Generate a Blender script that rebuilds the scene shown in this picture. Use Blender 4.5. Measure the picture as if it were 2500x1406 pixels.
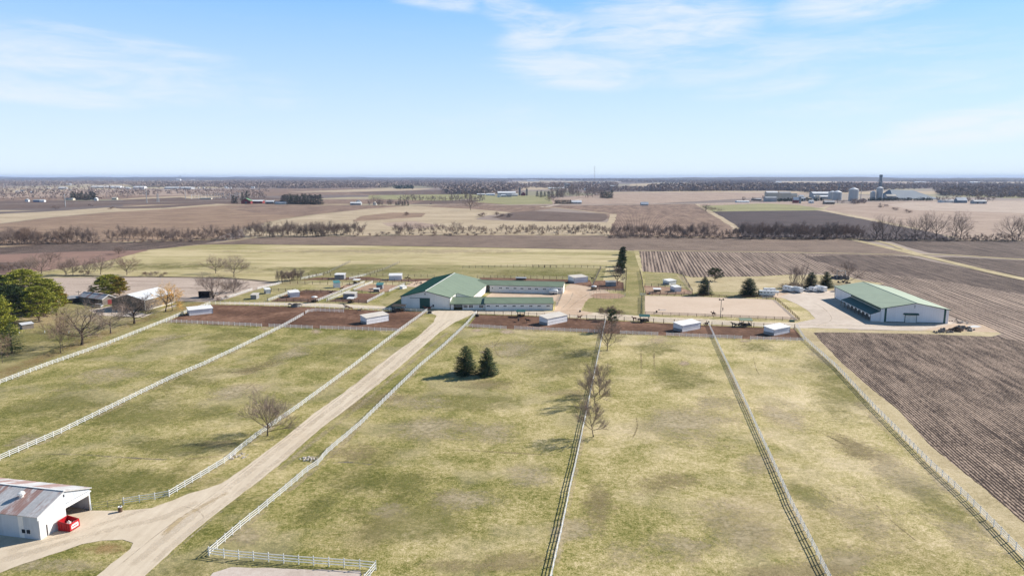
import bpy, math, random
from mathutils import Vector, Matrix, noise as mnoise
from mathutils.geometry import tessellate_polygon

S = bpy.context.scene
C = S.collection
for o in list(bpy.data.objects):
    bpy.data.objects.remove(o)
R = math.radians
HAZE = 0.000042

# ------------------------------------------------------------------ camera
CAMH, FPX, CX, CY = 61.0, 1667.0, 1250.0, 703.0
PITCH = math.atan(271 / 1667)
cam = bpy.data.cameras.new('camera')
cam.sensor_width = 36.0
cam.lens = 36.0 * FPX / 2500.0
cam.clip_start = 0.5
cam.clip_end = 80000
camo = bpy.data.objects.new('camera', cam)
C.objects.link(camo)
camo.location = (0, 0, CAMH)
camo.rotation_euler = (R(90) - PITCH, 0, 0)
S.camera = camo
S.render.resolution_x, S.render.resolution_y = 1024, 575

# ------------------------------------------------------------------ light
SUN_AZ, SUN_EL = R(63), R(32)
sun = bpy.data.lights.new('sun', 'SUN')
sun.energy = 5.0
sun.angle = R(0.5)
sun.color = (1.0, 0.94, 0.86)
suno = bpy.data.objects.new('sun', sun)
C.objects.link(suno)
sd = Vector((math.sin(SUN_AZ) * math.cos(SUN_EL), math.cos(SUN_AZ) * math.cos(SUN_EL), math.sin(SUN_EL)))
suno.rotation_euler = sd.to_track_quat('Z', 'Y').to_euler()

S.view_settings.view_transform = 'Standard'
S.view_settings.look = 'None'
S.view_settings.exposure = 0.66
S.view_settings.gamma = 1
S.view_settings.use_curve_mapping = False
S.cycles.transparent_max_bounces = 48


# ------------------------------------------------------------------ node helper
class NT:
    def __init__(s, tree):
        s.t = tree
        tree.nodes.clear()

    def n(s, kind, props=None, **ins):
        nd = s.t.nodes.new(kind)
        for k, v in (props or {}).items():
            setattr(nd, k, v)
        for k, v in ins.items():
            k2 = int(k[1:]) if k[0] == '_' and k[1:].isdigit() else k.replace('_', ' ')
            s.put(nd.inputs[k2], v)
        return nd

    def put(s, sock, v):
        if isinstance(v, bpy.types.NodeSocket):
            s.t.links.new(v, sock)
        else:
            if sock.type == 'RGBA' and len(v) == 3:
                v = (*v, 1)
            sock.default_value = v

    def m(s, op, a, b=0.0, c=None, clamp=False):
        nd = s.n('ShaderNodeMath', {'operation': op, 'use_clamp': clamp}, _0=a, _1=b)
        if c is not None:
            s.put(nd.inputs[2], c)
        return nd.outputs[0]

    def v(s, op, a, b=(0, 0, 0)):
        nd = s.n('ShaderNodeVectorMath', {'operation': op}, _0=a, _1=b)
        return nd.outputs['Value'] if op in ('DOT_PRODUCT', 'LENGTH') else nd.outputs[0]

    def noise(s, vec, scale, detail=4.0, rough=0.55, dist=0.0):
        return s.n('ShaderNodeTexNoise', None, Vector=vec, Scale=scale, Detail=detail, Roughness=rough,
                   Distortion=dist).outputs[0]

    def map(s, vec, rot=0.0, sc=(1, 1, 1), loc=(0, 0, 0)):
        return s.n('ShaderNodeMapping', None, Vector=vec, Location=loc, Rotation=(0, 0, rot), Scale=sc).outputs[0]

    def ramp(s, fac, stops, interp='LINEAR'):
        nd = s.n('ShaderNodeValToRGB', None, Fac=fac)
        cr = nd.color_ramp
        cr.interpolation = interp
        while len(cr.elements) < len(stops):
            cr.elements.new(0.5)
        for e, (p, c) in zip(cr.elements, stops):
            e.position = p
            e.color = (*c, 1) if len(c) == 3 else c
        return nd.outputs[0]

    def mix(s, fac, a, b, mode='MIX'):
        nd = s.n('ShaderNodeMix', {'data_type': 'RGBA', 'blend_type': mode})
        s.put(nd.inputs[0], fac)
        s.put(nd.inputs[6], a)
        s.put(nd.inputs[7], b)
        return nd.outputs[2]

    def step(s, v, lo, hi):
        return s.n('ShaderNodeMapRange', {'interpolation_type': 'SMOOTHSTEP'}, Value=v, From_Min=lo, From_Max=hi).outputs[0]


# ------------------------------------------------------------------ sky
world = bpy.data.worlds.new('World')
S.world = world
world.use_nodes = True
w = NT(world.node_tree)
tc = w.n('ShaderNodeTexCoord').outputs['Generated']
sky = w.n('ShaderNodeTexSky', {'sky_type': 'NISHITA', 'sun_disc': False, 'sun_elevation': SUN_EL,
                               'sun_rotation': SUN_AZ, 'altitude': 200, 'air_density': 1.0,
                               'dust_density': 0.6, 'ozone_density': 1.6}).outputs[0]
sx = w.n('ShaderNodeSeparateXYZ', None, Vector=tc)
dx, dy, dz = sx.outputs
az = w.m('ARCTAN2', dx, dy)
el = w.m('ARCSINE', dz)


def skydir(x, y):
    a, b = (x - CX) / FPX, (y - CY) / FPX
    f_ = math.cos(PITCH) - b * math.sin(PITCH)
    u_ = -(b * math.cos(PITCH) + math.sin(PITCH))
    return math.atan2(a, f_), math.atan2(u_, math.hypot(a, f_))


def blob(x, y, rx, ry, slope=0.0):
    """soft patch of the sky where cirrus is thick"""
    a0, e0 = skydir(x, y)
    A = w.m('SUBTRACT', az, a0)
    E_ = w.m('SUBTRACT', w.m('SUBTRACT', el, e0), w.m('MULTIPLY', A, slope))
    a2 = w.m('POWER', w.m('MULTIPLY', w.m('ABSOLUTE', A), 1 / (rx / 1700)), 2.0)
    e2 = w.m('POWER', w.m('MULTIPLY', w.m('ABSOLUTE', E_), 1 / (ry / 1700)), 2.0)
    return w.step(w.m('SUBTRACT', 1.0, w.m('ADD', a2, e2)), 0.0, 1.0)


ae = w.n('ShaderNodeCombineXYZ', None, X=az, Y=w.m('MULTIPLY', el, 2.6), Z=0.0).outputs[0]
wis = w.noise(w.map(ae, R(14), (5, 13, 1)), 1.0, 9, 0.62, 0.9)
wis2 = w.noise(w.map(ae, R(-32), (9, 16, 1), (3, 1, 0)), 1.0, 8, 0.66, 1.4)
wf = w.m('ADD', w.m('MULTIPLY', wis, 0.55), w.m('MULTIPLY', wis2, 0.45))
bl = None
for b_ in ((1620, 60, 330, 110, 0.0, 1.0), (1400, 175, 260, 60, -0.10, 1.0), (1800, 150, 420, 80, 0.04, 0.7), (2120, -10, 280, 70, 0.1, 1.0),
           (1290, 45, 190, 60, -0.35, 0.9), (1330, 80, 160, 55, 0.2, 1.0), (1860, 215, 230, 36, 0.12, .7),
           (250, 170, 420, 85, -0.12, .85), (60, 215, 300, 45, -0.1, .9), (330, 110, 300, 40, -.12, .7),
           (640, 225, 160, 60, -0.1, .5), (1060, 0, 180, 30, -.1, .9), (2440, 300, 330, 60, 0.15, 1.0),
           (2330, 165, 330, 40, 0.05, .5), (2200, 100, 300, 50, -0.03, .6), (1240, 300, 300, 70, 0, .35), (2250, 220, 400, 50, .1, .5)):
    q = w.m('MULTIPLY', blob(*b_[:5]), b_[5])
    bl = q if bl is None else w.m('MAXIMUM', bl, q)
cl = w.m('MULTIPLY', w.step(w.m('ADD', wf, w.m('MULTIPLY', bl, 0.27)), 0.50, 0.90), w.m('ADD', 0.14, w.m('MULTIPLY', bl, 0.86)))
skyb = w.mix(0.72, w.mix(1.0, sky, (0.026, 0.070, 0.112), 'MULTIPLY'), (0.115, 0.345, 0.69))
skyb = w.mix(w.m('MULTIPLY', w.step(el, 0.25, 0.46), 0.86), skyb, (0.02, 0.05, 0.11))
veil = w.m('POWER', w.m('SUBTRACT', 1.0, w.m('MULTIPLY', w.m('MAXIMUM', el, 0.0), 3.4), clamp=True), 1.0)
c1 = w.mix(w.m('MULTIPLY', veil, 0.98), skyb, (0.545, 0.62, 0.665))
c2 = w.mix(w.m('MULTIPLY', cl, 0.72), c1, (0.595, 0.61, 0.63))
bg = w.n('ShaderNodeBackground', None, Color=c2, Strength=1.0)
w.n('ShaderNodeOutputWorld', None, Surface=bg.outputs[0])


# ------------------------------------------------------------------ pixel of the photograph -> point on the ground
def G(x, y, z=0.0):
    a, b = (x - CX) / FPX, (y - CY) / FPX
    f_ = math.cos(PITCH) - b * math.sin(PITCH)
    d_ = b * math.cos(PITCH) + math.sin(PITCH)
    t = (CAMH - z) / d_
    return Vector((a * t, f_ * t, z))


def PXM(x, y):
    """pixels of the photograph per metre at that ground point"""
    p = G(x, y)
    return FPX / (p.y * math.cos(PITCH) + CAMH * math.sin(PITCH))


def HH(x, y, top):
    """height of a thing whose foot is at x,y and whose top reaches row top"""
    p = G(x, y)
    lo, hi = 0.0, 250.0
    for _ in range(40):
        m_ = (lo + hi) / 2
        v = CAMH - m_
        yy = CY + FPX * (v * math.cos(PITCH) - p.y * math.sin(PITCH)) / (p.y * math.cos(PITCH) + v * math.sin(PITCH))
        if yy > top:
            lo = m_
        else:
            hi = m_
    return lo


ROWA = math.atan2(307, 1689)          # the farm's grid: rows run this much east of north
EH = Vector((math.cos(ROWA), -math.sin(ROWA), 0))
NH = Vector((math.sin(ROWA), math.cos(ROWA), 0))


# ------------------------------------------------------------------ objects
def tag(o, label=None, cat=None, group=None, kind=None):
    if label: o['label'] = label
    if cat: o['category'] = cat
    if group: o['group'] = group
    if kind: o['kind'] = kind
    return o


def thing(name, label, cat, loc=(0, 0, 0), rz=0.0, group=None, sc=1.0):
    o = bpy.data.objects.new(name, None)
    C.objects.link(o)
    o.location = loc
    o.rotation_euler = (0, 0, rz)
    o.scale = (sc, sc, sc) if not isinstance(sc, tuple) else sc
    o.empty_display_size = 0.5
    return tag(o, label, cat, group)


def link(name, mesh, parent=None, loc=None, rz=None):
    o = bpy.data.objects.new(name, mesh)
    C.objects.link(o)
    if parent: o.parent = parent
    if loc is not None: o.location = loc
    if rz is not None: o.rotation_euler = (0, 0, rz)
    return o


def dup(root, loc, rz=0.0, sc=1.0, label=None, group=None):
    r = root.copy()
    C.objects.link(r)
    r.location = loc
    r.rotation_euler = (0, 0, rz)
    r.scale = (sc, sc, sc) if not isinstance(sc, tuple) else sc
    if label: r['label'] = label
    if group: r['group'] = group
    for ch in KIDS.get(root.name, root.children):
        c = ch.copy()
        C.objects.link(c)
        c.parent = r
        for g in ch.children:
            d = g.copy()
            C.objects.link(d)
            d.parent = c
    return r


KIDS = {}


class MB:
    """collects shapes and links them as one mesh object"""
    def __init__(s):
        s.v, s.f, s.mi = [], [], []
        s.cur = 0

    def face(s, pts):
        b = len(s.v)
        s.v.extend([tuple(p) for p in pts])
        s.f.append(tuple(range(b, b + len(pts))))
        s.mi.append(s.cur)

    def solid(s, bot, top):
        """prism between two rings of equal length (bottom counter-clockwise)"""
        b, n = len(s.v), len(bot)
        s.v.extend([tuple(p) for p in bot] + [tuple(p) for p in top])
        s.f.append(tuple(range(b + n - 1, b - 1, -1)))
        s.f.append(tuple(range(b + n, b + 2 * n)))
        for i in range(n):
            j = (i + 1) % n
            s.f.append((b + i, b + j, b + n + j, b + n + i))
        s.mi += [s.cur] * (n + 2)
        return s

    def box(s, x0, y0, z0, x1, y1, z1):
        return s.solid([(x0, y0, z0), (x1, y0, z0), (x1, y1, z0), (x0, y1, z0)],
                       [(x0, y0, z1), (x1, y0, z1), (x1, y1, z1), (x0, y1, z1)])

    def bar(s, a, b, w_, h=None, up=Vector((0, 0, 1))):
        """box of width w_, height h running from a to b"""
        a, b = Vector(a), Vector(b)
        h = h or w_
        d = (b - a)
        if d.length < 1e-6: return s
        d.normalize()
        if abs(d.dot(up)) > 0.98: up = Vector((0, 1, 0))
        sd_ = d.cross(up).normalized() * (w_ / 2)
        u_ = sd_.cross(d).normalized() * (h / 2)
        r0 = [a - sd_ - u_, a + sd_ - u_, a + sd_ + u_, a - sd_ + u_]
        r1 = [p + (b - a) for p in r0]
        return s.solid(r0, r1)

    def tube(s, pts, rad, n=6, cap=True):
        pts = [Vector(p) for p in pts]
        b = len(s.v)
        for i, p in enumerate(pts):
            d = (pts[min(i + 1, len(pts) - 1)] - pts[max(i - 1, 0)]).normalized()
            u = d.cross(Vector((0.31, 0.95, 0.05))).normalized()
            if u.length < .5: u = Vector((1, 0, 0))
            q = d.cross(u)
            for k in range(n):
                t = 2 * math.pi * k / n
                s.v.append(tuple(p + (u * math.cos(t) + q * math.sin(t)) * rad[i]))
        for i in range(len(pts) - 1):
            for k in range(n):
                l = (k + 1) % n
                s.f.append((b + i * n + k, b + i * n + l, b + (i + 1) * n + l, b + (i + 1) * n + k))
                s.mi.append(s.cur)
        if cap:
            s.f.append(tuple(b + k for k in range(n - 1, -1, -1)))
            s.f.append(tuple(b + (len(pts) - 1) * n + k for k in range(n)))
            s.mi += [s.cur] * 2
        return s

    def lathe(s, prof, n=24, c=(0, 0)):
        b = len(s.v)
        for r_, z in prof:
            for k in range(n):
                t = 2 * math.pi * k / n
                s.v.append((c[0] + r_ * math.cos(t), c[1] + r_ * math.sin(t), z))
        for i in range(len(prof) - 1):
            for k in range(n):
                l = (k + 1) % n
                s.f.append((b + i * n + k, b + i * n + l, b + (i + 1) * n + l, b + (i + 1) * n + k))
                s.mi.append(s.cur)
        return s

    def mesh(s, name, mats, smooth=False):
        me = bpy.data.meshes.new(name)
        me.from_pydata(s.v, [], s.f)
        for m_ in (mats if isinstance(mats, (list, tuple)) else [mats]):
            me.materials.append(m_)
        if s.cur or any(s.mi):
            me.polygons.foreach_set('material_index', s.mi)
        if smooth:
            me.polygons.foreach_set('use_smooth', [True] * len(me.polygons))
        me.update()
        return me

    def build(s, name, mats, parent=None, smooth=False, loc=None, rz=None):
        return link(name, s.mesh(name, mats, smooth), parent, loc, rz)


# ------------------------------------------------------------------ materials
M = {}


def newmat(name):
    m_ = bpy.data.materials.new(name)
    m_.use_nodes = True
    M[name] = m_
    return NT(m_.node_tree)


SOFT = [False]


def finish(t, col, rough=0.85, bump=None, bstr=0.3, bdist=0.05, metal=0.0, spec=0.3):
    p = t.n('ShaderNodeBsdfPrincipled', None, Base_Color=col, Roughness=rough, Metallic=metal)
    p.inputs['Specular IOR Level'].default_value = spec
    if bump is not None:
        t.put(p.inputs['Normal'], t.n('ShaderNodeBump', None, Height=bump, Strength=bstr, Distance=bdist).outputs[0])
    out = p.outputs[0]
    if SOFT[0]:      # ragged border: the sheet thins out towards its rim
        e_ = t.n('ShaderNodeAttribute', {'attribute_name': 'rim'}).outputs['Fac']
        g_ = wpos(t)
        nz = t.m('ADD', t.m('MULTIPLY', t.noise(g_, 0.075, 5, 0.75, 0.6), 0.6), t.m('MULTIPLY', t.noise(g_, 0.9, 4, 0.75), 0.4))
        al = t.step(t.m('ADD', t.m('MULTIPLY', e_, 1.0), t.m('MULTIPLY', t.m('SUBTRACT', nz, 0.5), 3.4)), 0.34, 1.6)
        ms = t.n('ShaderNodeMixShader', None)
        t.put(ms.inputs[0], al)
        t.t.links.new(t.n('ShaderNodeBsdfTransparent').outputs[0], ms.inputs[1])
        t.t.links.new(out, ms.inputs[2])
        out = ms.outputs[0]
    t.n('ShaderNodeOutputMaterial', None, Surface=out)


def soft(fn, name, *a, **k):
    SOFT[0] = True
    fn(name, *a, **k)
    SOFT[0] = False


def wpos(t):
    return t.n('ShaderNodeNewGeometry').outputs['Position']


def opos(t):
    return t.n('ShaderNodeTexCoord').outputs['Object']


def plain(name, col, rough=0.7, var=0.15, scale=0.6, metal=0.0, spec=0.3):
    """paint / metal / wood with uneven wear"""
    t = newmat(name)
    p = opos(t)
    a = t.noise(p, scale, 5, 0.6)
    b = t.noise(p, scale * 9, 3, 0.6)
    f_ = t.m('ADD', t.m('MULTIPLY', a, 0.65), t.m('MULTIPLY', b, 0.35))
    c = t.mix(t.step(f_, 0.3, 0.7), tuple(x * (1 - var) for x in col), tuple(min(1, x * (1 + var)) for x in col))
    finish(t, c, rough, b, 0.1, 0.01, metal, spec)


def ribbed(name, col, var=0.08, per=0.3, rough=0.55, rust=0.0, axis=None, metal=0.0, spec=.35):
    """ribbed sheet metal; the ribs are real relief in the normal"""
    t = newmat(name)
    p = opos(t)
    s_ = t.n('ShaderNodeSeparateXYZ', None, Vector=p)
    if axis == 'x':
        u = s_.outputs[0]
    elif axis == 'y':
        u = s_.outputs[1]
    else:
        u = t.m('ADD', s_.outputs[0], s_.outputs[1])
    r_ = t.m('PINGPONG', u, per / 2)
    rib = t.step(r_, per * 0.36, per * 0.47)
    big = t.noise(p, 0.25, 5, 0.6)
    fine = t.noise(t.map(p, 0, (1.5, 1.5, 0.25)), 1.5, 4, 0.6)
    f_ = t.m('ADD', t.m('MULTIPLY', big, 0.6), t.m('MULTIPLY', fine, 0.4))
    panel = t.n('ShaderNodeTexWhiteNoise', {'noise_dimensions': '1D'}, W=t.m('FLOOR', t.m('MULTIPLY', u, 1 / (per * 3)))).outputs[0]
    f_ = t.m('ADD', f_, t.m('MULTIPLY', t.m('SUBTRACT', panel, 0.5), 0.16))
    c = t.mix(t.step(f_, 0.32, 0.68), tuple(x * (1 - var) for x in col), tuple(min(1, x * (1 + var)) for x in col))
    if rust:
        rn = t.noise(t.map(p, 0, (0.16, 0.55, 0.2) if axis == 'y' else (.55, .16, .2)), 1.0, 7, 0.75)
        rp = t.m('ADD', t.m('MULTIPLY', rn, 0.75), t.m('MULTIPLY', panel, 0.32))
        c = t.mix(t.m('MULTIPLY', t.step(rp, 0.62 - 0.10 * rust, 0.74 - 0.10 * rust), 0.75), c, (0.27, 0.085, 0.04))
    c = t.mix(t.m('MULTIPLY', rib, 0.16), c, tuple(min(1, x * 1.25) for x in col))
    finish(t, c, rough, rib, 0.55, 0.03, metal, spec)


def grass(name, stops, s1=0.018, s2=0.09, tuft=0.5, rot=0.0, stretch=1.0, seed=0.0, bias=0.0, clumpy=False, east=0.0, wts=(.24, .33, .43)):
    t = newmat(name)
    p = t.map(wpos(t), 0, (1, 1, 1), (seed * 37, seed * 91, 0))
    pr = t.map(p, rot, (1, stretch, 1))
    n1 = t.noise(pr, s1, 4, 0.55, 0.3)
    n2 = t.noise(pr, s2, 5, 0.62, 0.4)
    n3 = t.noise(p, 0.85, 5, 0.8)
    n4 = t.noise(p, 4.5, 2, 0.6)
    f_ = t.m('ADD', t.m('ADD', t.m('MULTIPLY', n1, wts[0]), t.m('MULTIPLY', n2, wts[1])), t.m('MULTIPLY', n3, wts[2]))
    f_ = t.m('ADD', f_, t.m('MULTIPLY', t.m('SUBTRACT', n4, 0.5), 0.34))
    n5 = t.noise(p, 2.3, 3, 0.8)
    f_ = t.m('ADD', f_, t.m('MULTIPLY', t.m('SUBTRACT', n5, 0.5), 0.30))
    f_ = t.m('ADD', t.m('MULTIPLY', t.m('SUBTRACT', f_, 0.5), 3.7), 0.5 + bias)
    if east:      # the right-hand pastures are drier than the left-hand ones
        sx_ = t.n('ShaderNodeSeparateXYZ', None, Vector=wpos(t)).outputs[0]
        f_ = t.m('ADD', f_, t.m('MULTIPLY', t.m('SUBTRACT', t.step(sx_, -25.0, 45.0), 0.62), east))
    c = t.ramp(f_, stops)
    if clumpy:
        tuft = 1.0
    # coarse tufts of dead grass with bare spots between them
    tn = t.step(t.noise(p, 0.035 if not clumpy else .3, 4, 0.6), 0.50 if not clumpy else .2, 0.62 if not clumpy else .4)
    vo = t.n('ShaderNodeTexVoronoi', {'feature': 'F1'}, Vector=t.map(p, 0.5, (1, 1.7, 1)), Scale=1.0, Randomness=1.0).outputs[0]
    spot = t.m('MULTIPLY', t.step(t.m('ADD', vo, t.m('MULTIPLY', n3, 0.5)), 0.78, 0.98), t.m('MULTIPLY', tn, tuft))
    c = t.mix(t.m('MULTIPLY', tn, tuft * 0.55), c, (0.50, 0.41, 0.275))
    c = t.mix(t.m('MULTIPLY', spot, 0.42), c, (0.13, 0.11, 0.06))
    # brown muddy shading of some swards
    mud = t.step(t.noise(p, 0.028, 3, 0.5, 0.8), 0.57, 0.70)
    c = t.mix(t.m('MULTIPLY', mud, 0.22), c, (0.24, 0.175, 0.10))
    h = t.m('ADD', t.m('MULTIPLY', n3, 0.7), t.m('MULTIPLY', n4, 0.3))
    finish(t, c, 0.95, h, 0.6, 0.16, 0, 0.1)


def plough(name, soil, residue, ang=0.0, per=0.76, wide=4.6, amt=0.5, mixlo=0.42, mixhi=0.60, big=0.5, rowvis=.5):
    """worked soil with bleached crop residue, in rows"""
    t = newmat(name)
    p = wpos(t)
    e_ = Vector((math.cos(ang), -math.sin(ang), 0))
    n_ = Vector((math.sin(ang), math.cos(ang), 0))
    u = t.v('DOT_PRODUCT', p, tuple(e_))
    v_ = t.v('DOT_PRODUCT', p, tuple(n_))
    q = t.n('ShaderNodeCombineXYZ', None, X=u, Y=v_, Z=0.0).outputs[0]
    wob = t.m('MULTIPLY', t.noise(p, 0.25, 2), 0.22)
    row = t.m('ABSOLUTE', t.m('SINE', t.m('MULTIPLY', t.m('ADD', u, wob), math.pi / per)))
    wid = t.noise(t.map(q, 0, (1 / wide, 0.04 if wide < 2 else 0.012, 1)), 1.0, 3, 0.7)
    nA = t.noise(t.map(q, 0, (1, .55, 1)), 1.7, 3, 0.8)
    nB = t.noise(q, 0.02, 5, 0.6)
    nC = t.noise(t.map(q, 0, (1, 0.7, 1)), 0.12, 4, 0.7)
    f_ = t.m('ADD', t.m('MULTIPLY', nA, 0.80), -0.175)
    f_ = t.m('ADD', f_, t.m('MULTIPLY', wid, rowvis * 0.7))
    f_ = t.m('ADD', f_, t.m('MULTIPLY', t.m('SUBTRACT', row, 0.64), 0.34))
    f_ = t.m('ADD', f_, 0.11)
    if rowvis >= 1.2:
        w2 = t.m('SINE', t.m('MULTIPLY', t.m('ADD', u, t.m('MULTIPLY', wob, 2.0)), 2 * math.pi / 2.3))
        f_ = t.m('ADD', f_, t.m('MULTIPLY', t.m('MULTIPLY', w2, nC), 0.26))
    f_ = t.m('ADD', f_, t.m('MULTIPLY', nB, big * 0.5))
    f_ = t.m('ADD', f_, t.m('MULTIPLY', t.m('SUBTRACT', nC, 0.5), 0.32 if rowvis < 1.2 else 0.12))
    f_ = t.m('ADD', f_, 0.16)
    tot = 0.45 * .5 + rowvis * .35 + .17 * .64 + big * .25 + .16
    f_ = t.m('ADD', t.m('SUBTRACT', f_, tot), 0.5)
    c = t.mix(t.step(f_, mixlo, mixhi), soil, residue)
    c = t.mix(t.step(nB, 0.35, 0.7), c, tuple(x * 1.1 for x in c_mid(soil, residue)), 'MIX') if amt == 0 else c
    h = t.m('ADD', t.m('MULTIPLY', row, 0.6), t.m('MULTIPLY', nA, 0.5))
    finish(t, c, 0.96, h, 0.55, 0.14, 0, 0.08)


def c_mid(a, b):
    return tuple((x + y) / 2 for x, y in zip(a, b))


def earth(name, a, b, c, s1=0.05, s2=0.6, ruts=None, grain=5.0):
    """dirt, gravel or sand"""
    t = newmat(name)
    p = wpos(t)
    n1 = t.noise(p, s1, 5, 0.6, 0.5)
    n2 = t.noise(p, s2, 5, 0.7)
    n3 = t.noise(p, grain, 2, 0.6)
    f_ = t.m('ADD', t.m('ADD', t.m('MULTIPLY', n1, 0.4), t.m('MULTIPLY', n2, 0.35)), t.m('MULTIPLY', n3, 0.25))
    if ruts is not None:
        q = t.map(p, ruts, (1, 0.03, 1))
        f_ = t.m('ADD', t.m('MULTIPLY', f_, 0.7), t.m('MULTIPLY', t.noise(q, 0.9, 4, 0.7), 0.3))
    col = t.ramp(t.m('ADD', t.m('MULTIPLY', t.m('SUBTRACT', f_, 0.5), 2.9), 0.5), [(0.1, a), (0.5, b), (0.95, c)])
    finish(t, col, 0.95, t.m('ADD', n2, n3), 0.4, 0.05, 0, 0.1)


def foliage(name, a, b, c, rough=0.8):
    t = newmat(name)
    isl = t.n('ShaderNodeNewGeometry').outputs['Random Per Island']
    n1 = t.noise(opos(t), 0.55, 3, 0.6)
    f_ = t.m('ADD', t.m('MULTIPLY', isl, 0.55), t.m('MULTIPLY', n1, 0.45))
    finish(t, t.ramp(f_, [(0.2, a), (0.5, b), (0.8, c)]), rough, None, 0, 0, 0, 0.15)


PAST = [(0.0, (0.080, 0.090, 0.018)), (0.24, (0.180, 0.175, 0.045)), (0.46, (0.315, 0.270, 0.105)), (0.68, (0.455, 0.375, 0.185)), (0.97, (0.66, 0.54, 0.34))]
grass('pasture_grass', PAST, east=0.20)
grass('lawn_grass', [(0.0, (0.12, 0.125, 0.035)), (0.4, (0.22, 0.20, 0.07)), (0.75, (0.34, 0.28, 0.13)), (1, (.46, .37, .22))], tuft=0.15, seed=3)
grass('hay_grass', [(0.0, (0.20, 0.185, 0.07)), (0.3, (0.33, 0.285, 0.13)), (0.58, (0.45, 0.375, 0.205)), (0.95, (0.56, 0.465, 0.29))], s1=0.009, s2=0.06,
      tuft=0.0, rot=R(-3), stretch=4.5, seed=5, bias=0.05, wts=(.5, .32, .18))
grass('back_grass', [(0.0, (0.12, 0.125, 0.038)), (0.35, (0.215, 0.198, 0.075)), (0.7, (0.35, 0.295, 0.145)), (1, (.48, .39, .24))], s1=0.012, tuft=0.1, stretch=2.5, seed=6)
grass('dry_grass', [(0.0, (0.24, 0.19, 0.10)), (0.35, (0.38, 0.31, 0.17)), (0.7, (0.49, 0.40, 0.245)), (1, (0.58, 0.48, 0.32))], tuft=0.1, seed=8, s1=.02)
grass('leaf_litter', [(0.0, (0.144, 0.127, 0.036)), (0.35, (0.247, 0.167, 0.065)), (0.7, (0.371, 0.235, 0.108)), (1, (0.464, 0.323, 0.158))], tuft=0.1, seed=9)
grass('needle_litter', [(0.0, (0.206, 0.118, 0.029)), (0.5, (0.391, 0.196, 0.050)), (1, (0.494, 0.294, 0.094))], tuft=0.0, seed=11)
plough('ploughed_near', (0.038, 0.026, 0.022), (0.42, 0.315, 0.24), ROWA, 0.76, 1.9, rowvis=.75, mixlo=.42, mixhi=.74, big=.2)
plough('ploughed_striped', (0.060, 0.042, 0.035), (0.42, 0.32, 0.25), ROWA, 0.76, 2.2, rowvis=1.2, mixlo=0.42, mixhi=0.66, big=.3)
plough('ploughed_dark', (0.048, 0.034, 0.030), (0.24, 0.18, 0.145), ROWA, 0.76, 3.0, rowvis=0.8, mixlo=.42, mixhi=.70, big=.4)
plough('ploughed_strip', (0.070, 0.050, 0.041), (0.32, 0.24, 0.185), ROWA + R(90), 0.76, 3.0, rowvis=0.5, mixlo=.34, mixhi=.68)
plough('field_mauve', (0.16, 0.105, 0.075), (0.36, 0.255, 0.175), R(84), 2.0, 22, rowvis=0.7, mixlo=.34, mixhi=.66, big=.9)
plough('field_brown', (0.115, 0.075, 0.057), (0.32, 0.225, 0.165), ROWA, 2.2, 14, rowvis=1.0, mixlo=.34, mixhi=.66, big=.7)
plough('field_black', (0.045, 0.034, 0.036), (0.115, 0.088, 0.085), R(70), 2.2, 12, rowvis=0.6, mixlo=.34, mixhi=.66, big=.9)
plough('field_dark', (0.075, 0.052, 0.045), (0.20, 0.145, 0.115), R(80), 2.2, 12, rowvis=0.6, mixlo=.34, mixhi=.66, big=.9)
plough('field_pink', (0.25, 0.18, 0.14), (0.45, 0.345, 0.27), R(78), 2.2, 16, rowvis=0.8, mixlo=.34, mixhi=.66, big=.9)
plough('field_stubble', (0.29, 0.225, 0.18), (0.52, 0.42, 0.345), R(86), 1.5, 5, rowvis=0.9, mixlo=.30, mixhi=.66, big=.7)
plough('field_red', (0.20, 0.125, 0.10), (0.31, 0.20, 0.155), R(86), 2.2, 16, rowvis=0.6, mixlo=.3, mixhi=.7, big=.9)
grass('field_tan', [(0.0, (0.26, 0.20, 0.13)), (0.35, (0.38, 0.30, 0.20)), (0.7, (0.48, 0.385, 0.265)), (1, (0.56, 0.46, 0.33))], s1=0.006, s2=0.03, tuft=0, stretch=2, seed=12)
grass('field_green', [(0.0, (0.17, 0.17, 0.075)), (0.5, (0.27, 0.255, 0.125)), (1, (0.38, 0.34, 0.19))], s1=0.006, s2=0.03, tuft=0, stretch=2, seed=13)
earth('paddock_dirt', (0.052, 0.026, 0.016), (0.135, 0.072, 0.045), (0.34, 0.20, 0.135), 0.05, 0.5)
earth('paddock_dirt_pale', (0.20, 0.12, 0.08), (0.31, 0.20, 0.135), (0.44, 0.31, 0.215), 0.06, 0.5)
earth('gravel', (0.46, 0.375, 0.27), (0.57, 0.48, 0.365), (0.68, 0.59, 0.46), 0.035, 0.35, ruts=R(-36))
earth('yard_gravel', (0.40, 0.33, 0.26), (0.54, 0.455, 0.375), (0.64, 0.56, 0.47), 0.05, 0.35)
earth('yard_dirt', (0.38, 0.26, 0.17), (0.52, 0.39, 0.28), (0.60, 0.49, 0.38), 0.045, 0.4)
earth('arena_sand', (0.50, 0.385, 0.285), (0.56, 0.44, 0.335), (0.61, 0.49, 0.385), 0.06, 0.5)
earth('concrete', (0.36, 0.29, 0.24), (0.50, 0.42, 0.36), (0.60, 0.53, 0.47), 0.15, 0.8)
earth('ditch_mud', (0.06, 0.05, 0.035), (0.12, 0.095, 0.07), (0.22, 0.18, 0.14), 0.1, 0.6)
earth('pale_stone', (0.30, 0.26, 0.22), (0.50, 0.45, 0.40), (0.66, 0.61, 0.55), 0.5, 2.0)

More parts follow.
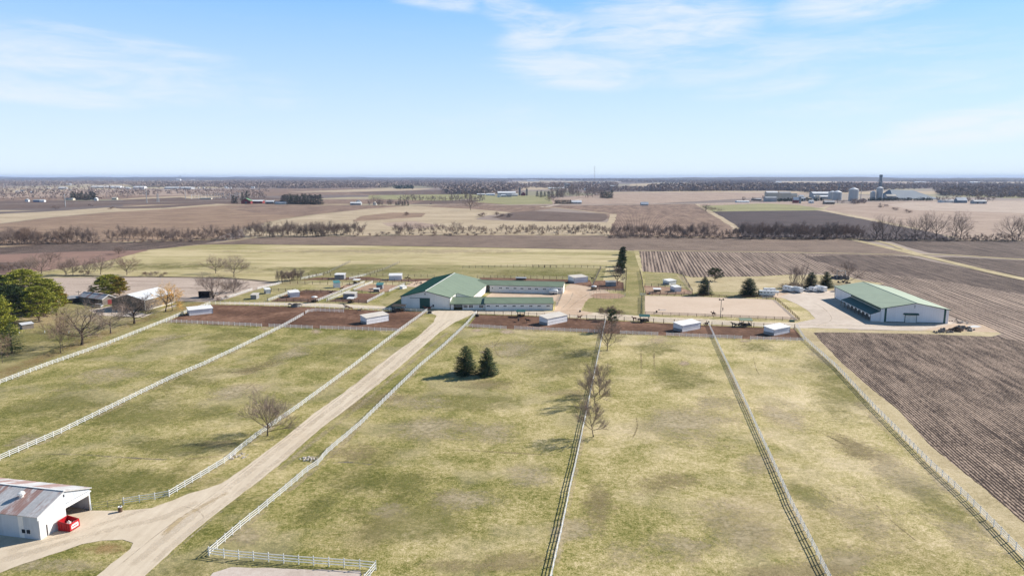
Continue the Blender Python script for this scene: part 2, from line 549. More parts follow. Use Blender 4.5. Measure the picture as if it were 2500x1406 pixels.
t = newmat('white_vinyl')      # thin hollow vinyl lets some light through
pv = t.n('ShaderNodeBsdfPrincipled', None, Base_Color=(0.87, 0.87, 0.86), Roughness=0.45)
tv = t.n('ShaderNodeBsdfTranslucent', None, Color=(0.86, 0.86, 0.85))
mv = t.n('ShaderNodeMixShader')
mv.inputs[0].default_value = 0.36
t.t.links.new(pv.outputs[0], mv.inputs[1])
t.t.links.new(tv.outputs[0], mv.inputs[2])
t.n('ShaderNodeOutputMaterial', None, Surface=mv.outputs[0])
plain('white_paint', (0.72, 0.72, 0.70), 0.6, 0.10, 0.7)
plain('grey_wood', (0.22, 0.19, 0.165), 0.9, 0.25, 1.0)
plain('brown_wood', (0.115, 0.070, 0.045), 0.9, 0.25, 1.0)
plain('dark_wood', (0.045, 0.035, 0.03), 0.9, 0.25, 1.0)
plain('pipe_metal', (0.20, 0.20, 0.19), 0.6, 0.1, 1.0)
plain('wire', (0.36, 0.34, 0.30), 0.7, 0.1, 1.0)
plain('green_trim', (0.025, 0.085, 0.070), 0.5, 0.08, 0.7)
plain('black', (0.010, 0.010, 0.012), 0.6, 0.2, 1.0)
plain('rubber', (0.018, 0.018, 0.018), 0.9, 0.2, 1.0)
plain('hay', (0.42, 0.31, 0.14), 0.95, 0.3, 2.0)
plain('red_paint', (0.40, 0.012, 0.018), 0.45, 0.12, 0.9)
plain('red_barn', (0.20, 0.030, 0.030), 0.8, 0.15, 0.3)
plain('blue_paint', (0.05, 0.14, 0.28), 0.6, 0.1, 0.3)
plain('far_white', (0.70, 0.70, 0.70), 0.6, 0.08, 0.1)
plain('far_cream', (0.58, 0.52, 0.42), 0.7, 0.08, 0.1)
plain('far_grey', (0.34, 0.35, 0.36), 0.6, 0.12, 0.1)
plain('far_dark', (0.10, 0.10, 0.11), 0.8, 0.12, 0.1)
plain('far_green_roof', (0.13, 0.26, 0.13), 0.6, 0.1, 0.2)
plain('steel', (0.42, 0.43, 0.44), 0.45, 0.12, 0.3, metal=0.35)
plain('concrete_wall', (0.50, 0.48, 0.44), 0.9, 0.12, 0.5)
plain('bark', (0.105, 0.080, 0.066), 0.95, 0.3, 2.0, spec=.1)
plain('bark_dark', (0.065, 0.050, 0.042), 0.95, 0.3, 2.0, spec=.1)
plain('pine_bark', (0.16, 0.115, 0.085), 0.95, 0.3, 2.0, spec=.1)
plain('bay_coat', (0.075, 0.028, 0.014), 0.6, 0.15, 2.0)
plain('black_coat', (0.016, 0.012, 0.011), 0.6, 0.15, 2.0)
plain('chestnut_coat', (0.19, 0.055, 0.025), 0.6, 0.15, 2.0)
plain('grey_coat', (0.10, 0.09, 0.085), 0.6, 0.35, 2.0)
plain('skin', (0.45, 0.27, 0.19), 0.6, 0.05, 2.0)
plain('dark_cloth', (0.03, 0.03, 0.045), 0.9, 0.1, 2.0)
plain('car_silver', (0.50, 0.51, 0.52), 0.3, 0.05, 0.5, metal=0.2, spec=.5)
plain('rock', (0.24, 0.20, 0.17), 0.95, 0.35, 0.9)
plain('teal_roof', (0.07, 0.21, 0.21), 0.6, 0.1, 0.6)
plain('tarp', (0.15, 0.20, 0.25), 0.6, 0.08, 0.05)
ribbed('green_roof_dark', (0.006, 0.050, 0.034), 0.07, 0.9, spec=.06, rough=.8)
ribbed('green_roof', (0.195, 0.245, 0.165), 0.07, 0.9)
ribbed('green_roof_pale', (0.33, 0.39, 0.27), 0.07, 0.9)
ribbed('white_siding', (0.80, 0.79, 0.80), 0.045, 0.9)
ribbed('cream_siding', (0.80, 0.77, 0.73), 0.06, 0.9)
ribbed('grey_siding', (0.26, 0.26, 0.265), 0.10, 0.5)
ribbed('shed_roof', (0.58, 0.53, 0.46), 0.07, 0.9)
ribbed('shed_roof_white', (0.72, 0.71, 0.69), 0.06, 0.9)
ribbed('tin_roof', (0.50, 0.50, 0.50), 0.10, 0.62, rust=1.0, axis='x', rough=.5)
ribbed('tin_roof_old', (0.56, 0.545, 0.535), 0.20, 0.62, rust=.85, axis='y')
ribbed('silver_roof', (0.62, 0.63, 0.64), 0.06, 0.9, rough=.4)
ribbed('tin_siding', (0.50, 0.53, 0.57), 0.08, 0.62)
ribbed('brown_siding', (0.165, 0.135, 0.105), 0.08, 0.6)
t = newmat('glass')
finish(t, (0.02, 0.025, 0.035), 0.12, None, 0, 0, 0, 0.6)
t = newmat('trailer_white')
finish(t, (0.76, 0.76, 0.75), 0.3, None, 0, 0, 0, 0.5)
t = newmat('puddle')
finish(t, (0.55, 0.53, 0.50), 0.5, None, 0, 0, 0, 0.6)
foliage('spruce_needles', (0.010, 0.026, 0.012), (0.022, 0.050, 0.018), (0.050, 0.092, 0.028))
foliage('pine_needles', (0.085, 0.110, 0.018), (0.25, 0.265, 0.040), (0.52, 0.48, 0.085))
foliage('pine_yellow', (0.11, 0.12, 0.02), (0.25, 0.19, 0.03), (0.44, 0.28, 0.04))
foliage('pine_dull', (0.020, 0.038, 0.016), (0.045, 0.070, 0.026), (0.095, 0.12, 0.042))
foliage('twigs', (0.17, 0.125, 0.105), (0.26, 0.195, 0.16), (0.37, 0.285, 0.235), 0.9)
foliage('twigs_dark', (0.11, 0.083, 0.072), (0.18, 0.138, 0.118), (0.27, 0.21, 0.175), 0.9)
foliage('twigs_warm', (0.15, 0.10, 0.075), (0.24, 0.165, 0.125), (0.34, 0.24, 0.18), 0.9)
foliage('twigs_orange', (0.55, 0.30, 0.07), (0.75, 0.45, 0.12), (0.85, 0.58, 0.22), 0.9)
foliage('wood_far', (0.18, 0.14, 0.125), (0.28, 0.22, 0.19), (0.40, 0.32, 0.27), 0.95)
foliage('wood_far_dark', (0.015, 0.028, 0.016), (0.03, 0.045, 0.028), (0.05, 0.065, 0.04), 0.95)
foliage('straw', (0.30, 0.24, 0.12), (0.42, 0.34, 0.19), (0.55, 0.45, 0.28), 0.95)

soft(grass, 'patch_tan', [(0.0, (0.24, 0.205, 0.10)), (0.35, (0.40, 0.33, 0.18)), (0.7, (0.56, 0.465, 0.30)), (1, (.64, .54, .38))], clumpy=True, seed=21)
soft(grass, 'patch_green', [(0.0, (0.070, 0.082, 0.016)), (0.35, (0.150, 0.155, 0.040)), (0.7, (0.25, 0.23, 0.080)), (1, (.40, .34, .16))], tuft=.1, seed=22)
soft(grass, 'patch_brown', [(0.0, (0.15, 0.12, 0.055)), (0.5, (0.27, 0.215, 0.11)), (1, (.42, .34, .19))], tuft=.1, seed=23)
soft(grass, 'patch_litter', [(0.0, (0.165, 0.127, 0.043)), (0.35, (0.258, 0.171, 0.072)), (0.7, (0.381, 0.255, 0.119)), (1, (0.484, 0.343, 0.173))], tuft=0.1, seed=9)
soft(earth, 'patch_mud', (0.10, 0.08, 0.065), (0.20, 0.17, 0.145), (0.33, 0.29, 0.25), 0.1, 0.6)
soft(earth, 'patch_dirt', (0.36, 0.26, 0.18), (0.48, 0.37, 0.27), (0.58, 0.47, 0.36), 0.08, 0.6)
soft(earth, 'patch_gravel', (0.50, 0.42, 0.31), (0.62, 0.53, 0.41), (0.70, 0.61, 0.49), 0.05, 0.5)
soft(earth, 'patch_ruts', (0.42, 0.34, 0.245), (0.51, 0.425, 0.32), (0.60, 0.51, 0.40), 0.1, 0.8)
soft(earth, 'patch_ochre', (0.40, 0.30, 0.16), (0.50, 0.39, 0.23), (0.60, 0.48, 0.31), 0.05, 0.5)


# ================================================================== GROUND
def outline(pts, jit, closed=True, step=None, seed=1):
    rnd = random.Random(seed)
    out = []
    n = len(pts)
    for i in range(n if closed else n - 1):
        a, b = pts[i], pts[(i + 1) % n]
        L = (b - a).length
        dist = max(60, min(a.length, b.length))
        st = step or max(1.2, dist * 0.012)
        k = max(1, min(160, int(L / st)))
        d = (b - a).normalized()
        nn = Vector((-d.y, d.x, 0))
        for j in range(k):
            p = a.lerp(b, j / k)
            if jit:
                q = p * (0.35 / max(jit, .2))
                amp = (mnoise.noise(q) + 0.5 * mnoise.noise(q * 3.1)) * jit * (0 if j == 0 and jit < 0.5 else 1)
                p = p + nn * amp
            out.append(p)
    if not closed:
        out.append(pts[-1])
    return out


HAYP = []


def sheet(name, mat, pts, z, jit=0.5, world_pts=False, label=None):
    P_ = [Vector((x, y, 0)) if world_pts else G(x, y) for x, y in pts]
    P_ = outline(P_, jit, seed=len(pts))
    tri = tessellate_polygon([P_])
    me = bpy.data.meshes.new(name)
    me.from_pydata([(p.x, p.y, z) for p in P_], [], [tuple(f_) for f_ in tri])
    me.materials.append(M[mat])
    me.update()
    up = [pl.normal.z for pl in me.polygons if pl.area > 1e-4]
    if up and sum(1 for u in up if u < 0) > len(up) / 2:
        me.flip_normals()
    o = link(name, me)
    tag(o, label, None, None, 'structure')
    return o


def smooth_line(pts, n=6):
    """Catmull-Rom through points"""
    out = []
    P_ = [Vector(p) for p in pts]
    for i in range(len(P_) - 1):
        p0, p1, p2, p3 = P_[max(i - 1, 0)], P_[i], P_[i + 1], P_[min(i + 2, len(P_) - 1)]
        for j in range(n):
            t = j / n
            out.append(0.5 * ((2 * p1) + (-p0 + p2) * t + (2 * p0 - 5 * p1 + 4 * p2 - p3) * t * t + (-p0 + 3 * p1 - 3 * p2 + p3) * t ** 3))
    out.append(P_[-1])
    return out


# the one big sheet, to the horizon, with far-off fields as a patchwork
t = newmat('far_land')
p = t.map(wpos(t), R(-8), (1, 0.55, 1))
cell = t.n('ShaderNodeTexVoronoi', {'feature': 'F1', 'distance': 'CHEBYCHEV'}, Vector=p, Scale=0.0022, Randomness=0.8).outputs['Color']
cs = t.n('ShaderNodeSeparateColor', None, Color=cell).outputs[0]
fine = t.noise(wpos(t), 0.02, 5, 0.6)
ff = t.m('ADD', t.m('MULTIPLY', cs, 0.8), t.m('MULTIPLY', fine, 0.2))
c = t.ramp(ff, [(0.1, (0.11, 0.085, 0.075)), (0.3, (0.20, 0.15, 0.125)), (0.5, (0.30, 0.235, 0.19)), (0.68, (0.22, 0.20, 0.12)), (0.85, (0.42, 0.34, 0.21))])
finish(t, c, 0.95)
b = MB()
b.face([(32000 * math.cos(k * math.pi / 32), 32000 * math.sin(k * math.pi / 32), 0) for k in range(64)])
tag(b.build('ground', M['far_land']), None, None, None, 'structure')

# ---- far fields (px outlines, farthest first)
far = [
    ('field_tan', [(1480, 470), (1760, 466), (2120, 468), (2500, 466), (2900, 470), (2900, 476), (2120, 474), (1700, 471), (1490, 474)]),
    ('field_brown', [(-200, 471), (300, 465), (700, 463), (1080, 470), (1180, 478), (800, 476), (300, 486), (-200, 497)]),
    ('field_pink', [(-200, 475), (150, 464), (400, 464), (620, 470), (600, 478), (300, 478), (-200, 486)]),
    ('field_tan', [(-200, 465), (40, 459), (330, 458), (300, 463), (60, 470), (-200, 474)]),
    ('field_tan', [(700, 469), (840, 464), (960, 459), (1060, 461), (1010, 465), (850, 469)]),
    ('field_brown', [(640, 461), (860, 460), (960, 459), (840, 464), (700, 469), (600, 471)]),
    ('field_dark', [(850, 470), (1020, 465), (1200, 462), (1290, 470), (1150, 476), (950, 477)]),
    ('field_green', [(900, 477), (1150, 474), (1220, 480), (1080, 491), (900, 489)]),
    ('field_tan', [(1250, 444), (1420, 444), (1480, 452), (1320, 454)]),
    ('field_tan', [(1240, 456), (1420, 455), (1470, 462), (1250, 464)]),
    ('field_tan', [(1540, 449), (1700, 447), (1740, 452), (1760, 459), (1530, 461)]),
    ('field_tan', [(1880, 444), (2100, 440), (2210, 441), (2180, 447), (2000, 447), (1900, 448)]),
    ('field_pink', [(2000, 441), (2300, 436), (2420, 443), (2300, 450), (2120, 452)]),
    ('field_tan', [(2380, 443), (2900, 444), (2900, 449), (2400, 449)]),
    ('field_tan', [(2220, 440), (2260, 442), (2250, 446), (2180, 446)]),
    ('field_tan', [(100, 452), (160, 450), (480, 449), (560, 443), (700, 445), (300, 454)]),
    ('field_tan', [(570, 438), (680, 437), (690, 440), (580, 442)]),
    ('field_tan', [(430, 441), (540, 439), (550, 443), (440, 445)]),
    ('field_tan', [(1160, 447), (1240, 445), (1260, 450), (1170, 453)]),
    # belt at rows 480-500
    ('field_pink', [(1490, 472), (1680, 469), (2000, 472), (1800, 486), (1590, 498), (1250, 500), (1350, 484)]),
    ('field_green', [(2330, 470), (2900, 468), (2900, 484), (2450, 484), (2330, 478)]),
    ('field_green', [(1190, 480), (1340, 477), (1350, 498), (1240, 500), (1130, 500), (1150, 488)]),
    ('field_brown', [(300, 497), (560, 488), (900, 486), (1140, 492), (1240, 500), (1150, 502), (900, 498), (560, 500), (300, 503)]),
    ('field_dark', [(-200, 500), (60, 489), (330, 492), (450, 486), (640, 482), (800, 490), (560, 497), (300, 500), (120, 509), (-200, 513)]),
    ('field_tan', [(280, 487), (360, 482), (480, 478), (560, 480), (440, 487), (360, 492)]),
    ('field_dark', [(300, 488), (440, 482), (470, 486), (380, 491), (300, 492)]),
    ('field_tan', [(-200, 512), (100, 514), (0, 517), (-200, 519)]),
    ('field_black', [(-200, 518), (50, 521), (0, 526), (-200, 530)]),
    ('field_tan', [(-200, 531), (100, 518), (250, 508), (360, 501), (530, 498), (570, 500), (380, 513), (250, 519), (120, 531), (0, 546), (-200, 566)]),
    ('field_dark', [(260, 507), (360, 503), (500, 497), (530, 498), (400, 508), (300, 510)]),
    ('field_mauve', [(-300, 572), (0, 547), (130, 531), (250, 520), (370, 513), (470, 506), (560, 501), (860, 500), (940, 505), (880, 512), (780, 523), (690, 535), (590, 558), (480, 600), (-300, 640)]),
    ('field_brown', [(600, 500), (760, 500), (920, 502), (1000, 503), (900, 512), (780, 522), (730, 528), (640, 522), (560, 510)]),
    ('field_tan', [(590, 560), (690, 537), (800, 521), (900, 510), (1000, 503), (1130, 506), (1190, 513), (1250, 519), (1180, 528), (1160, 536), (1235, 539),
                   (1330, 541), (1480, 543), (1500, 575), (1200, 578), (900, 580), (600, 582)]),
    ('field_mauve', [(880, 528), (960, 519), (1040, 521), (1030, 530), (930, 537), (860, 541)]),
    ('field_pink', [(930, 545), (1010, 540), (1080, 552), (1010, 560), (950, 553)]),
    ('field_dark', [(1040, 490), (1180, 489), (1140, 497), (1000, 499)]),
    ('field_brown', [(1000, 503), (1110, 502), (1260, 501), (1400, 502), (1310, 514), (1250, 519), (1160, 511)]),
    ('field_dark', [(1250, 519), (1300, 515), (1390, 519), (1490, 523), (1485, 534), (1470, 541), (1330, 540), (1235, 537), (1200, 531)]),
    ('field_brown', [(1330, 503), (1500, 500), (1700, 498), (1718, 508), (1745, 522), (1780, 540), (1830, 562), (1840, 584), (1470, 580), (1490, 550), (1480, 523), (1400, 513)]),
    ('field_pink', [(1700, 497), (1830, 494), (2020, 492), (2030, 500), (2000, 508), (1900, 504), (1710, 504)]),
    ('field_green', [(1712, 503), (1870, 497), (1950, 501), (2010, 510), (2020, 516), (1800, 517), (1735, 517)]),
    ('field_black', [(1742, 517), (1870, 515), (2015, 514), (2060, 524), (2130, 538), (2220, 556), (2300, 573), (2330, 590), (1820, 590), (1800, 560), (1770, 535)]),
    ('field_pink', [(2010, 513), (2030, 500), (2120, 494), (2300, 491), (2500, 490), (3000, 490), (3000, 595), (2380, 590), (2300, 573), (2220, 556), (2130, 538)]),
    ('field_stubble', [(2160, 500), (2220, 494), (2500, 492), (3000, 492), (3000, 530), (2500, 521), (2360, 516), (2240, 514)]),
    ('field_tan', [(1990, 513), (2012, 512), (2060, 521), (2140, 536), (2250, 560), (2240, 562), (2110, 536), (2020, 518)]),
]
zz = 0.9
for i, (m_, pts) in enumerate(far):
    sheet('field', m_, pts, 0.02 + 0.003 * i, jit=3.0)
# far roads
def lane(name, mat, pts, wid, z, jit=0.15, world_pts=False):
    P_ = [Vector((x, y, 0)) if world_pts else G(x, y) for x, y in pts]
    P_ = smooth_line(P_, 5)
    L, Rr = [], []
    for i, p in enumerate(P_):
        d = (P_[min(i + 1, len(P_) - 1)] - P_[max(i - 1, 0)]).normalized()
        n_ = Vector((-d.y, d.x, 0))
        w_ = wid if not isinstance(wid, (list, tuple)) else wid[0] + (wid[1] - wid[0]) * i / (len(P_) - 1)
        L.append(p + n_ * w_ / 2 * (1 + jit * mnoise.noise(p * .2)))
        Rr.append(p - n_ * w_ / 2 * (1 + jit * mnoise.noise(p * .2 + Vector((9, 9, 0)))))
    b = MB()
    for i in range(len(P_) - 1):
        b.face([(*q.xy, z) for q in (L[i], L[i + 1], Rr[i + 1], Rr[i])])
    me = b.mesh(name, M[mat])
    if me.polygons[0].normal.z < 0: me.flip_normals()
    o = link(name, me)
    tag(o, None, None, None, 'structure')
    return o


lane('road', 'yard_gravel', [(900, 499), (1110, 499.5), (1400, 501), (1590, 499), (1780, 496), (2060, 492.5), (2300, 491), (2700, 490)], 9, 0.17)
lane('road', 'yard_gravel', [(-200, 466), (300, 463), (640, 461), (800, 458)], 14, 0.17)
lane('road', 'yard_gravel', [(-200, 503), (60, 498), (220, 496), (420, 493), (640, 489), (900, 487)], 8, 0.17)
lane('track', 'yard_gravel', [(1320, 506), (1345, 503), (1372, 497), (1420, 486)], 7, 0.175)
lane('verge', 'field_tan', [(1320, 504), (1390, 511), (1440, 517), (1490, 522)], 9, 0.180)
lane('verge', 'field_tan', [(1498, 523), (1492, 540), (1484, 560), (1482, 578)], [12, 4], 0.180, jit=.6)
lane('verge', 'field_tan', [(1700, 498), (1720, 511), (1748, 526), (1785, 548), (1800, 560)], [8, 9], 0.180, jit=.8)
lane('verge', 'field_tan', [(760, 503), (860, 500), (1000, 499.5)], 8, 0.175)
lane('verge', 'field_tan', [(560, 512), (640, 508), (740, 505), (800, 502)], 7, 0.175)

# ---- the strips between the creek and the farm
sheet('field', 'field_red', [(-300, 690), (-300, 625), (0, 612), (200, 606), (330, 603), (360, 612), (250, 640), (120, 660), (0, 674)], 0.19, 1.0)
sheet('field', 'ploughed_dark', [(-300, 628), (-300, 612), (0, 604), (200, 593), (420, 590), (530, 586), (500, 596), (400, 607), (330, 612), (150, 616), (0, 622)], 0.20, 1.0)
sheet('field', 'field_dark', [(-300, 660), (-300, 652), (0, 641), (100, 640), (60, 655), (0, 662)], 0.20, 1.0)
sheet('hayfield', 'hay_grass', [(-300, 700), (-100, 683), (0, 673), (130, 661), (210, 640), (300, 622), (400, 606), (500, 597), (640, 596.5), (900, 600), (1250, 605.5), (1520, 611), (1560, 613),
                                (1570, 668), (1566, 700), (900, 700), (690, 692), (540, 680), (300, 676), (0, 684)], 0.020, 0.8)
sheet('field', 'ploughed_strip', [(560, 590), (640, 580), (800, 578), (1060, 574.5), (1250, 575), (1480, 577), (1860, 582), (2090, 584), (2140, 597), (2190, 610), (2230, 624),
                                  (2170, 621), (1900, 616.5), (1560, 612), (1250, 606), (900, 600), (700, 598), (560, 596), (480, 598)], 0.20, 0.5)
sheet('field', 'ploughed_dark', [(2165, 587), (2500, 589), (3200, 593), (3200, 668), (2500, 634), (2380, 627), (2270, 617), (2215, 603)], 0.20, 0.5)
sheet('field', 'ploughed_dark', [(2258, 628), (2330, 628), (2500, 637), (3200, 672), (3200, 800), (2560, 690), (2500, 677), (2380, 654), (2300, 640)], 0.20, 0.5)
lane('verge', 'dry_grass', [(560, 586), (640, 579.5), (800, 577.5), (1060, 574), (1250, 573), (1480, 575.5), (1860, 581.5), (2090, 583), (2160, 585.5), (2500, 588), (3200, 592)], 3.2, 0.30, .5)
lane('verge', 'dry_grass', [(-200, 690), (0, 673), (130, 661), (210, 640), (300, 622), (400, 606), (500, 597), (570, 588), (640, 581)], 5.0, 0.18, .6)
lane('verge', 'dry_grass', [(-100, 606), (60, 601), (200, 594), (420, 588), (560, 583)], 5.0, 0.18, .6)
sheet('field', 'ploughed_striped', [(1562, 663), (1553, 640), (1548, 613), (1900, 617.5), (2170, 622), (2225, 627), (2300, 643), (2380, 660), (2500, 684), (3200, 830), (3600, 2400), (3050, 2300),
                                    (2500, 1276), (2391, 1185), (2330, 1136), (2267, 1087), (2189, 1000), (2120, 945), (2060, 893), (2008, 841), (1983, 813), (2010, 810), (2140, 812), (2280, 815), (2420, 822), (2450, 816), (2400, 797), (2360, 786), (2318, 772), (2250, 740), (2180, 712), (2130, 694), (2110, 684),
                                    (2060, 670), (1980, 668), (1850, 675), (1690, 677), (1648, 667)], 0.012, 0.5)
sheet('field', 'ploughed_near', [(1983, 813), (2010, 810), (2140, 812), (2280, 815), (2420, 822), (2620, 850), (3300, 950), (3600, 2400), (3050, 2300),
                                 (2500, 1276), (2391, 1185), (2330, 1136), (2267, 1087), (2189, 1000), (2120, 945), (2060, 893), (2008, 841)], 0.018, 0.5)
sheet('field', 'ploughed_dark', [(1960, 628), (2060, 622), (2225, 627), (2300, 643), (2500, 684), (2800, 745), (2800, 770), (2500, 720), (2330, 690), (2180, 672), (2060, 655)], 0.022, 1.5)
lane('track', 'dry_grass', [(2070, 583), (2110, 592), (2170, 606), (2230, 620), (2300, 636), (2400, 660), (2500, 682), (2800, 742)], [7.5, 8.5], 0.24)
lane('track', 'dry_grass', [(2140, 588), (2180, 599), (2215, 612), (2250, 621), (2320, 623), (2500, 634), (2900, 656)], [5, 6.5], 0.235)
lane('verge', 'dry_grass', [(1548, 612), (1900, 616.5), (2170, 621.5), (2240, 625)], 3.5, 0.22, .5)
# grass lane behind the trees and dry patch by the arena
sheet('lawn', 'lawn_grass', [(1528, 613), (1548, 613), (1556, 640), (1566, 668), (1572, 722), (1570, 770), (1420, 765), (1432, 730), (1525, 712), (1528, 660)], 0.026, 0.3)
sheet('dry_meadow', 'dry_grass', [(1640, 668), (1690, 678), (1850, 677), (1980, 670), (2060, 673), (2110, 686), (2160, 692), (2080, 704), (1990, 712), (1890, 706), (1860, 714), (1740, 712), (1690, 714), (1665, 690)], 0.030, 0.6)
sheet('lawn', 'back_grass', [(1574, 668), (1648, 668), (1668, 690), (1690, 714), (1860, 712), (1880, 728), (1760, 724), (1578, 714)], 0.034, 0.3)
sheet('lawn', 'back_grass', [(690, 690), (760, 660), (860, 645), (1200, 648), (1480, 655), (1470, 690), (1380, 690), (1000, 690)], 0.034, 0.8)
for a_ in (('patch_green', 800, 660, 240, 9), ('patch_tan', 1000, 614, 380, 6), ('patch_green', 1320, 668, 150, 9), ('patch_green', 400, 650, 220, 8)):
    HAYP.append(a_)
# main pasture, out to behind the camera
sheet('pasture', 'pasture_grass', [(-400, -150), (-400, 500), (180, 430), (137, 272), (120, 230), (118, 200), (117.5, 160), (112, 100), (100, 40), (80, -150)],
      0.004, 0.0, True)
# stubble field and yard of the neighbour on the left
sheet('field', 'field_stubble', [(-400, 735), (0, 690), (130, 678), (300, 676), (540, 680), (690, 692), (650, 706), (560, 730), (500, 738), (430, 736), (0, 760), (-400, 790)], 0.024, 0.5)
lane('verge', 'ditch_mud', [(-300, 700), (0, 683), (130, 674), (250, 675), (320, 676), (540, 679), (680, 690)], 4.0, 0.034, .6)
sheet('lawn', 'lawn_grass', [(-400, 900), (-400, 760), (0, 745), (200, 735), (430, 735), (505, 738), (400, 780), (260, 835), (128, 880), (0, 926), (-150, 985)], 0.030, 0.3)
fan_pts = [(-120, 985), (0, 925), (60, 893), (150, 848), (250, 812), (330, 785), (400, 762), (470, 744), (506, 740), (500, 750), (400, 784), (260, 839), (128, 884), (0, 931), (-110, 978)]

sheet('yard', 'yard_gravel', [(215, 757), (280, 745), (360, 768), (430, 748), (432, 742), (380, 762), (350, 775), (240, 770)], 0.040, 0.3)


def fan(name, mat, pts, z):
    """sheet whose border thins out raggedly (attribute rim: 1 inside, 0 at the edge)"""
    P_ = outline([G(x, y) for x, y in pts], 0.4)
    c = sum(P_, Vector()) / len(P_)
    n = len(P_)
    v, f_, r_ = [], [], []
    for k, (w_, rim) in enumerate(((1.0, 0.0), (0.7, 0.42), (0.35, 0.85))):
        for p in P_:
            q = c.lerp(p, w_)
            v.append((q.x, q.y, z))
            r_.append(rim)
    v.append((c.x, c.y, z))
    r_.append(1.0)
    for k in range(2):
        for i in range(n):
            j = (i + 1) % n
            f_.append((k * n + i, k * n + j, (k + 1) * n + j, (k + 1) * n + i))
    for i in range(n):
        f_.append((2 * n + i, 2 * n + (i + 1) % n, 3 * n))
    return rimmed(name, mat, v, f_, r_)


def rimmed(name, mat, v, f_, r_):
    me = bpy.data.meshes.new(name)
    me.from_pydata(v, [], f_)
    me.materials.append(M[mat])
    at = me.attributes.new('rim', 'FLOAT', 'POINT')
    at.data.foreach_set('value', r_)
    me.update()
    if me.polygons[0].normal.z < 0: me.flip_normals()
    o = link(name, me)
    return tag(o, None, None, None, 'structure')


def blotch(name, mat, x, y, rx, ry, z, tilt=0.0):
    jr = random.Random(int(x * 3 + y))
    rx, ry = rx * 1.7, ry * 1.7
    pts = [(x + math.cos(a) * rx * jr.uniform(.75, 1.2), y + math.sin(a) * ry + math.cos(a) * rx * tilt) for a in [k * math.pi / 7 for k in range(14)]]
    return fan(name, mat, pts, z)


def ribbon(name, mat, pts, wid, z):
    P_ = smooth_line([G(x, y) for x, y in pts], 8)
    v, f_, r_ = [], [], []
    m_ = len(P_) - 1
    for i, p in enumerate(P_):
        d = (P_[min(i + 1, m_)] - P_[max(i - 1, 0)]).normalized()
        n_ = Vector((-d.y, d.x, 0)) * wid / 2
        e_ = min(1, i / 3, (m_ - i) / 3)
        for k, w_ in ((-1, 0), (-.4, .8), (.4, .8), (1, 0)):
            q = p + n_ * k
            v.append((q.x, q.y, z))
            r_.append(w_ * e_)
    for i in range(m_):
        for k in range(3):
            f_.append((i * 4 + k, i * 4 + k + 1, i * 4 + k + 5, i * 4 + k + 4))
    return rimmed(name, mat, v, f_, r_)


ribbon('bare_ground', 'patch_litter', [(-140, 980), (0, 915), (60, 892), (150, 855), (250, 818), (330, 788), (400, 767), (470, 745), (506, 739)], 13, 0.034)
blotch('bare_ground', 'patch_ochre', 70, 782, 120, 20, 0.036)
blotch('grass_patch', 'patch_tan', 215, 778, 110, 16, 0.035)
blotch('grass_patch', 'patch_green', 110, 822, 110, 22, 0.0355)
# ---- farm: dirt, gravel, sand (px outlines)
def farm(name, mat, pts, lvl, jit=0.4):
    return sheet(name, mat, pts, 0.038 + 0.0012 * lvl, jit)


farm('verge', 'dry_grass', [(1948, 803), (1983, 810), (2011, 841), (2063, 894), (2124, 946), (2193, 1001), (2271, 1088), (2334, 1138), (2395, 1187), (2504, 1278), (2860, 1640), (2700, 1640), (2500, 1370),
                            (2362, 1222), (2272, 1139), (2137, 1003), (2042, 900), (1964, 828)], 1)
farm('paddock_dirt', 'paddock_dirt', [(406, 786), (457, 764), (513, 744), (600, 746), (735, 749), (850, 755), (940, 759), (1042, 762), (976, 808), (900, 806), (760, 801), (640, 797), (520, 792)], 2, .3)
farm('paddock_dirt', 'paddock_dirt', [(1142, 798), (1166, 768), (1270, 771), (1400, 777), (1480, 782), (1620, 789), (1735, 795), (1940, 803), (1962, 831), (1832, 828), (1740, 824), (1600, 818), (1462, 813), (1350, 807), (1240, 803)], 3, .3)
farm('lane', 'gravel', [(905, 757), (1043, 757), (1200, 757), (1352, 760), (1440, 762), (1500, 766), (1570, 772), (1700, 778), (1850, 786), (1950, 788), (1985, 783), (2010, 796), (1960, 800), (1940, 801),
                        (1735, 792), (1620, 787), (1480, 780), (1400, 775), (1270, 769), (1158, 766), (1130, 765), (1065, 770), (1040, 760), (940, 757)], 5, .3)
farm('yard', 'yard_dirt', [(1352, 759), (1357, 745), (1356, 726), (1375, 716), (1382, 698), (1400, 690), (1436, 690), (1470, 706), (1490, 715), (1436, 730), (1424, 745), (1418, 758), (1450, 764), (1420, 772), (1360, 766)], 6, .5)
farm('yard', 'yard_dirt', [(1190, 722), (1205, 712), (1375, 718), (1357, 735), (1170, 733)], 7, .3)
farm('yard', 'yard_gravel', [(1905, 724), (1960, 706), (2040, 712), (2060, 726), (2160, 782), (2325, 786), (2345, 795), (2330, 803), (2250, 807), (2100, 804), (1990, 801), (1940, 801), (1948, 787), (1990, 778), (1980, 763), (1945, 742)], 8, .6)
farm('bare_ground', 'yard_dirt', [(1840, 712), (1950, 706), (2010, 708), (2060, 715), (1960, 730), (1905, 728), (1860, 724)], 7, .6)
farm('bare_ground', 'yard_dirt', [(2250, 806), (2330, 790), (2400, 793), (2440, 812), (2330, 808)], 9, .6)
farm('bare_ground', 'dry_grass', [(1985, 812), (2000, 803), (2100, 806), (2250, 808), (2350, 800), (2400, 797), (2445, 815), (2420, 822), (2280, 816), (2140, 813), (2010, 811)], 7, .4)
farm('riding_arena', 'arena_sand', [(1574, 767), (1574, 722), (1700, 724), (1850, 729.5), (1893, 732), (1950, 781), (1850, 777), (1700, 771)], 9, .05)
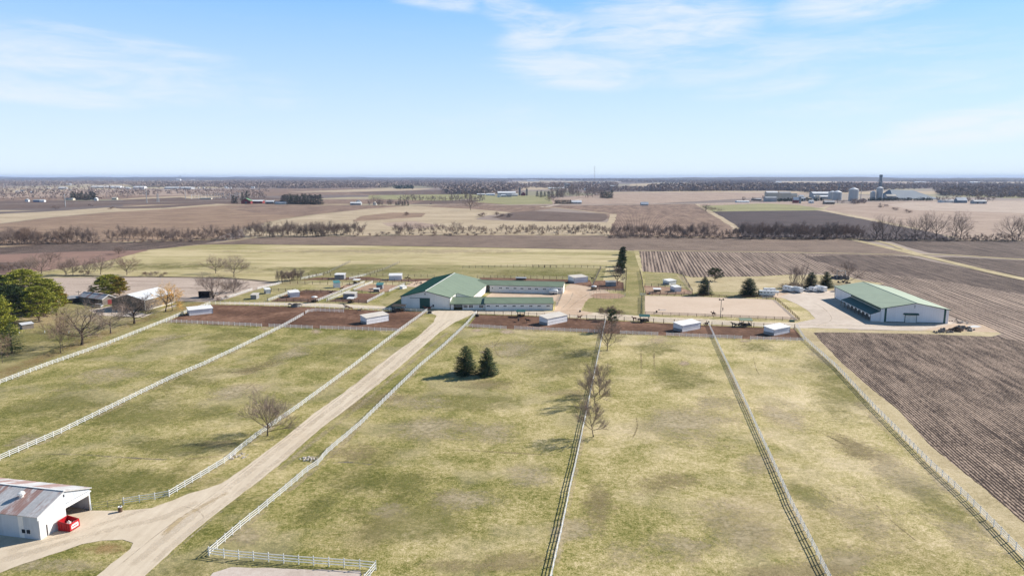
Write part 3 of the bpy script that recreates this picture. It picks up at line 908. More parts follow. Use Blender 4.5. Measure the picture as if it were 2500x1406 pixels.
farm('round_pen_dirt', 'paddock_dirt_pale', [(1440, 722), (1452, 717), (1483, 715.5), (1513, 717), (1527, 722), (1515, 728), (1483, 730), (1452, 728)], 10, .2)
farm('paddock_dirt', 'paddock_dirt', [(1448, 686), (1500, 684), (1522, 690), (1524, 710), (1445, 706)], 9, .3)
farm('paddock_dirt', 'paddock_dirt', [(1380, 692), (1392, 682), (1440, 684), (1450, 700), (1440, 700), (1400, 694)], 9, .3)
farm('paddock_dirt', 'paddock_dirt_pale', [(1572, 697), (1600, 699), (1660, 702), (1690, 712), (1690, 718), (1578, 720)], 9, .4)
farm('paddock_dirt', 'paddock_dirt', [(660, 736), (704, 717), (745, 708), (835, 710), (800, 724), (768, 738)], 9, .3)
farm('paddock_dirt', 'paddock_dirt', [(800, 736), (862, 716), (912, 717), (938, 716), (896, 740)], 9, .3)
farm('paddock_dirt', 'paddock_dirt_pale', [(862, 708), (905, 694), (975, 697), (950, 712), (925, 714)], 9, .3)
farm('paddock_dirt', 'paddock_dirt_pale', [(828, 702), (840, 696), (880, 692), (862, 699), (842, 708)], 9, .3)
farm('paddock_dirt', 'paddock_dirt', [(736, 684), (770, 678), (853, 677), (900, 676), (940, 682), (1060, 680), (1060, 688), (1015, 688), (860, 684)], 9, .3)
farm('paddock_dirt', 'paddock_dirt', [(1170, 684), (1172, 678), (1260, 679), (1395, 683), (1395, 690)], 9, .3)
farm('lawn', 'back_grass', [(945, 752), (1000, 715), (1030, 697), (985, 690), (960, 700), (990, 700), (925, 735)], 8, .4)
farm('lawn', 'back_grass', [(540, 735), (620, 709), (690, 691), (735, 684), (760, 690), (650, 736)], 6, .4)
farm('bare_ground', 'yard_dirt', [(985, 700), (1010, 688), (1040, 685), (1075, 690), (1030, 702)], 10, .4)
farm('lane', 'gravel', [(515, 741), (700, 746), (940, 755), (1000, 757), (985, 752), (940, 748), (800, 741), (660, 738), (560, 738)], 4, .4)
# drive
DR = [(1066, 769), (1059, 786), (1020, 822), (966, 860), (915, 898), (880, 927), (820, 972), (760, 1014), (695, 1068), (630, 1117), (585, 1150), (540, 1180), (500, 1194), (460, 1205), (420, 1222), (370, 1240), (300, 1246), (225, 1246),
      (60, 1215), (-200, 1190), (-500, 1500), (-100, 1440), (0, 1398), (60, 1375), (150, 1346), (200, 1328), (250, 1319), (300, 1317), (325, 1325), (318, 1340), (290, 1362), (235, 1406), (150, 1480), (330, 1480), (355, 1404), (420, 1344), (480, 1292), (560, 1229), (624, 1180),
      (680, 1137), (780, 1048), (880, 973), (972, 899), (1040, 840), (1075, 810), (1110, 787), (1158, 766), (1110, 758)]
farm('driveway', 'gravel', DR, 11, .25)
farm('slab', 'concrete', [(520, 1398), (565, 1384), (700, 1388), (880, 1393), (880, 1450), (480, 1450)], 12, .25)
ribbon('track', 'patch_ochre', [(395, 1310), (440, 1268), (500, 1232), (570, 1196)], 1.8, 0.0575)
for pts, wd in (([(1085, 775), (1000, 840), (930, 900), (840, 972), (700, 1080), (560, 1190), (420, 1300), (290, 1406)], 1.6), ([(1105, 775), (1030, 835), (965, 893), (880, 962), (750, 1066), (600, 1190), (470, 1290), (345, 1400)], 1.3)):
    ribbon('track', 'patch_gravel', pts, wd * 1.6, 0.0545)
ribbon('track', 'patch_gravel', [(-20, 1375), (120, 1335), (260, 1295), (400, 1262), (500, 1215)], 3.0, 0.0545)
ribbon('track', 'patch_gravel', [(10, 1345), (150, 1310), (260, 1275), (380, 1235)], 2.0, 0.0550)
ribbon('track', 'patch_gravel', [(1100, 760), (1300, 765), (1500, 773), (1700, 781), (1900, 792), (2060, 795), (2300, 797)], 3.0, 0.0555)
for pts, wd in (([(1075, 775), (980, 848), (905, 908), (815, 980), (670, 1092), (530, 1200), (390, 1300), (260, 1406)], .5), ([(1112, 780), (1040, 832), (975, 890), (890, 964), (765, 1062), (615, 1190), (490, 1290), (370, 1400)], .5),
                ([(430, 1232), (480, 1245), (500, 1265)], .6), ([(1000, 757), (1200, 761), (1400, 766)], 1.0), ([(1990, 795), (2030, 780), (2010, 752), (1975, 735)], .9), ([(1370, 755), (1390, 735), (1400, 712)], 1.6), ([(1385, 757), (1410, 735), (1440, 715)], 1.4)):
    ribbon('track', 'patch_ruts', pts, wd * .8, 0.0565)
# rough grass left standing under the fences
for pts in ([(500, 750), (400, 789), (260, 845), (128, 891), (0, 939)], [(741, 772), (580, 855), (420, 927), (243, 1014), (150, 1060), (0, 1126)], [(1040, 763), (976, 811), (852, 907), (728, 999), (624, 1072), (548, 1133), (413, 1214)],
            [(1160, 770), (1080, 852), (1020, 903), (880, 1041), (776, 1138), (653, 1238), (512, 1356)], [(1469, 832), (1432, 1011), (1407, 1131), (1375, 1282), (1348, 1406)], [(1742, 822), (1820, 989), (1900, 1164), (2015, 1402)],
            [(406, 790), (520, 795), (639, 800)], [(1256, 807), (1466, 816)], [(1627, 823), (1811, 830)]):
    ribbon('verge', 'patch_tan', pts, 2.6, 0.0215)
for n_, a_ in enumerate(HAYP): blotch('grass_patch', *a_, 0.0365 + n_ * .0003)
ZP = [0.0085]


def patch(mat, x, y, rx, ry, tilt=0.0, name='grass_patch'):
    ZP[0] += 0.00018
    return blotch(name, mat, x, y, rx * .95, ry, ZP[0], tilt)


for a_ in (('patch_green', 2050, 950, 95, 75, .3), ('patch_green', 1390, 890, 100, 38), ('patch_green', 1000, 1275, 190, 60), ('patch_green', 330, 1010, 190, 38, -.1), ('patch_green', 120, 1000, 150, 36, -.1), ('patch_green', 240, 1175, 260, 40),
           ('patch_green', 1320, 850, 110, 26), ('patch_green', 900, 1185, 150, 34), ('patch_green', 560, 820, 70, 14, -.1), ('patch_green', 850, 850, 80, 18, -.3), ('patch_green', 1600, 850, 60, 16), ('patch_green', 1650, 930, 80, 30), ('patch_green', 1850, 850, 50, 14),
           ('patch_green', 1180, 985, 120, 22), ('patch_green', 450, 930, 110, 20, -.2), ('patch_green', 2300, 1240, 120, 36, .5), ('patch_green', 1990, 1220, 90, 30, .4), ('patch_green', 420, 1090, 120, 24), ('patch_green', 760, 1250, 60, 30, -.5), ('patch_green', 480, 1380, 80, 26, -.3),
           ('patch_tan', 1690, 1045, 130, 50), ('patch_tan', 1640, 1345, 110, 40), ('patch_tan', 1790, 1290, 110, 60, .2), ('patch_tan', 1920, 1020, 80, 32, .3), ('patch_tan', 2180, 1150, 130, 46, .5), ('patch_tan', 2120, 1270, 130, 52, .4), ('patch_tan', 2370, 1330, 110, 45, .6),
           ('patch_tan', 1060, 1050, 110, 32), ('patch_tan', 1180, 1060, 90, 26), ('patch_tan', 230, 925, 120, 22, -.2), ('patch_tan', 700, 868, 80, 16, -.3), ('patch_tan', 1240, 855, 80, 20), ('patch_tan', 1000, 985, 90, 20), ('patch_tan', 1130, 1225, 90, 28), ('patch_tan', 950, 1245, 50, 18),
           ('patch_tan', 1530, 1360, 80, 40), ('patch_tan', 2060, 1370, 120, 40), ('patch_tan', 1760, 985, 60, 24), ('patch_tan', 560, 960, 90, 18, -.2), ('patch_tan', 60, 1080, 70, 18, -.2), ('patch_tan', 600, 1310, 50, 22), ('patch_tan', 1400, 1290, 60, 30), ('patch_tan', 1300, 1160, 70, 26),
           ('patch_tan', 1850, 1140, 70, 30), ('patch_tan', 380, 835, 80, 12, -.2), ('patch_tan', 2000, 870, 36, 12, .6),
           ('patch_brown', 870, 1108, 80, 20), ('patch_brown', 1240, 1370, 90, 24), ('patch_brown', 620, 900, 70, 12, -.3), ('patch_brown', 880, 985, 120, 16, -.2), ('patch_brown', 2090, 1100, 80, 24, .4), ('patch_brown', 1460, 1240, 40, 60), ('patch_brown', 1620, 1180, 90, 30),
           ('patch_brown', 1950, 1400, 160, 24), ('patch_brown', 1100, 1380, 120, 18), ('patch_brown', 1400, 960, 50, 14), ('patch_brown', 1200, 940, 90, 14), ('patch_brown', 540, 1085, 60, 10)):
    patch(*a_)
for pts, wd, mt in (([(1228, 815), (1212, 838), (1208, 850), (1216, 866), (1240, 878), (1262, 888)], .9, 'patch_brown'), ([(1214, 838), (1196, 852)], .6, 'patch_brown'),
                    ([(640, 920), (600, 948), (560, 962), (500, 980), (440, 992)], .9, 'patch_brown'), ([(1550, 1010), (1556, 1040), (1542, 1075)], .8, 'patch_brown'),
                    ([(1838, 862), (1846, 900), (1862, 925)], .7, 'patch_brown'), ([(1565, 840), (1566, 930)], 1.6, 'patch_brown'), ([(1595, 842), (1600, 930)], 1.6, 'patch_brown'),
                    ([(2130, 1220), (2170, 1265), (2250, 1330)], .8, 'patch_brown'), ([(2080, 1180), (2130, 1240)], .6, 'patch_brown'), ([(1080, 1095), (1250, 1105), (1380, 1112)], 2.0, 'patch_brown'),
                    ([(800, 1130), (850, 1128), (925, 1136)], 1.6, 'patch_mud'), ([(100, 1108), (190, 1109), (270, 1114), (350, 1119), (430, 1123)], 1.5, 'patch_mud'), ([(440, 1122), (520, 1114), (560, 1112)], 3.2, 'patch_brown'),
                    ([(2080, 970), (2150, 1035), (2290, 1170), (2400, 1280), (2500, 1385)], 5, 'patch_tan'), ([(1200, 880), (1160, 905)], .5, 'patch_brown')):
    ribbon('track', mt, pts, wd * .75, 0.0195)
for a_ in ((1615, 828, 26, 12), (650, 803, 16, 5), (772, 808, 14, 6), (1240, 811, 20, 7), (1822, 833, 18, 5), (1670, 887, 15, 6), (1165, 806, 14, 5), (1180, 860, 14, 4)):
    blotch('bare_ground', 'patch_dirt', *a_, 0.0200)
# weedy middle of the turning island and fringe of the drive
blotch('grass_patch', 'patch_litter', 240, 1338, 80, 14, 0.0200)
blotch('grass_patch', 'patch_tan', 120, 1380, 150, 18, 0.0203)
ribbon('verge', 'patch_tan', [(655, 1172), (760, 1082), (860, 1005), (970, 912), (1060, 838), (1100, 806)], 2.6, 0.0206)
ribbon('verge', 'patch_tan', [(480, 1228), (700, 1198), (780, 1120), (890, 1028)], 1.6, 0.0208)

# ---- hills on the skyline
def hills(y0, x0, x1, dist, hmax, mat, seed, base=0):
    b = MB()
    n = 120
    pr = None
    for i in range(n + 1):
        a = math.atan2((x0 + (x1 - x0) * i / n - CX) / FPX, 1.0)
        h = hmax * (0.55 + 0.45 * mnoise.noise(Vector((i * 0.07, seed, 0))) + 0.12 * mnoise.noise(Vector((i * 0.4, seed, 3))))
        h *= min(1, i / 12, (n - i) / 12) if base else 1
        c = (math.sin(a) , math.cos(a))
        row = [(c[0] * dist, c[1] * dist, 0), (c[0] * (dist + 700), c[1] * (dist + 700), h * 0.8), (c[0] * (dist + 1400), c[1] * (dist + 1400), h), (c[0] * (dist + 3000), c[1] * (dist + 3000), 0)]
        if pr:
            for k in range(3):
                b.face([pr[k], row[k], row[k + 1], pr[k + 1]])
        pr = row
    o = b.build('hills', M[mat])
    tag(o, None, None, None, 'structure')


earth('hill_wood', (0.07, 0.065, 0.06), (0.10, 0.09, 0.08), (0.15, 0.13, 0.11), 0.002, 0.01)
hills(430, -900, 1060, 21000, 104, 'hill_wood', 1, 1)
hills(430, -900, 3400, 13000, 72, 'hill_wood', 4)
hills(430, 1380, 3600, 10500, 84, 'hill_wood', 9, 1)


# ================================================================== BUILDINGS
def frame(c0, c1):
    """front-left and front-right foot (pixels or Vectors) -> origin, heading, length"""
    a = G(*c0) if len(c0) == 2 else Vector(c0)
    b = G(*c1) if len(c1) == 2 else Vector(c1)
    d = b - a
    return a, math.atan2(d.y, d.x), d.length


def gable_walls(L, W, he, hr, along, b=None):
    b = b or MB()
    if along == 'x':       # ridge runs along the front
        for x, fl in ((0, 0), (L, 1)):
            pts = [(x, 0, 0), (x, W, 0), (x, W, he), (x, W / 2, hr), (x, 0, he)]
            b.face(pts if fl else pts[::-1])
        b.face([(0, 0, 0), (L, 0, 0), (L, 0, he), (0, 0, he)])
        b.face([(L, W, 0), (0, W, 0), (0, W, he), (L, W, he)])
    else:
        for y, fl in ((0, 1), (W, 0)):
            pts = [(0, y, 0), (L, y, 0), (L, y, he), (L / 2, y, hr), (0, y, he)]
            b.face(pts if fl else pts[::-1])
        b.face([(0, W, 0), (0, 0, 0), (0, 0, he), (0, W, he)])
        b.face([(L, 0, 0), (L, W, 0), (L, W, he), (L, 0, he)])
    return b


def slab(b, pts, th):
    """roof plane given counter-clockwise seen from above, thickness th below"""
    a, c, d = Vector(pts[0]), Vector(pts[1]), Vector(pts[-1])
    n_ = (c - a).cross(d - a).normalized() * th
    return b.solid([Vector(p) - n_ for p in pts], pts)


def gable_roofs(L, W, he, hr, along, ov=0.4, th=0.16):
    """two roof slopes, each its own mesh"""
    up = 0.05
    if along == 'x':
        s_ = (hr - he) / (W / 2)
        e = he - ov * s_ + th + up
        r_ = hr + th + up
        A = slab(MB(), [(-ov, -ov, e), (L + ov, -ov, e), (L + ov, W / 2 - .01, r_), (-ov, W / 2 - .01, r_)], th)
        B = slab(MB(), [(L + ov, W + ov, e), (-ov, W + ov, e), (-ov, W / 2 + .01, r_), (L + ov, W / 2 + .01, r_)], th)
        cap = MB().bar((-ov - .02, W / 2, r_ + .02), (L + ov + .02, W / 2, r_ + .02), 0.35, 0.08)
    else:
        s_ = (hr - he) / (L / 2)
        e = he - ov * s_ + th + up
        r_ = hr + th + up
        A = slab(MB(), [(-ov, W + ov, e), (-ov, -ov, e), (L / 2 - .01, -ov, r_), (L / 2 - .01, W + ov, r_)], th)
        B = slab(MB(), [(L + ov, -ov, e), (L + ov, W + ov, e), (L / 2 + .01, W + ov, r_), (L / 2 + .01, -ov, r_)], th)
        cap = MB().bar((L / 2, -ov - .02, r_ + .02), (L / 2, W + ov + .02, r_ + .02), 0.35, 0.08)
    return A, B, cap


def onface(face, L, W, s0, s1, z0, z1, d0=-0.02, d1=0.05):
    """box on a wall: s along the wall seen from outside left to right"""
    b = MB()
    if face == 'F': return b.box(s0, -d1, z0, s1, -d0, z1)
    if face == 'B': return b.box(L - s1, W + d0, z0, L - s0, W + d1, z1)
    if face == 'R': return b.box(L + d0, s0, z0, L + d1, s1, z1)
    return b.box(-d1, W - s1, z0, -d0, W - s0, z1)


def add_window(t, face, L, W, s0, s1, z0, z1, name='window', fm='white_vinyl', gm='glass'):
    f_ = onface(face, L, W, s0 - .08, s1 + .08, z0 - .08, z1 + .08).build(name, M[fm], t)
    onface(face, L, W, s0, s1, z0, z1, 0.05, 0.075).build('pane', M[gm], f_)
    return f_


def add_door(t, face, L, W, s0, s1, z1, mat='white_paint', handle=True):
    d = onface(face, L, W, s0, s1, 0.05, z1).build('door', M[mat], t)
    if handle:
        onface(face, L, W, s1 - .25, s1 - .12, min(1.1, z1 * .45), min(1.25, z1 * .45 + .15), .05, .12).build('handle', M['black'], d)
    return d


def building(name, label, cat, c0, c1, W, he, hr, along, wall, roof, ov=0.4, roof2=None, group=None, trim=None):
    a, rz, L = frame(c0, c1)
    if isinstance(W, tuple):
        d = G(*W) - a
        W = abs(-d.x * math.sin(rz) + d.y * math.cos(rz))
    t_ = thing(name, label, cat, a, rz, group)
    gable_walls(L, W, he, hr, along).build('wall', M[wall], t_)
    A, B, cap = gable_roofs(L, W, he, hr, along, ov)
    ra = A.build('roof', M[roof], t_)
    B.build('roof', M[roof2 or roof], t_)
    cap.build('ridge_cap', M[trim or roof], ra)
    if trim:
        b = MB()
        for x, y in ((0, 0), (L, 0), (0, W), (L, W)):
            b.box(x - .06, y - .06, 0, x + .06, y + .06, he)
        if along == 'y':
            for y in (-ov - .03, W + ov + .03):
                b.bar((-ov, y, he - .1), (L / 2, y, hr + .08), .06, .25).bar((L / 2, y, hr + .08), (L + ov, y, he - .1), .06, .25)
        b.box(-.03, -.03, 0, L + .03, 0.0, .25)
        b.build('trim', M[trim], t_)
    return t_, L, W, rz


# ---- main barn
hr = 8.3
r0 = G(1037, 711, hr)
r1 = G(1121, 668, hr)
a, rz, L = frame((980, 752), (1100, 754.5))
rz = -R(8.2)
nrm = Vector((-math.sin(rz), math.cos(rz), 0))
Wb = 61.0
t_ = thing('riding_barn', 'large white barn with long green gable roof and dark green sliding door', 'barn', a, rz)
gable_walls(L, Wb, 5.6, hr, 'y').build('wall', M['cream_siding'], t_)
A, B, cap = gable_roofs(L, Wb, 5.6, hr, 'y', .5)
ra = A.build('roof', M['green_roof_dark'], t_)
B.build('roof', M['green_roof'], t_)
cap.build('ridge_cap', M['white_paint'], ra)
sl_ = (hr - 5.6) / (L / 2)
zr = lambda x: hr + .21 - sl_ * (x - L / 2)
AX = L + 7.9
slab(MB(), [(AX + .4, 12.3, zr(AX + .4)), (AX + .4, Wb + .5, zr(AX + .4)), (L + .5, Wb + .5, zr(L + .5)), (L + .5, 12.3, zr(L + .5))], .16).build('aisle_roof', M['green_roof'], t_)
b = MB()
b.face([(AX, 12.5, 0), (AX, Wb, 0), (AX, Wb, zr(AX) - .2), (AX, 12.5, zr(AX) - .2)])
b.face([(AX, Wb, 0), (L, Wb, 0), (L, Wb, zr(L) - .25), (AX, Wb, zr(AX) - .2)])
b.face([(L, 12.5, 0), (AX, 12.5, 0), (AX, 12.5, zr(AX) - .2), (L, 12.5, zr(L) - .25)])
b.build('aisle_wall', M['cream_siding'], t_)
for k in range(4):
    add_window(t_, 'R', AX, Wb, 27 + k * 4.4, 27.8 + k * 4.4, 1.9, 2.5)
d = onface('F', L, Wb, 9.0, 13.9, .05, 4.9, 0.0, .10).build('sliding_door', M['green_trim'], t_)
onface('F', L, Wb, 4.2, 13.95, 4.95, 5.12, 0.0, .16).build('door_track', M['green_trim'], d)
add_window(t_, 'F', L, Wb, 15.1, 15.8, 1.0, 2.1)
onface('F', L, Wb, 11.4, 11.8, 6.6, 7.3).build('vent', M['black'], t_)
b = MB()
b.box(-.07, -.07, 0, .05, .05, 5.6).box(L - .05, -.07, 0, L + .07, .05, 5.6)
b.bar((-.5, -.55, 5.45), (L / 2, -.55, hr + .12), .06, .28).bar((L / 2, -.55, hr + .12), (L + .5, -.55, 5.45), .06, .28)
b.build('trim', M['green_trim'], t_)
BARN = (a, rz, L, Wb)
# low pale roof behind the barn
q = a + nrm * (Wb + .6) + Vector((math.cos(rz), math.sin(rz), 0)) * 5
t2, l2, w2, _ = building('lean_shed', 'pale low shed showing behind the far ridge end of the green barn', 'shed', tuple(q), tuple(q + Vector((math.cos(rz), math.sin(rz), 0)) * 13), 5, 4.4, 6.7, 'y', 'cream_siding', 'shed_roof_white')

# ---- front wing: porch, office, stalls
e1 = Vector((math.cos(rz), math.sin(rz), 0))


def wing(name, label, c0, L, W, he, hr, wall='cream_siding', back=0):
    t_ = thing(name, label, 'stable', c0, rz2)
    gable_walls(L, W, he, hr, 'x').build('wall', M[wall], t_)
    A, B, cap = gable_roofs(L + back, W, he, hr, 'x', .35)
    for q_ in (A, B, cap): q_.v = [(x - back, y, z) for x, y, z in q_.v]
    ra = A.build('roof', M['green_roof'], t_)
    B.build('roof', M['green_roof'], t_)
    cap.build('ridge_cap', M['green_roof'], ra)
    b = MB().box(-.05, -.38, he - .12, L + .3, -.33, he + .06).box(0, -.04, 0, .15, 0, he).box(L - .15, -.04, 0, L, 0, he)
    b.build('trim', M['green_trim'], t_)
    return t_


A0, A1 = G(1184, 757.5), G(1350, 757.5)
rz2 = math.atan2((A1 - A0).y, (A1 - A0).x)
LW = (A1 - A0).length
t_ = wing('stable_wing', 'long white stable wing with green roof beside the gravel drive, eight window pairs', A0, LW, 11.5, 3.2, 4.9)
for x in (1192, 1214, 1233, 1255, 1274.5, 1296, 1316, 1338):
    s_ = LW * (x - 1184) / 166.0
    add_window(t_, 'F', LW, 11.5, s_ - .65, s_ - .1, 1.75, 2.3, fm='white_paint')
    add_window(t_, 'F', LW, 11.5, s_ + .1, s_ + .65, 1.75, 2.3, fm='white_paint')
add_door(t_, 'R', LW, 11.5, 4.2, 7.2, 3.0, 'cream_siding')
# office block and open porch
O0 = G(1100.5, 756)
LO = (A0 - O0).length - 0.05
t_ = thing('office_wing', 'low white office wing with dark open porch and three triple windows', 'office', O0, rz2)
px = LO * 38 / 83.5
b = MB()
gable_walls(LO - px, 11.6, 2.75, 4.75, 'x', b)
b.v = [(x + px, y, z) for x, y, z in b.v]
b.build('wall', M['cream_siding'], t_)
b = MB()
for q_ in ((0, 5.5, 0, px - .02, 5.7, 2.8), (0, 0, 0, 1.2, .15, 2.7), (px - 1.7, 0.02, 0, px - .02, .17, 2.7), (0.02, .2, 0, .17, 5.4, 2.7)):
    MB().box(*q_).build('porch_wall', M['cream_siding'], t_)
for x in (0.1, 1.3, px - 1.8):
    MB().box(x, -.16, 0, x + .16, 0, 2.75).build('porch_post', M['white_paint'], t_)
A_, B_, cap = gable_roofs(LO, 11.6, 2.75, 4.8, 'x', .5)
ra = A_.build('roof', M['green_roof'], t_)
B_.build('roof', M['green_roof'], t_)
cap.build('ridge_cap', M['green_roof'], ra)
MB().box(0, -.53, 2.5, LO, -.47, 2.75).build('trim', M['green_trim'], t_)
for i, x0 in enumerate((1131.5, 1144.5, 1169.5)):
    for k in range(3):
        s_ = LO * (x0 - 1100 + k * 3.3) / 83.5
        add_window(t_, 'F', LO, 11.6, s_, s_ + .45, .95, 2.15)
MB().tube([(px + 11, 3, 3.4), (px + 11, 3, 4.9)], [.07, .07], 8).build('vent_pipe', M['pipe_metal'], t_)
MB().tube([(px + 2, 3, 3.4), (px + 2, 3, 4.0)], [.07, .07], 8).build('vent_pipe', M['pipe_metal'], t_)
# back wing
B0, B1 = G(1195, 713), G(1374, 717.5)
rz2 = math.atan2((B1 - B0).y, (B1 - B0).x)
LB = (B1 - B0).length
t_ = wing('stable_wing', 'long white stable wing with green roof behind the courtyard, ten small windows', B0, LB, 12, 3.75, 5.4, 'cream_siding', back=7.0)
add_window(t_, 'F', LB, 12, LB * .042 - .3, LB * .042 + .3, 2.0, 2.5, fm='white_paint')
for x in (1222.5, 1239, 1258, 1275, 1293.5, 1310.5, 1329.5, 1346.5, 1365.5):
    s_ = LB * (x - 1195) / 179.0
    add_window(t_, 'F', LB, 12, s_ - .72, s_ - .1, 2.05, 2.6, fm='white_paint')
    add_window(t_, 'F', LB, 12, s_ + .1, s_ + .72, 2.05, 2.6, fm='white_paint')
add_door(t_, 'R', LB, 12, 4.2, 7.4, 3.2, 'cream_siding')

# ---- big pole barn on the right
P0, P1 = G(2151, 786), G(2314, 790)
rz3 = math.atan2((P1 - P0).y, (P1 - P0).x)
pn = Vector((-math.sin(rz3), math.cos(rz3), 0))
LP = (P1 - P0).length
WP = (G(2052, 728) - P0).length * 1.0
he3 = 5.9
hr3 = 8.4
t_ = thing('machine_shed', 'big white pole barn with pale green roof and green corner stripes at the gravel yard', 'barn', P0, rz3)
b = gable_walls(LP, WP, he3, hr3, 'y')
b.build('wall', M['white_siding'], t_)
A, B, cap = gable_roofs(LP, WP, he3, hr3, 'y', .45)
ra = A.build('roof', M['green_roof_pale'], t_)
B.build('roof', M['green_roof_pale'], t_)
cap.build('ridge_cap', M['green_trim'], ra)
b = MB()
b.box(1.1, -.05, 0, 1.9, -.0, he3 + .12).box(LP - 1.9, -.05, 0, LP - 1.1, 0, he3 + .12)
b.box(1.95, -.045, 0, LP - 1.95, 0, .3).box(-.05, WP - .5, 0, 0, WP, he3).box(-.05, 18, 0, -.0, WP - .5, .3)
b.bar((-.5, -.5, he3 - .1), (LP / 2, -.5, hr3 + .12), .06, .25).bar((LP / 2, -.5, hr3 + .12), (LP + .5, -.5, he3 - .1), .06, .25)
b.bar((-.5, -.45, he3), (-.5, WP + .45, he3), .06, .3)
b.build('trim', M['green_trim'], t_)
dd = onface('F', LP, WP, LP * .355, LP * .525, .1, 3.4, 0, .07).build('door', M['white_paint'], t_)
b = MB()
b.box(LP * .35, -.12, 0, LP * .357, -.0, 3.5).box(LP * .523, -.12, 0, LP * .53, -.0, 3.5).box(LP * .35, -.12, 3.42, LP * .53, -.0, 3.52)
b.build('door_frame', M['green_trim'], dd)
b = MB().solid([(LP * .315, -.02, 3.6), (LP * .335, -1.1, 3.45), (LP * .545, -1.1, 3.45), (LP * .565, -.02, 3.6)], [(LP * .33, -.02, 4.15), (LP * .34, -.9, 3.65), (LP * .54, -.9, 3.65), (LP * .55, -.02, 4.15)])
b.build('canopy', M['green_trim'], t_)
for z in (6.5, 7.2):
    onface('F', LP, WP, LP / 2 - .55, LP / 2 - .15, z, z + .28).build('vent', M['black'], t_)
# lean-to on the left flank
lw, y0, y1 = 4.2, 1.2, (G(2086, 748) - P0).dot(pn) + 1
ht, hl = 4.5, 3.0
sl = slab(MB(), [(-lw, y1, hl), (-lw, y0, hl), (-.02, y0, ht), (-.02, y1, ht)], .12).build('lean_to_roof', M['green_trim'], t_)
MB().box(-lw - .05, y0 - .05, hl - .32, -lw + .05, y1 + .05, hl - .13).build('fascia', M['white_paint'], sl)
for k in range(9):
    y = y0 + (y1 - y0) * k / 8
    MB().box(-lw + .06, y - .09, 0, -lw + .24, y + .09, hl - .3).build('post', M['brown_wood'], t_)
    if k < 7:
        MB().box(-lw + .08, y + .35, hl - 1.25, -lw + .14, y + 1.9, hl - .4).build('hay_panel', M['white_paint'], t_)
onface('L', LP, WP, WP - y1 + 1, WP - y0 - 1, .1, 3.0, 0, .05).build('stall_front', M['dark_wood'], t_)
onface('L', LP, WP, WP - y1 + .5, WP - y0, ht + .15, he3 - .3, 0, .05).build('opening', M['green_trim'], t_)
b = MB()
b.face([(-lw, y0, 0), (0, y0, 0), (0, y0, ht - .2), (-lw, y0, hl - .2)])
b.build('end_wall', M['white_siding'], t_)


# ---- run-in sheds: mono-pitch boxes
def run_in(label, c0, c1, W, hf, hb, roof='shed_roof', wall='white_siding', open_front=False, band=True, name='run_in_shed', group='run-in sheds in the paddocks', kick='grey_siding', slope='y'):
    a, rz_, L = frame(c0, c1)
    if isinstance(W, tuple):
        d = G(*W) - a
        W = abs(-d.x * math.sin(rz_) + d.y * math.cos(rz_))
    t_ = thing(name, label, 'shed', a, rz_, group)
    z = lambda x, y: hf + (hb - hf) * (y / W)
    b = MB()
    if not open_front:
        b.face([(0, 0, 0), (L, 0, 0), (L, 0, hf), (0, 0, hf)])
    else:
        b.face([(0, W * .92, 0), (L, W * .92, 0), (L, W * .92, hb), (0, W * .92, hb)])
        b.box(0, -.01, hf - .5, L, .05, hf)
    b.face([(L, W, 0), (0, W, 0), (0, W, hb), (L, W, hb)])
    b.face([(0, W, 0), (0, 0, 0), (0, 0, hf), (0, W, hb)])
    b.face([(L, 0, 0), (L, W, 0), (L, W, hb), (L, 0, hf)])
    b.build('wall', M[wall], t_)
    o_ = .25
    s_ = (hb - hf) / W
    slab(MB(), [(-o_, -o_, hf - o_ * s_ + .14), (L + o_, -o_, hf - o_ * s_ + .14), (L + o_, W + o_, hb + o_ * s_ + .14), (-o_, W + o_, hb + o_ * s_ + .14)], .1).build('roof', M[roof], t_)
    if band:
        b = MB()
        b.box(-.04, -.04, 0, 0, W + .04, 1.15)
        b.box(0, -.035, 1.15, L, 0, 1.22)
        b.box(-.05, -.05, 0, .05, .05, hf)
        b.box(L - .05, -.05, 0, L + .05, .05, hf)
        b.build('kick_board', M[kick], t_)
    return t_


run_in('long white-roofed run-in shed against the leftmost white fence', (462, 771), (520, 765), 5.2, 2.4, 3.0, 'shed_roof_white')
run_in('run-in shed with pale roof in the brown paddock left of the drive', (895, 792.5), (949.5, 783), 4.6, 2.7, 3.4)
run_in('run-in shed with cream roof in the paddock just right of the drive', (1336.5, 795), (1385, 785), 4.8, 2.8, 3.5)
run_in('white-roofed run-in shed in the middle paddock below the sand arena', (1665, 811), (1710, 802.5), 4.6, 2.6, 3.2, 'shed_roof_white')
run_in('run-in shed in the last dark paddock near the right corner of fences', (1889, 820), (1928, 812), 4.6, 2.4, 3.0, 'shed_roof_white')
run_in('big cream run-in shed behind the right end of the stable wings', (1402, 692), (1435, 689), 6.5, 3.2, 3.8)
run_in('low brown-grey shed in the far dark paddock beside the bare tree', (1480, 699), (1504, 699), 3.4, 2.4, 2.6, 'shed_roof', 'grey_siding', band=False)
run_in('bluish white calf shelter in the green field behind the sand arena', (1633, 696), (1651, 693.5), 4.5, 2.2, 2.6, 'shed_roof_white')
run_in('white shed with brown walls beside the sand arena back rail', (1647, 713), (1663, 712), 4.5, 2.5, 2.9, 'shed_roof_white')
run_in('white-roofed shed with tall front between the back paddocks', (708, 727), (732, 725), 5.2, 2.5, 2.9, 'shed_roof_white')
run_in('small white shed at the top left of the back paddocks', (649, 718), (661, 717), 4.2, 2.3, 2.6, 'shed_roof_white')
run_in('small grey shed with cream roof near the left back paddock fence', (612, 731), (626, 731), 4.0, 2.2, 2.6, 'shed_roof', 'grey_siding', band=False)
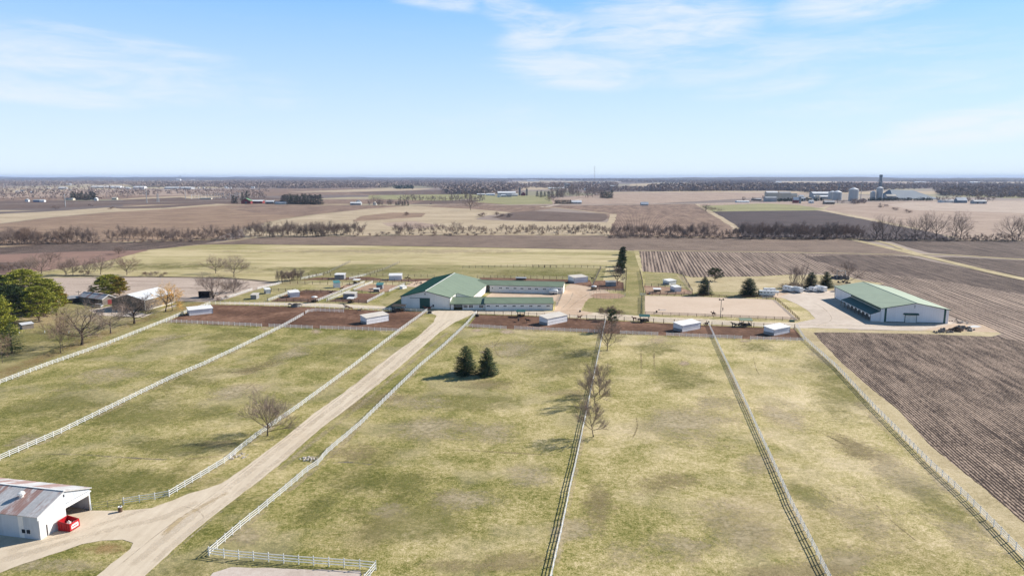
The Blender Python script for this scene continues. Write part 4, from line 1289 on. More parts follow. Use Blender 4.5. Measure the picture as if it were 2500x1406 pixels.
run_in('white hut with teal roof in the back grass paddock', (817, 703), (831, 702), 3.6, 2.7, 3.5, 'teal_roof', band=False)
run_in('small hut with teal wall and white patch by the back lane', (919, 706), (934, 706), 3.2, 2.3, 3.0, 'teal_roof', 'grey_siding', band=False)
run_in('dark-walled grey shed with pale roof in the middle back paddock', (838, 729), (866, 729.5), 4.2, 2.5, 2.9, 'shed_roof', 'grey_siding', band=False)
run_in('grey shed with white roof in the farthest back paddock', (817, 682), (840, 682), 4.6, 2.7, 3.1, 'shed_roof_white', 'grey_siding', band=False)
run_in('cream shed standing alone behind the left roof edge of the big barn', (950, 684), (981, 683.5), 5, 2.6, 3.3, 'shed_roof_white')
run_in('little white calf hutch on grass left of the big barn', (983, 706), (993, 704), 2.2, 1.3, 1.5, 'shed_roof_white', band=False)
run_in('low white table-like hay cover in the back paddock', (912, 713), (925, 713), 2.2, 1.6, 1.7, 'shed_roof_white', 'grey_siding', band=False, open_front=True)

# ---- neighbour's buildings on the left
t_, L, W, rz_ = building('storage_shed', 'brown metal shed with bright silver roof beside the orange willow', 'shed', (355, 759), (427, 739), 17, 4.9, 7.3, 'x', 'brown_siding', 'silver_roof', .3)
for s0 in (3.8, 13.2):
    add_window(t_, 'F', L, W, s0, s0 + .9, .9, 2.1)
onface('F', L, W, 0, L, 0, .55, 0, .06).build('concrete_skirt', M['concrete_wall'], t_)
b = MB().box(-.06, -.06, 0, .1, .1, 4.9).box(L - .1, -.06, 0, L + .06, .1, 4.9)
b.build('trim', M['white_paint'], t_)
t_, L, W, rz_ = building('garage', 'old garage with rusty tin roof and open front behind bare trees', 'garage', (251, 746), (281, 741), 19, 3.0, 4.7, 'y', 'grey_wood', 'tin_roof_old', .4)
add_door(t_, 'F', L, W, 2.5, 5.2, 2.4, 'red_barn')
b = MB().bar((-.45, -.48, 2.95), (L / 2, -.48, 4.85), .08, .3).bar((L / 2, -.48, 4.85), (L + .45, -.48, 2.95), .08, .3)
b.build('bargeboard', M['white_paint'], t_)
onface('L', L, W, 9, 15.5, 0, 2.5, 0, .04).build('door_opening', M['black'], t_)
run_in('low dark shed roof tucked behind the rusty garage', (168, 741), (196, 738), 5, 2.2, 2.8, 'grey_siding', 'dark_wood', band=False, name='wood_shed', group=None)
run_in('small board shed with bluish flat roof under the big pines', (55, 805), (83, 801), 3.2, 1.9, 2.2, 'silver_roof', 'grey_wood', band=False, name='animal_shed', group=None)
run_in('dark open cattle shed at the field edge beside shrubby bare trees', (485, 727.5), (512, 727.5), 4.5, 3.3, 2.7, 'dark_wood', 'dark_wood', band=False, name='cattle_shed', open_front=True, group=None)

# ---- rusty tin barn bottom left
Q0 = G(97, 1318)
Q1 = G(223.5, 1243.5)
vx = (Q1 - Q0)
LQ = vx.length
rzq = math.atan2(vx.y, vx.x)
heq = HH(97, 1318, 1262)
hrq = heq + 2.0
t_ = thing('tin_barn', 'white tin barn with rust-streaked roof and half-open front at the driveway', 'barn', Q0, rzq)
WQ = 26.0
ox0, ox1 = LQ * .50, LQ * .965
b = MB()
# gable front wall with an opening
b.face([(0, 0, 0), (ox0, 0, 0), (ox0, 0, heq - .35), (0, 0, heq - .35)])
b.face([(ox1, 0, 0), (LQ, 0, 0), (LQ, 0, heq - .35), (ox1, 0, heq - .35)])
b.face([(0, WQ, 0), (0, 0, 0), (0, 0, heq), (0, WQ, heq)])
b.face([(LQ, 0, 0), (LQ, WQ, 0), (LQ, WQ, heq), (LQ, 0, heq)])
b.face([(LQ, WQ, 0), (0, WQ, 0), (0, WQ, heq), (LQ / 2, WQ, hrq), (LQ, WQ, heq)])
b.face([(.2, 8, 0), (LQ - .2, 8, 0), (LQ - .2, 8, heq), (.2, 8, heq)])
b.build('wall', M['tin_siding'], t_)
b = MB()
b.face([(0, -.01, heq - .35), (LQ, -.01, heq - .35), (LQ, -.01, heq), (LQ / 2, -.01, hrq), (0, -.01, heq)])
b.build('gable', M['tin_siding'], t_)
A, B, cap = gable_roofs(LQ, WQ, heq, hrq, 'y', .3)
ra = A.build('roof', M['tin_roof_old'], t_)
B.build('roof', M['tin_roof_old'], t_)
cap.build('ridge_cap', M['white_paint'], ra)
b = MB().box(-.15, -.22, heq - .62, LQ + .1, -.03, heq - .40)
b.build('door_track', M['white_vinyl'], t_)
MB().box(ox0, -.12, heq - 1.15, ox1, -.03, heq - .66).build('door_header', M['white_vinyl'], t_)
MB().box(.1, -.16, .05, ox0 - .05, -.03, heq - .66).build('sliding_door', M['white_vinyl'], t_)
MB().box(ox1 - .12, -.1, 0, ox1, 0, heq - .6).build('door_jamb', M['grey_wood'], t_)
onface('F', LQ, WQ, 1.35, 1.55, .1, 2.1, .16, .20).build('door', M['dark_wood'], t_)
add_window(t_, 'F', LQ, WQ, 3.2, 4.3, 1.3, 1.9)
add_window(t_, 'L', LQ, WQ, WQ - 3.4, WQ - 2.7, 1.0, 1.7)
add_window(t_, 'L', LQ, WQ, WQ - 2.4, WQ - 1.7, 1.0, 1.7)
onface('L', LQ, WQ, WQ - 4.0, WQ - 3.0, 0.1, heq - .1, 0, .03).build('patch_panel', M['cream_siding'], t_)
onface('F', LQ, WQ, LQ / 2 - .12, LQ / 2 + .12, hrq - 1.0, hrq - .55, 0, .05).build('vent', M['black'], t_)
vb = MB().tube([(LQ * .30, 6.5, heq + 1.1), (LQ * .30, 6.5, heq + 1.9)], [.35, .35], 12)
vb.lathe([(.36, heq + 1.75), (.62, heq + 1.95), (.55, heq + 2.25), (.05, heq + 2.5)], 12, (LQ * .30, 6.5))
vb.build('roof_vent', M['white_vinyl'], t_)
ribbedaxis = None

# ---- dumpster with rubble beside the tin barn
Dn = G(172, 1299)
De = G(194, 1285)
dv = De - Dn
rzd = math.atan2(dv.y, dv.x)
LD = dv.length + .15
WD = (G(143, 1296) - Dn).length
t_ = thing('dumpster', 'red roll-off dumpster filled with white rubble beside the tin barn', 'dumpster', Dn, rzd)
hd = 1.9
b = MB()
b.solid([(0, 0, .12), (LD, 0, .12), (LD, WD, .12), (0, WD, .12)], [(0, 0, .2), (LD, 0, .2), (LD, WD, .2), (0, WD, .2)])
b.box(0, 0, .12, LD, .07, hd * .8).box(0, WD - .07, .12, LD, WD, hd)
b.solid([(0, .07, .12), (.07, .07, .12), (.07, WD - .07, .12), (0, WD - .07, .12)], [(0, .07, hd * .8), (.07, .07, hd * .8), (.07, WD - .07, hd * 1.02), (0, WD - .07, hd * 1.02)])
b.solid([(LD - .07, .07, .12), (LD, .07, .12), (LD, WD - .07, .12), (LD - .07, WD - .07, .12)], [(LD - .07, .07, hd * .8), (LD, .07, hd * .8), (LD, WD - .07, hd * 1.02), (LD - .07, WD - .07, hd * 1.02)])
b.build('body', M['red_paint'], t_)
b = MB()
for k in range(5):
    y = WD * (k + .5) / 5
    b.box(-.06, y - .04, .12, -.001, y + .04, hd * .8)
b.box(-.07, 0, hd * .8, .02, WD, hd * .8 + .07)
b.build('rib', M['red_paint'], t_)
for x, z0, z1, nm in ((.35, .62, .98, 'sign_plate'),):
    MB().box(.3, -.02, .42, LD - .3, -.002, 1.05).build(nm, M['white_vinyl'], t_)
    MB().box(.45, -.035, .72, LD - .5, -.021, .86).build('lettering', M['red_paint'], t_)
MB().box(LD * .2, -.045, 1.10, LD * .8, -.003, 1.2).build('handle', M['white_vinyl'], t_)
rnd = random.Random(4)
b = MB()
for k in range(30):
    x, y = rnd.uniform(.6, LD - .6), rnd.uniform(.7, WD - 1.0)
    a1 = Vector((x, y, hd * .38 + rnd.uniform(0, .3)))
    b.bar(a1, a1 + Vector((rnd.uniform(-.6, .6), rnd.uniform(-.6, .6), rnd.uniform(.05, .5))) * .9, rnd.uniform(.06, .16), rnd.uniform(.04, .1))
tag(b.build('rubble', M['white_paint'], None, loc=Dn, rz=rzd), 'white scrap boards heaped inside the red dumpster', 'rubble')

# trash barrel by the gate
t_ = thing('barrel', 'rusty burn barrel with white rim at the end of the farm gate', 'barrel', G(294, 1249))
MB().lathe([(.05, .02), (.36, .02), (.36, .4), (.38, .42), (.36, .44), (.36, 1.0)], 16).build('body', M['brown_wood'], t_)
MB().lathe([(.30, .9), (.38, 1.0), (.38, 1.08), (.30, 1.1), (.25, .95)], 16).build('rim', M['white_paint'], t_)
t_ = thing('water_trough', 'dark round water trough on a pale pad beside the drive entrance', 'trough', G(1049, 765))
MB().lathe([(.1, .02), (.95, .02), (.95, .75), (.85, .75), (.85, .5), (.02, .5)], 20).build('tank', M['black'], t_)
MB().box(-1.4, -1.1, .01, 1.4, 1.3, .15).build('pad', M['concrete_wall'], t_)
# junk in the open barn
b = MB()
rnd = random.Random(8)
for k in range(14):
    p0 = Vector((LQ * .55 + rnd.uniform(0, LQ * .38), rnd.uniform(.6, 5), .1))
    b.bar(p0, p0 + Vector((rnd.uniform(-1.2, 1.2), rnd.uniform(-.5, .5), rnd.uniform(.2, 1.0))), .07)
tag(b.build('scrap_heap', M['grey_wood'], None, loc=Q0, rz=rzq), 'heap of old poles lying inside the open tin barn', 'scrap')


# ================================================================== FENCES
POSTM = {}


def fence(label, pts, h=1.42, post=2.44, pw=.13, rails=(.40, .82, 1.24), rw=(.05, .135), mat='white_vinyl', name='rail_fence', group='white rail fences', cap=True, wob=.03, postmat=None, world_pts=False, skip_posts=False, hs=None):
    P_ = [Vector(p) if world_pts else G(*p) for p in pts]
    rnd = random.Random(int(P_[0].x * 7) + int(P_[0].y))
    seg = []
    for a_, b_ in zip(P_, P_[1:]):
        L_ = (b_ - a_).length
        n_ = max(1, round(L_ / post))
        for k in range(n_):
            seg.append(a_.lerp(b_, k / n_))
    seg.append(P_[-1])
    seg = [p + Vector((rnd.uniform(-1, 1) * wob, rnd.uniform(-1, 1) * wob, 0)) for p in seg]
    o = seg[0].copy()
    t_ = thing(name, label, 'fence', o, 0, group)
    key = (pw, h, postmat or mat)
    if key not in POSTM:
        b = MB().box(-pw / 2, -pw / 2, 0, pw / 2, pw / 2, h)
        if cap: b.solid([(-pw * .6, -pw * .6, h), (pw * .6, -pw * .6, h), (pw * .6, pw * .6, h), (-pw * .6, pw * .6, h)], [(-.02, -.02, h + .07), (.02, -.02, h + .07), (.02, .02, h + .07), (-.02, .02, h + .07)])
        POSTM[key] = b.mesh('post', M[postmat or mat])
    jz = [rnd.uniform(-1, 1) * wob for _ in seg]
    for rz_ in rails:
        b = MB()
        for i in range(len(seg) - 1):
            u, v_ = seg[i] - o, seg[i + 1] - o
            b.bar(u + Vector((0, 0, rz_ + jz[i])), v_ + Vector((0, 0, rz_ + jz[i + 1])), rw[0], rw[1])
        b.build('rail', M[mat], t_)
    order = sorted(range(len(seg)), key=lambda i: seg[i].length)
    for i in order[:100]:
        link('post', POSTM[key], t_, seg[i] - o)
    if len(order) > 100:
        b = MB()
        for i in order[100:]:
            q = seg[i] - o
            b.box(q.x - pw / 2, q.y - pw / 2, 0, q.x + pw / 2, q.y + pw / 2, h)
        tag(b.build('post', M[postmat or mat], t_), kind='stuff')
    return t_


fence('leftmost white rail fence running beside the neighbour\'s brown leaf strip', [(513, 743), (457, 763), (400, 787), (260, 843), (128, 889), (0, 937), (-140, 990)])
fence('white rail fence between the two left pastures', [(741, 770), (690, 799), (580, 853), (500, 891), (420, 925), (243, 1012), (150, 1058), (0, 1124), (-120, 1180)])
fence('short white fence stub inside the brown paddock left of the drive', [(746, 766), (752, 763), (771, 760), (839, 763)], 1.5)
fence('white rail fence along the left side of the driveway', [(1043, 760), (976, 809), (900, 868), (852, 905), (728, 997), (624, 1070), (602, 1087), (562, 1120), (548, 1131), (470, 1178), (413, 1212), (378, 1219), (341, 1225), (302, 1231)])
fence('white rail fence along the right side of the driveway', [(1164, 765), (1138, 795), (1080, 850), (1020, 901), (880, 1039), (798, 1109), (776, 1136), (751, 1152), (712, 1186), (653, 1236), (586, 1290), (510, 1356)], 1.5)
fence('white rail fence closing the pasture at the bottom of the view', [(510, 1356), (547, 1361), (693, 1374), (840, 1385), (918, 1391)], 1.62, rails=(.45, .90, 1.38))
fence('short white fence end turning towards the viewer at the concrete slab', [(918, 1391), (890, 1425), (865, 1460)], 1.62, rails=(.45, .90, 1.38))
fence('white fence seen end-on between the big pasture and the trees', [(1478, 786), (1469, 829), (1451, 917), (1432, 1009), (1417, 1080), (1407, 1129), (1394, 1184), (1375, 1280), (1348, 1403), (1325, 1500)])
fence('white fence dividing the two right-hand pastures', [(1729, 791), (1742, 820), (1775, 890), (1820, 987), (1900, 1162), (1929, 1229), (1972, 1312), (2015, 1398), (2065, 1500)])
fence('white fence bordering the ploughed field on the right', [(1944, 798), (1964, 829), (2042, 899), (2137, 1001), (2272, 1138), (2362, 1221), (2500, 1363), (2620, 1490)])
H_ = dict(h=1.45, rails=(.42, .82, 1.24))
fence('cross fence along the bottom of the left brown paddock', [(406, 787), (520, 792), (639, 798)], **H_)
fence('short cross fence crossing the second pasture line', [(657, 798), (763, 803)], **H_)
fence('cross fence below the run-in shed left of the drive', [(782, 803), (900, 807), (972, 810)], **H_)
fence('short cross fence just right of the driveway', [(1140, 798), (1236, 804)], **H_)
fence('cross fence above the pair of spruces', [(1256, 804), (1350, 808), (1466, 813)], **H_)
fence('cross fence right of the trees on the pasture line', [(1514, 815), (1606, 819)], **H_)
fence('cross fence passing under the middle white-roofed shed', [(1627, 820), (1740, 825), (1811, 828)], **H_)
fence('cross fence ending at the ploughed field corner', [(1832, 829.5), (1962, 833)], **H_)
fence('white fence along the back of the left brown paddock', [(513, 743), (526, 743), (682, 747), (733, 748)], 1.75, rails=(.5, .95, 1.4), rw=(.04, .06))
fence('white fence behind the brown paddock horses', [(735, 748.5), (840, 754), (935, 759)], 1.6, rails=(.5, .95, 1.4), rw=(.04, .06))
fence('low white fence in front of the barn corner', [(938, 758.5), (1043, 761)], 1.3, rails=(.6, 1.1), group='white rail fences')
for lb, pts in (('white fence left of the small cream-roofed shed', [(542, 733), (580, 721), (616, 709)]), ('white fence behind the hutches at the field edge', [(629, 707), (687, 693)]),
                ('white fence left of the tall-front white shed', [(653, 736), (702, 718), (722, 711)]), ('white fence beside the dark shrub mass', [(736, 682), (787, 672.5)]),
                ('short white fence left of the farthest paddock', [(853, 682), (895, 673)]), ('left white fence of the back lane', [(772, 737.5), (832, 714), (839, 710), (890, 691)]),
                ('right white fence of the back lane, lower half', [(798, 735.5), (855, 712.5)]), ('right white fence of the back lane, upper half', [(863, 710), (911, 690.5)]),
                ('lower white fence on the grass slope left of the barn', [(895, 740), (938, 718)]), ('upper white fence on the grass slope left of the barn', [(950, 713), (988, 696)])):
    fence(lb, pts, 1.45, rails=(.4, .8, 1.25), rw=(.05, .15))
W_ = dict(mat='wire', postmat='brown_wood', name='wire_fence', group='wire fences of the back paddocks', cap=False, pw=.2, rails=(.45, .85, 1.25, 1.6), rw=(.05, .06), h=1.9, post=4.2, wob=.08)
for lb, pts in (('wire fence across the far grass paddock', [(690, 693), (800, 695), (890, 697)]), ('wire fence behind the tall-front white shed', [(663, 711), (750, 714), (835, 717)]),
                ('wire fence below the tall-front white shed', [(654, 736), (700, 737), (770, 739)]), ('wire fence below the dark-walled shed', [(800, 737), (895, 741)]),
                ('wire fence between the two middle back paddocks', [(864, 715), (925, 717)]), ('wire fence at the top of the small middle paddocks', [(911, 694), (990, 696)]),
                ('wire fence along the far edge of the back paddocks', [(736, 675), (860, 673), (950, 675), (1060, 678)]), ('wire fence in front of the farthest back paddock', [(787, 684), (860, 687), (1015, 689)]),
                ('wire fence behind the far stable wing', [(1165, 679), (1280, 680), (1390, 682), (1448, 684)]), ('wire fence beyond the wing across the green field', [(1130, 655), (1300, 652), (1480, 655)]),
                ('faint wire fence climbing the hayfield, left one', [(745, 683), (800, 668), (855, 641)]), ('faint wire fence climbing the hayfield, right one', [(895, 673), (940, 659), (975, 643)]),
                ('fence up the lane beside the evergreen row', [(1527, 712), (1530, 660)]), ('fence up the far side of the grass lane', [(1572, 720), (1568, 690), (1562, 664)]),
                ('fence from the horse shelter up to the green field', [(1447, 700), (1458, 675), (1467, 656)]), ('pipe fence below the far dark paddock', [(1443, 709), (1523, 713)]),
                ('fence of the back green field slanting down to the arena', [(1664, 667), (1676, 690), (1690, 714)]), ('rail fence between the paddocks and the arena back', [(1576, 717), (1630, 719), (1690, 721)]),
                ('wire fence across the dirt behind the arena', [(1574, 700), (1640, 701), (1682, 703)]),
                ('wire fence on the lane side right of the drive', [(1166, 768), (1270, 771), (1330, 774)]), ('wire fence on the lane side behind the chestnut horse', [(1390, 777), (1475, 781)]),
                ('wire fence on the lane side below the arena', [(1500, 783), (1620, 789), (1725, 794)]), ('wire fence on the lane side at the last paddock', [(1738, 796), (1840, 799), (1940, 802)])):
    fence(lb, pts, **W_)
A_ = dict(mat='brown_wood', name='arena_rail', group='brown rails round the sand arena', cap=False, pw=.14, rails=(.5, .95, 1.35), rw=(.05, .13), h=1.45, post=3.6, wob=.04)
fence('brown rail along the front of the sand arena', [(1576, 768), (1700, 773), (1850, 779), (1951, 783)], **A_)
fence('brown rail down the right side of the sand arena', [(1951, 783), (1922, 756), (1894, 732)], **A_)
fence('brown rail along the back of the sand arena', [(1574, 721.5), (1700, 724), (1850, 729.5), (1893, 732)], **A_)
A_['mat'] = 'green_trim'
fence('dark green rail down the left side of the sand arena', [(1574, 722), (1574, 768)], **A_)
fence('dark green rail of the lane left of the sand arena', [(1566, 726), (1567, 768)], **A_)
fence('grey pipe rail above the round pen', [(1443, 707), (1524, 712)], mat='pipe_metal', name='pipe_fence', group=None, cap=False, pw=.1, rails=(.7, 1.3), rw=(.07, .07), h=1.35, post=3)
fence('thin dark farm gate between the tin barn and the white fence', [(226, 1244), (300, 1232)], mat='pipe_metal', name='farm_gate', group=None, cap=False, pw=.06, rails=(.3, .8, 1.3), rw=(.04, .04), h=1.35, post=2)
pts = []
for k in range(25):
    th_ = 2 * math.pi * k / 24
    c0 = G(1483, 722.5)
    pts.append(tuple(c0 + Vector((math.cos(th_) * 9.2, math.sin(th_) * 9.5, 0))))
fence('round pen of tall thin panels on brown dirt', pts, mat='wire', name='round_pen', group=None, cap=False, pw=.07, rails=(.5, 1.1, 1.7), rw=(.03, .03), h=1.8, post=2.4, world_pts=True)
fence('tangle of grey stock panels at the end of the courtyard', [(1373, 718), (1368, 730), (1360, 748)], mat='pipe_metal', name='stock_panel', group=None, cap=False, pw=.08, rails=(.3, .7, 1.1, 1.5), rw=(.05, .05), h=1.7, post=1.8, wob=.3)


# ================================================================== TREES
def bare_meshes(seed, H=10.0, W=9.0, th=0.2, tr=0.20, limbs=7, sub=(6, 6, 6), up=0.45, mats=('bark', 'twigs'), stems=1, twigw=0.035, droop=0.0, lean=0.0, gnarl=0.12, low=False):
    """leafless tree: (trunk and limbs mesh, fine branching mesh)"""
    r = random.Random(seed)
    T, K = MB(), MB()

    def path(p, d, L, n, g, upw):
        pts = [p.copy()]
        d = d.normalized()
        for _ in range(n):
            d = (d + Vector((r.uniform(-g, g), r.uniform(-g, g), r.uniform(-g, g) + upw))).normalized()
            p = p + d * (L / n)
            pts.append(p.copy())
        return pts, d

    def sidedir(d, ang):
        u = d.orthogonal().normalized()
        u.rotate(Matrix.Rotation(r.uniform(0, 2 * math.pi), 3, d))
        return (d * math.cos(ang) + u * math.sin(ang)).normalized()

    def twig(p, d, L, w_):
        pts, _ = path(p, d, L, 2, .22, .05 - droop * .4)
        s_ = d.cross(Vector((r.uniform(-1, 1), r.uniform(-1, 1), r.uniform(-1, 1)))).normalized() * w_
        K.face([pts[0] - s_, pts[0] + s_, pts[1] + s_ * .8, pts[1] - s_ * .8])
        K.face([pts[1] - s_ * .8, pts[1] + s_ * .8, pts[2]])

    def grow(p, d, L, rad, lv):
        n = 4 if lv < 2 else 3
        pts, _ = path(p, d, L, n, gnarl * (1 + .5 * lv), (0.05 if lv < 2 else 0.03) - droop * .12 * lv)
        if lv == 1:
            T.tube(pts, [rad * (1 - .7 * i / n) for i in range(n + 1)], 5, False)
        elif lv == 2:
            T.tube(pts, [rad * (1 - .75 * i / n) for i in range(n + 1)], 3, False)
        else:
            s_ = d.cross(Vector((r.uniform(-1, 1), r.uniform(-1, 1), 0.3))).normalized() * max(rad, twigw * .8)
            for i in range(n):
                a_, b_ = s_ * (1 - i / n * .6), s_ * (1 - (i + 1) / n * .6)
                K.face([pts[i] - a_, pts[i] + a_, pts[i + 1] + b_, pts[i + 1] - b_])
        cnt = sub[lv - 1]
        for j in range(cnt):
            f_ = (j + .6 + r.uniform(-.3, .3)) / cnt
            f_ = .22 + .78 * min(1, f_)
            x = f_ * n
            i = min(n - 1, int(x))
            q = pts[i].lerp(pts[i + 1], x - i)
            dd = sidedir((pts[i + 1] - pts[i]).normalized(), r.uniform(.35, .85))
            dd = (dd + Vector((0, 0, up * .35 - droop * .5))).normalized()
            l2 = L * r.uniform(.48, .76) * (1.15 - .35 * f_)
            if lv < 3:
                grow(q, dd, l2, rad * .48 * (1.1 - .5 * f_), lv + 1)
            else:
                twig(q, dd, l2, twigw * .5)

    for s_ in range(stems):
        base = Vector((0, 0, -.1)) if stems == 1 else Vector((r.uniform(-.5, .5), r.uniform(-.5, .5), -.1)) * (W * .12)
        d0 = Vector((lean + r.uniform(-.06, .06), r.uniform(-.06, .06), 1))
        if stems > 1: d0 += Vector((r.uniform(-.4, .4), r.uniform(-.4, .4), 0))
        tl = H * (th + .34)
        tp, _ = path(base, d0, tl, 5, .035 + gnarl * .35, 0)
        rr = tr / math.sqrt(stems)
        T.tube(tp, [rr * 1.35] + [rr * (1 - .52 * i / 5) for i in range(1, 6)], 8 if stems == 1 else 5, False)
        nl = max(2, limbs // stems if stems > 1 else limbs)
        for j in range(nl):
            f_ = (j + .5) / nl
            zf = th / (th + .34)
            x = (zf + (1 - zf) * f_) * 5 * .999
            i = int(x)
            q = tp[i].lerp(tp[i + 1], x - i)
            a_ = j * 2.4 + r.uniform(-.4, .4)
            elev = R(18) + f_ * R(52) if up > .3 else R(5) + f_ * R(60)
            dd = Vector((math.cos(a_) * math.cos(elev), math.sin(a_) * math.cos(elev), math.sin(elev)))
            Lh = (H * .60 * math.sin(elev) + W * .52 * math.cos(elev)) * r.uniform(.8, 1.1)
            grow(q, dd, Lh * .95, rr * .55, 1)
    return T, K


def norm_mesh(T, K, H, W):
    """fit the tree to the wanted height and spread"""
    zs = [v[2] for v in K.v]
    top = sorted(zs)[int(len(zs) * .995)]
    xs = sorted(abs(v[0]) for v in K.v)
    ys = sorted(abs(v[1]) for v in K.v)
    wd = (xs[int(len(xs) * .97)] + ys[int(len(ys) * .97)])
    sz, sw = H / top, W / wd
    for b in (T, K):
        b.v = [(v[0] * sw, v[1] * sw, v[2] * sz) for v in b.v]


def bare_proto(seed, H, W, matT='bark', matK='twigs', **kw):
    T, K = bare_meshes(seed, H, W, **kw)
    norm_mesh(T, K, H, W)
    return T.mesh('trunk', M[matT], True), K.mesh('crown', M[matK])


def plant(name, label, cat, at, meshes, rz=0.0, sc=1.0, group=None, parts=('trunk', 'crown')):
    t_ = thing(name, label, cat, at, rz, group, sc)
    for nm, me in zip(parts, meshes):
        link(nm, me, t_)
    return t_


def tree_px(label, x, y, top, wpx, seed, matT='bark', matK='twigs', name='bare_tree', group=None, **kw):
    """individual bare tree fitted to its height and crown width in the photograph"""
    H = HH(x, y, top)
    W = wpx / PXM(x, y) * (.92 if y > 850 and 1400 < x < 1500 else 1.1 if y > 850 else 1.2 if y > 750 else 1.42)
    if y > 700: kw.setdefault('twigw', .055)
    return plant(name, label, 'tree', G(x, y), bare_proto(seed, H, W, matT, matK, **kw), group=group)


F3 = (8, 8, 8)
tree_px('round bare tree beside the drive leaning over the left white fence', 653, 1063, 955, 116, 11, limbs=10, sub=(8, 7, 7), th=.13, tr=.24, up=.55, twigw=.04)
tree_px('nearest bare tree on the pasture line with a leaning trunk', 1449, 1066, 972, 88, 12, limbs=8, sub=(7, 7, 6), th=.22, tr=.18, lean=-.22, up=.85, twigw=.045)
tree_px('middle bare tree of the three standing along the end-on fence', 1453, 988, 905, 84, 13, limbs=8, sub=(7, 7, 6), th=.14, tr=.18, lean=-.1, up=.85, twigw=.045)
tree_px('rear bare tree of the three standing along the end-on fence', 1464, 963, 885, 70, 14, limbs=8, sub=(7, 7, 6), th=.14, tr=.17, up=.85, twigw=.045)
tree_px('broad bare tree in front of the cross fence on the pasture line', 1482, 855, 783, 76, 15, limbs=9, sub=(7, 7, 7), th=.14, tr=.22, up=.55, twigw=.04)
tree_px('feathery bare tree behind the scraggly pine on the lane', 1490, 779, 745, 46, 16, limbs=8, sub=F3, th=.2, tr=.15, matK='twigs_warm')
# big yard trees of the neighbour
tree_px('slender bare tree in front of the leaf strip, left of its twin', 148, 861, 775, 88, 21, limbs=7, sub=(6, 6, 6), th=.34, tr=.19, up=.5, matK='twigs_warm')
tree_px('slim bare tree with upright limbs touching its larger twin', 154, 857, 765, 60, 22, limbs=6, sub=(6, 5, 6), th=.36, tr=.15, up=.6, matK='twigs_warm')
tree_px('big gnarled oak with crooked limbs beside the leftmost fence', 200, 842, 735, 112, 23, limbs=9, sub=(7, 7, 6), th=.30, tr=.55, up=.2, gnarl=.24, matT='bark_dark')
tree_px('thin bare tree with one long low branch by the brown strip', 270, 814, 735, 90, 24, limbs=6, sub=(6, 5, 6), th=.34, tr=.30, up=.4, gnarl=.2)
tree_px('dark-trunked oak in front of the brown metal shed', 328, 790, 712, 92, 25, limbs=10, sub=(7, 7, 6), th=.30, tr=.55, up=.3, gnarl=.2, matT='bark_dark', matK='twigs_dark')
tree_px('pale little bare tree at the left edge below the pines', 6, 886, 818, 44, 26, limbs=7, th=.25, tr=.14, matK='twigs_warm')
# willow: orange drooping twigs
tree_px('leaning orange willow with a bright tuft above the brown shed', 404, 761, 690, 62, 27, limbs=7, sub=(6, 7, 7), th=.30, tr=.5, droop=.15, matK='twigs_orange', gnarl=.2, lean=.12, name='willow', twigw=.06)
tree_px('orange willow with drooping twigs at the corner of the brown shed', 421, 757, 688, 40, 28, limbs=8, sub=(6, 7, 7), th=.30, tr=.28, twigw=.07, droop=.5, matK='twigs_orange', name='willow')
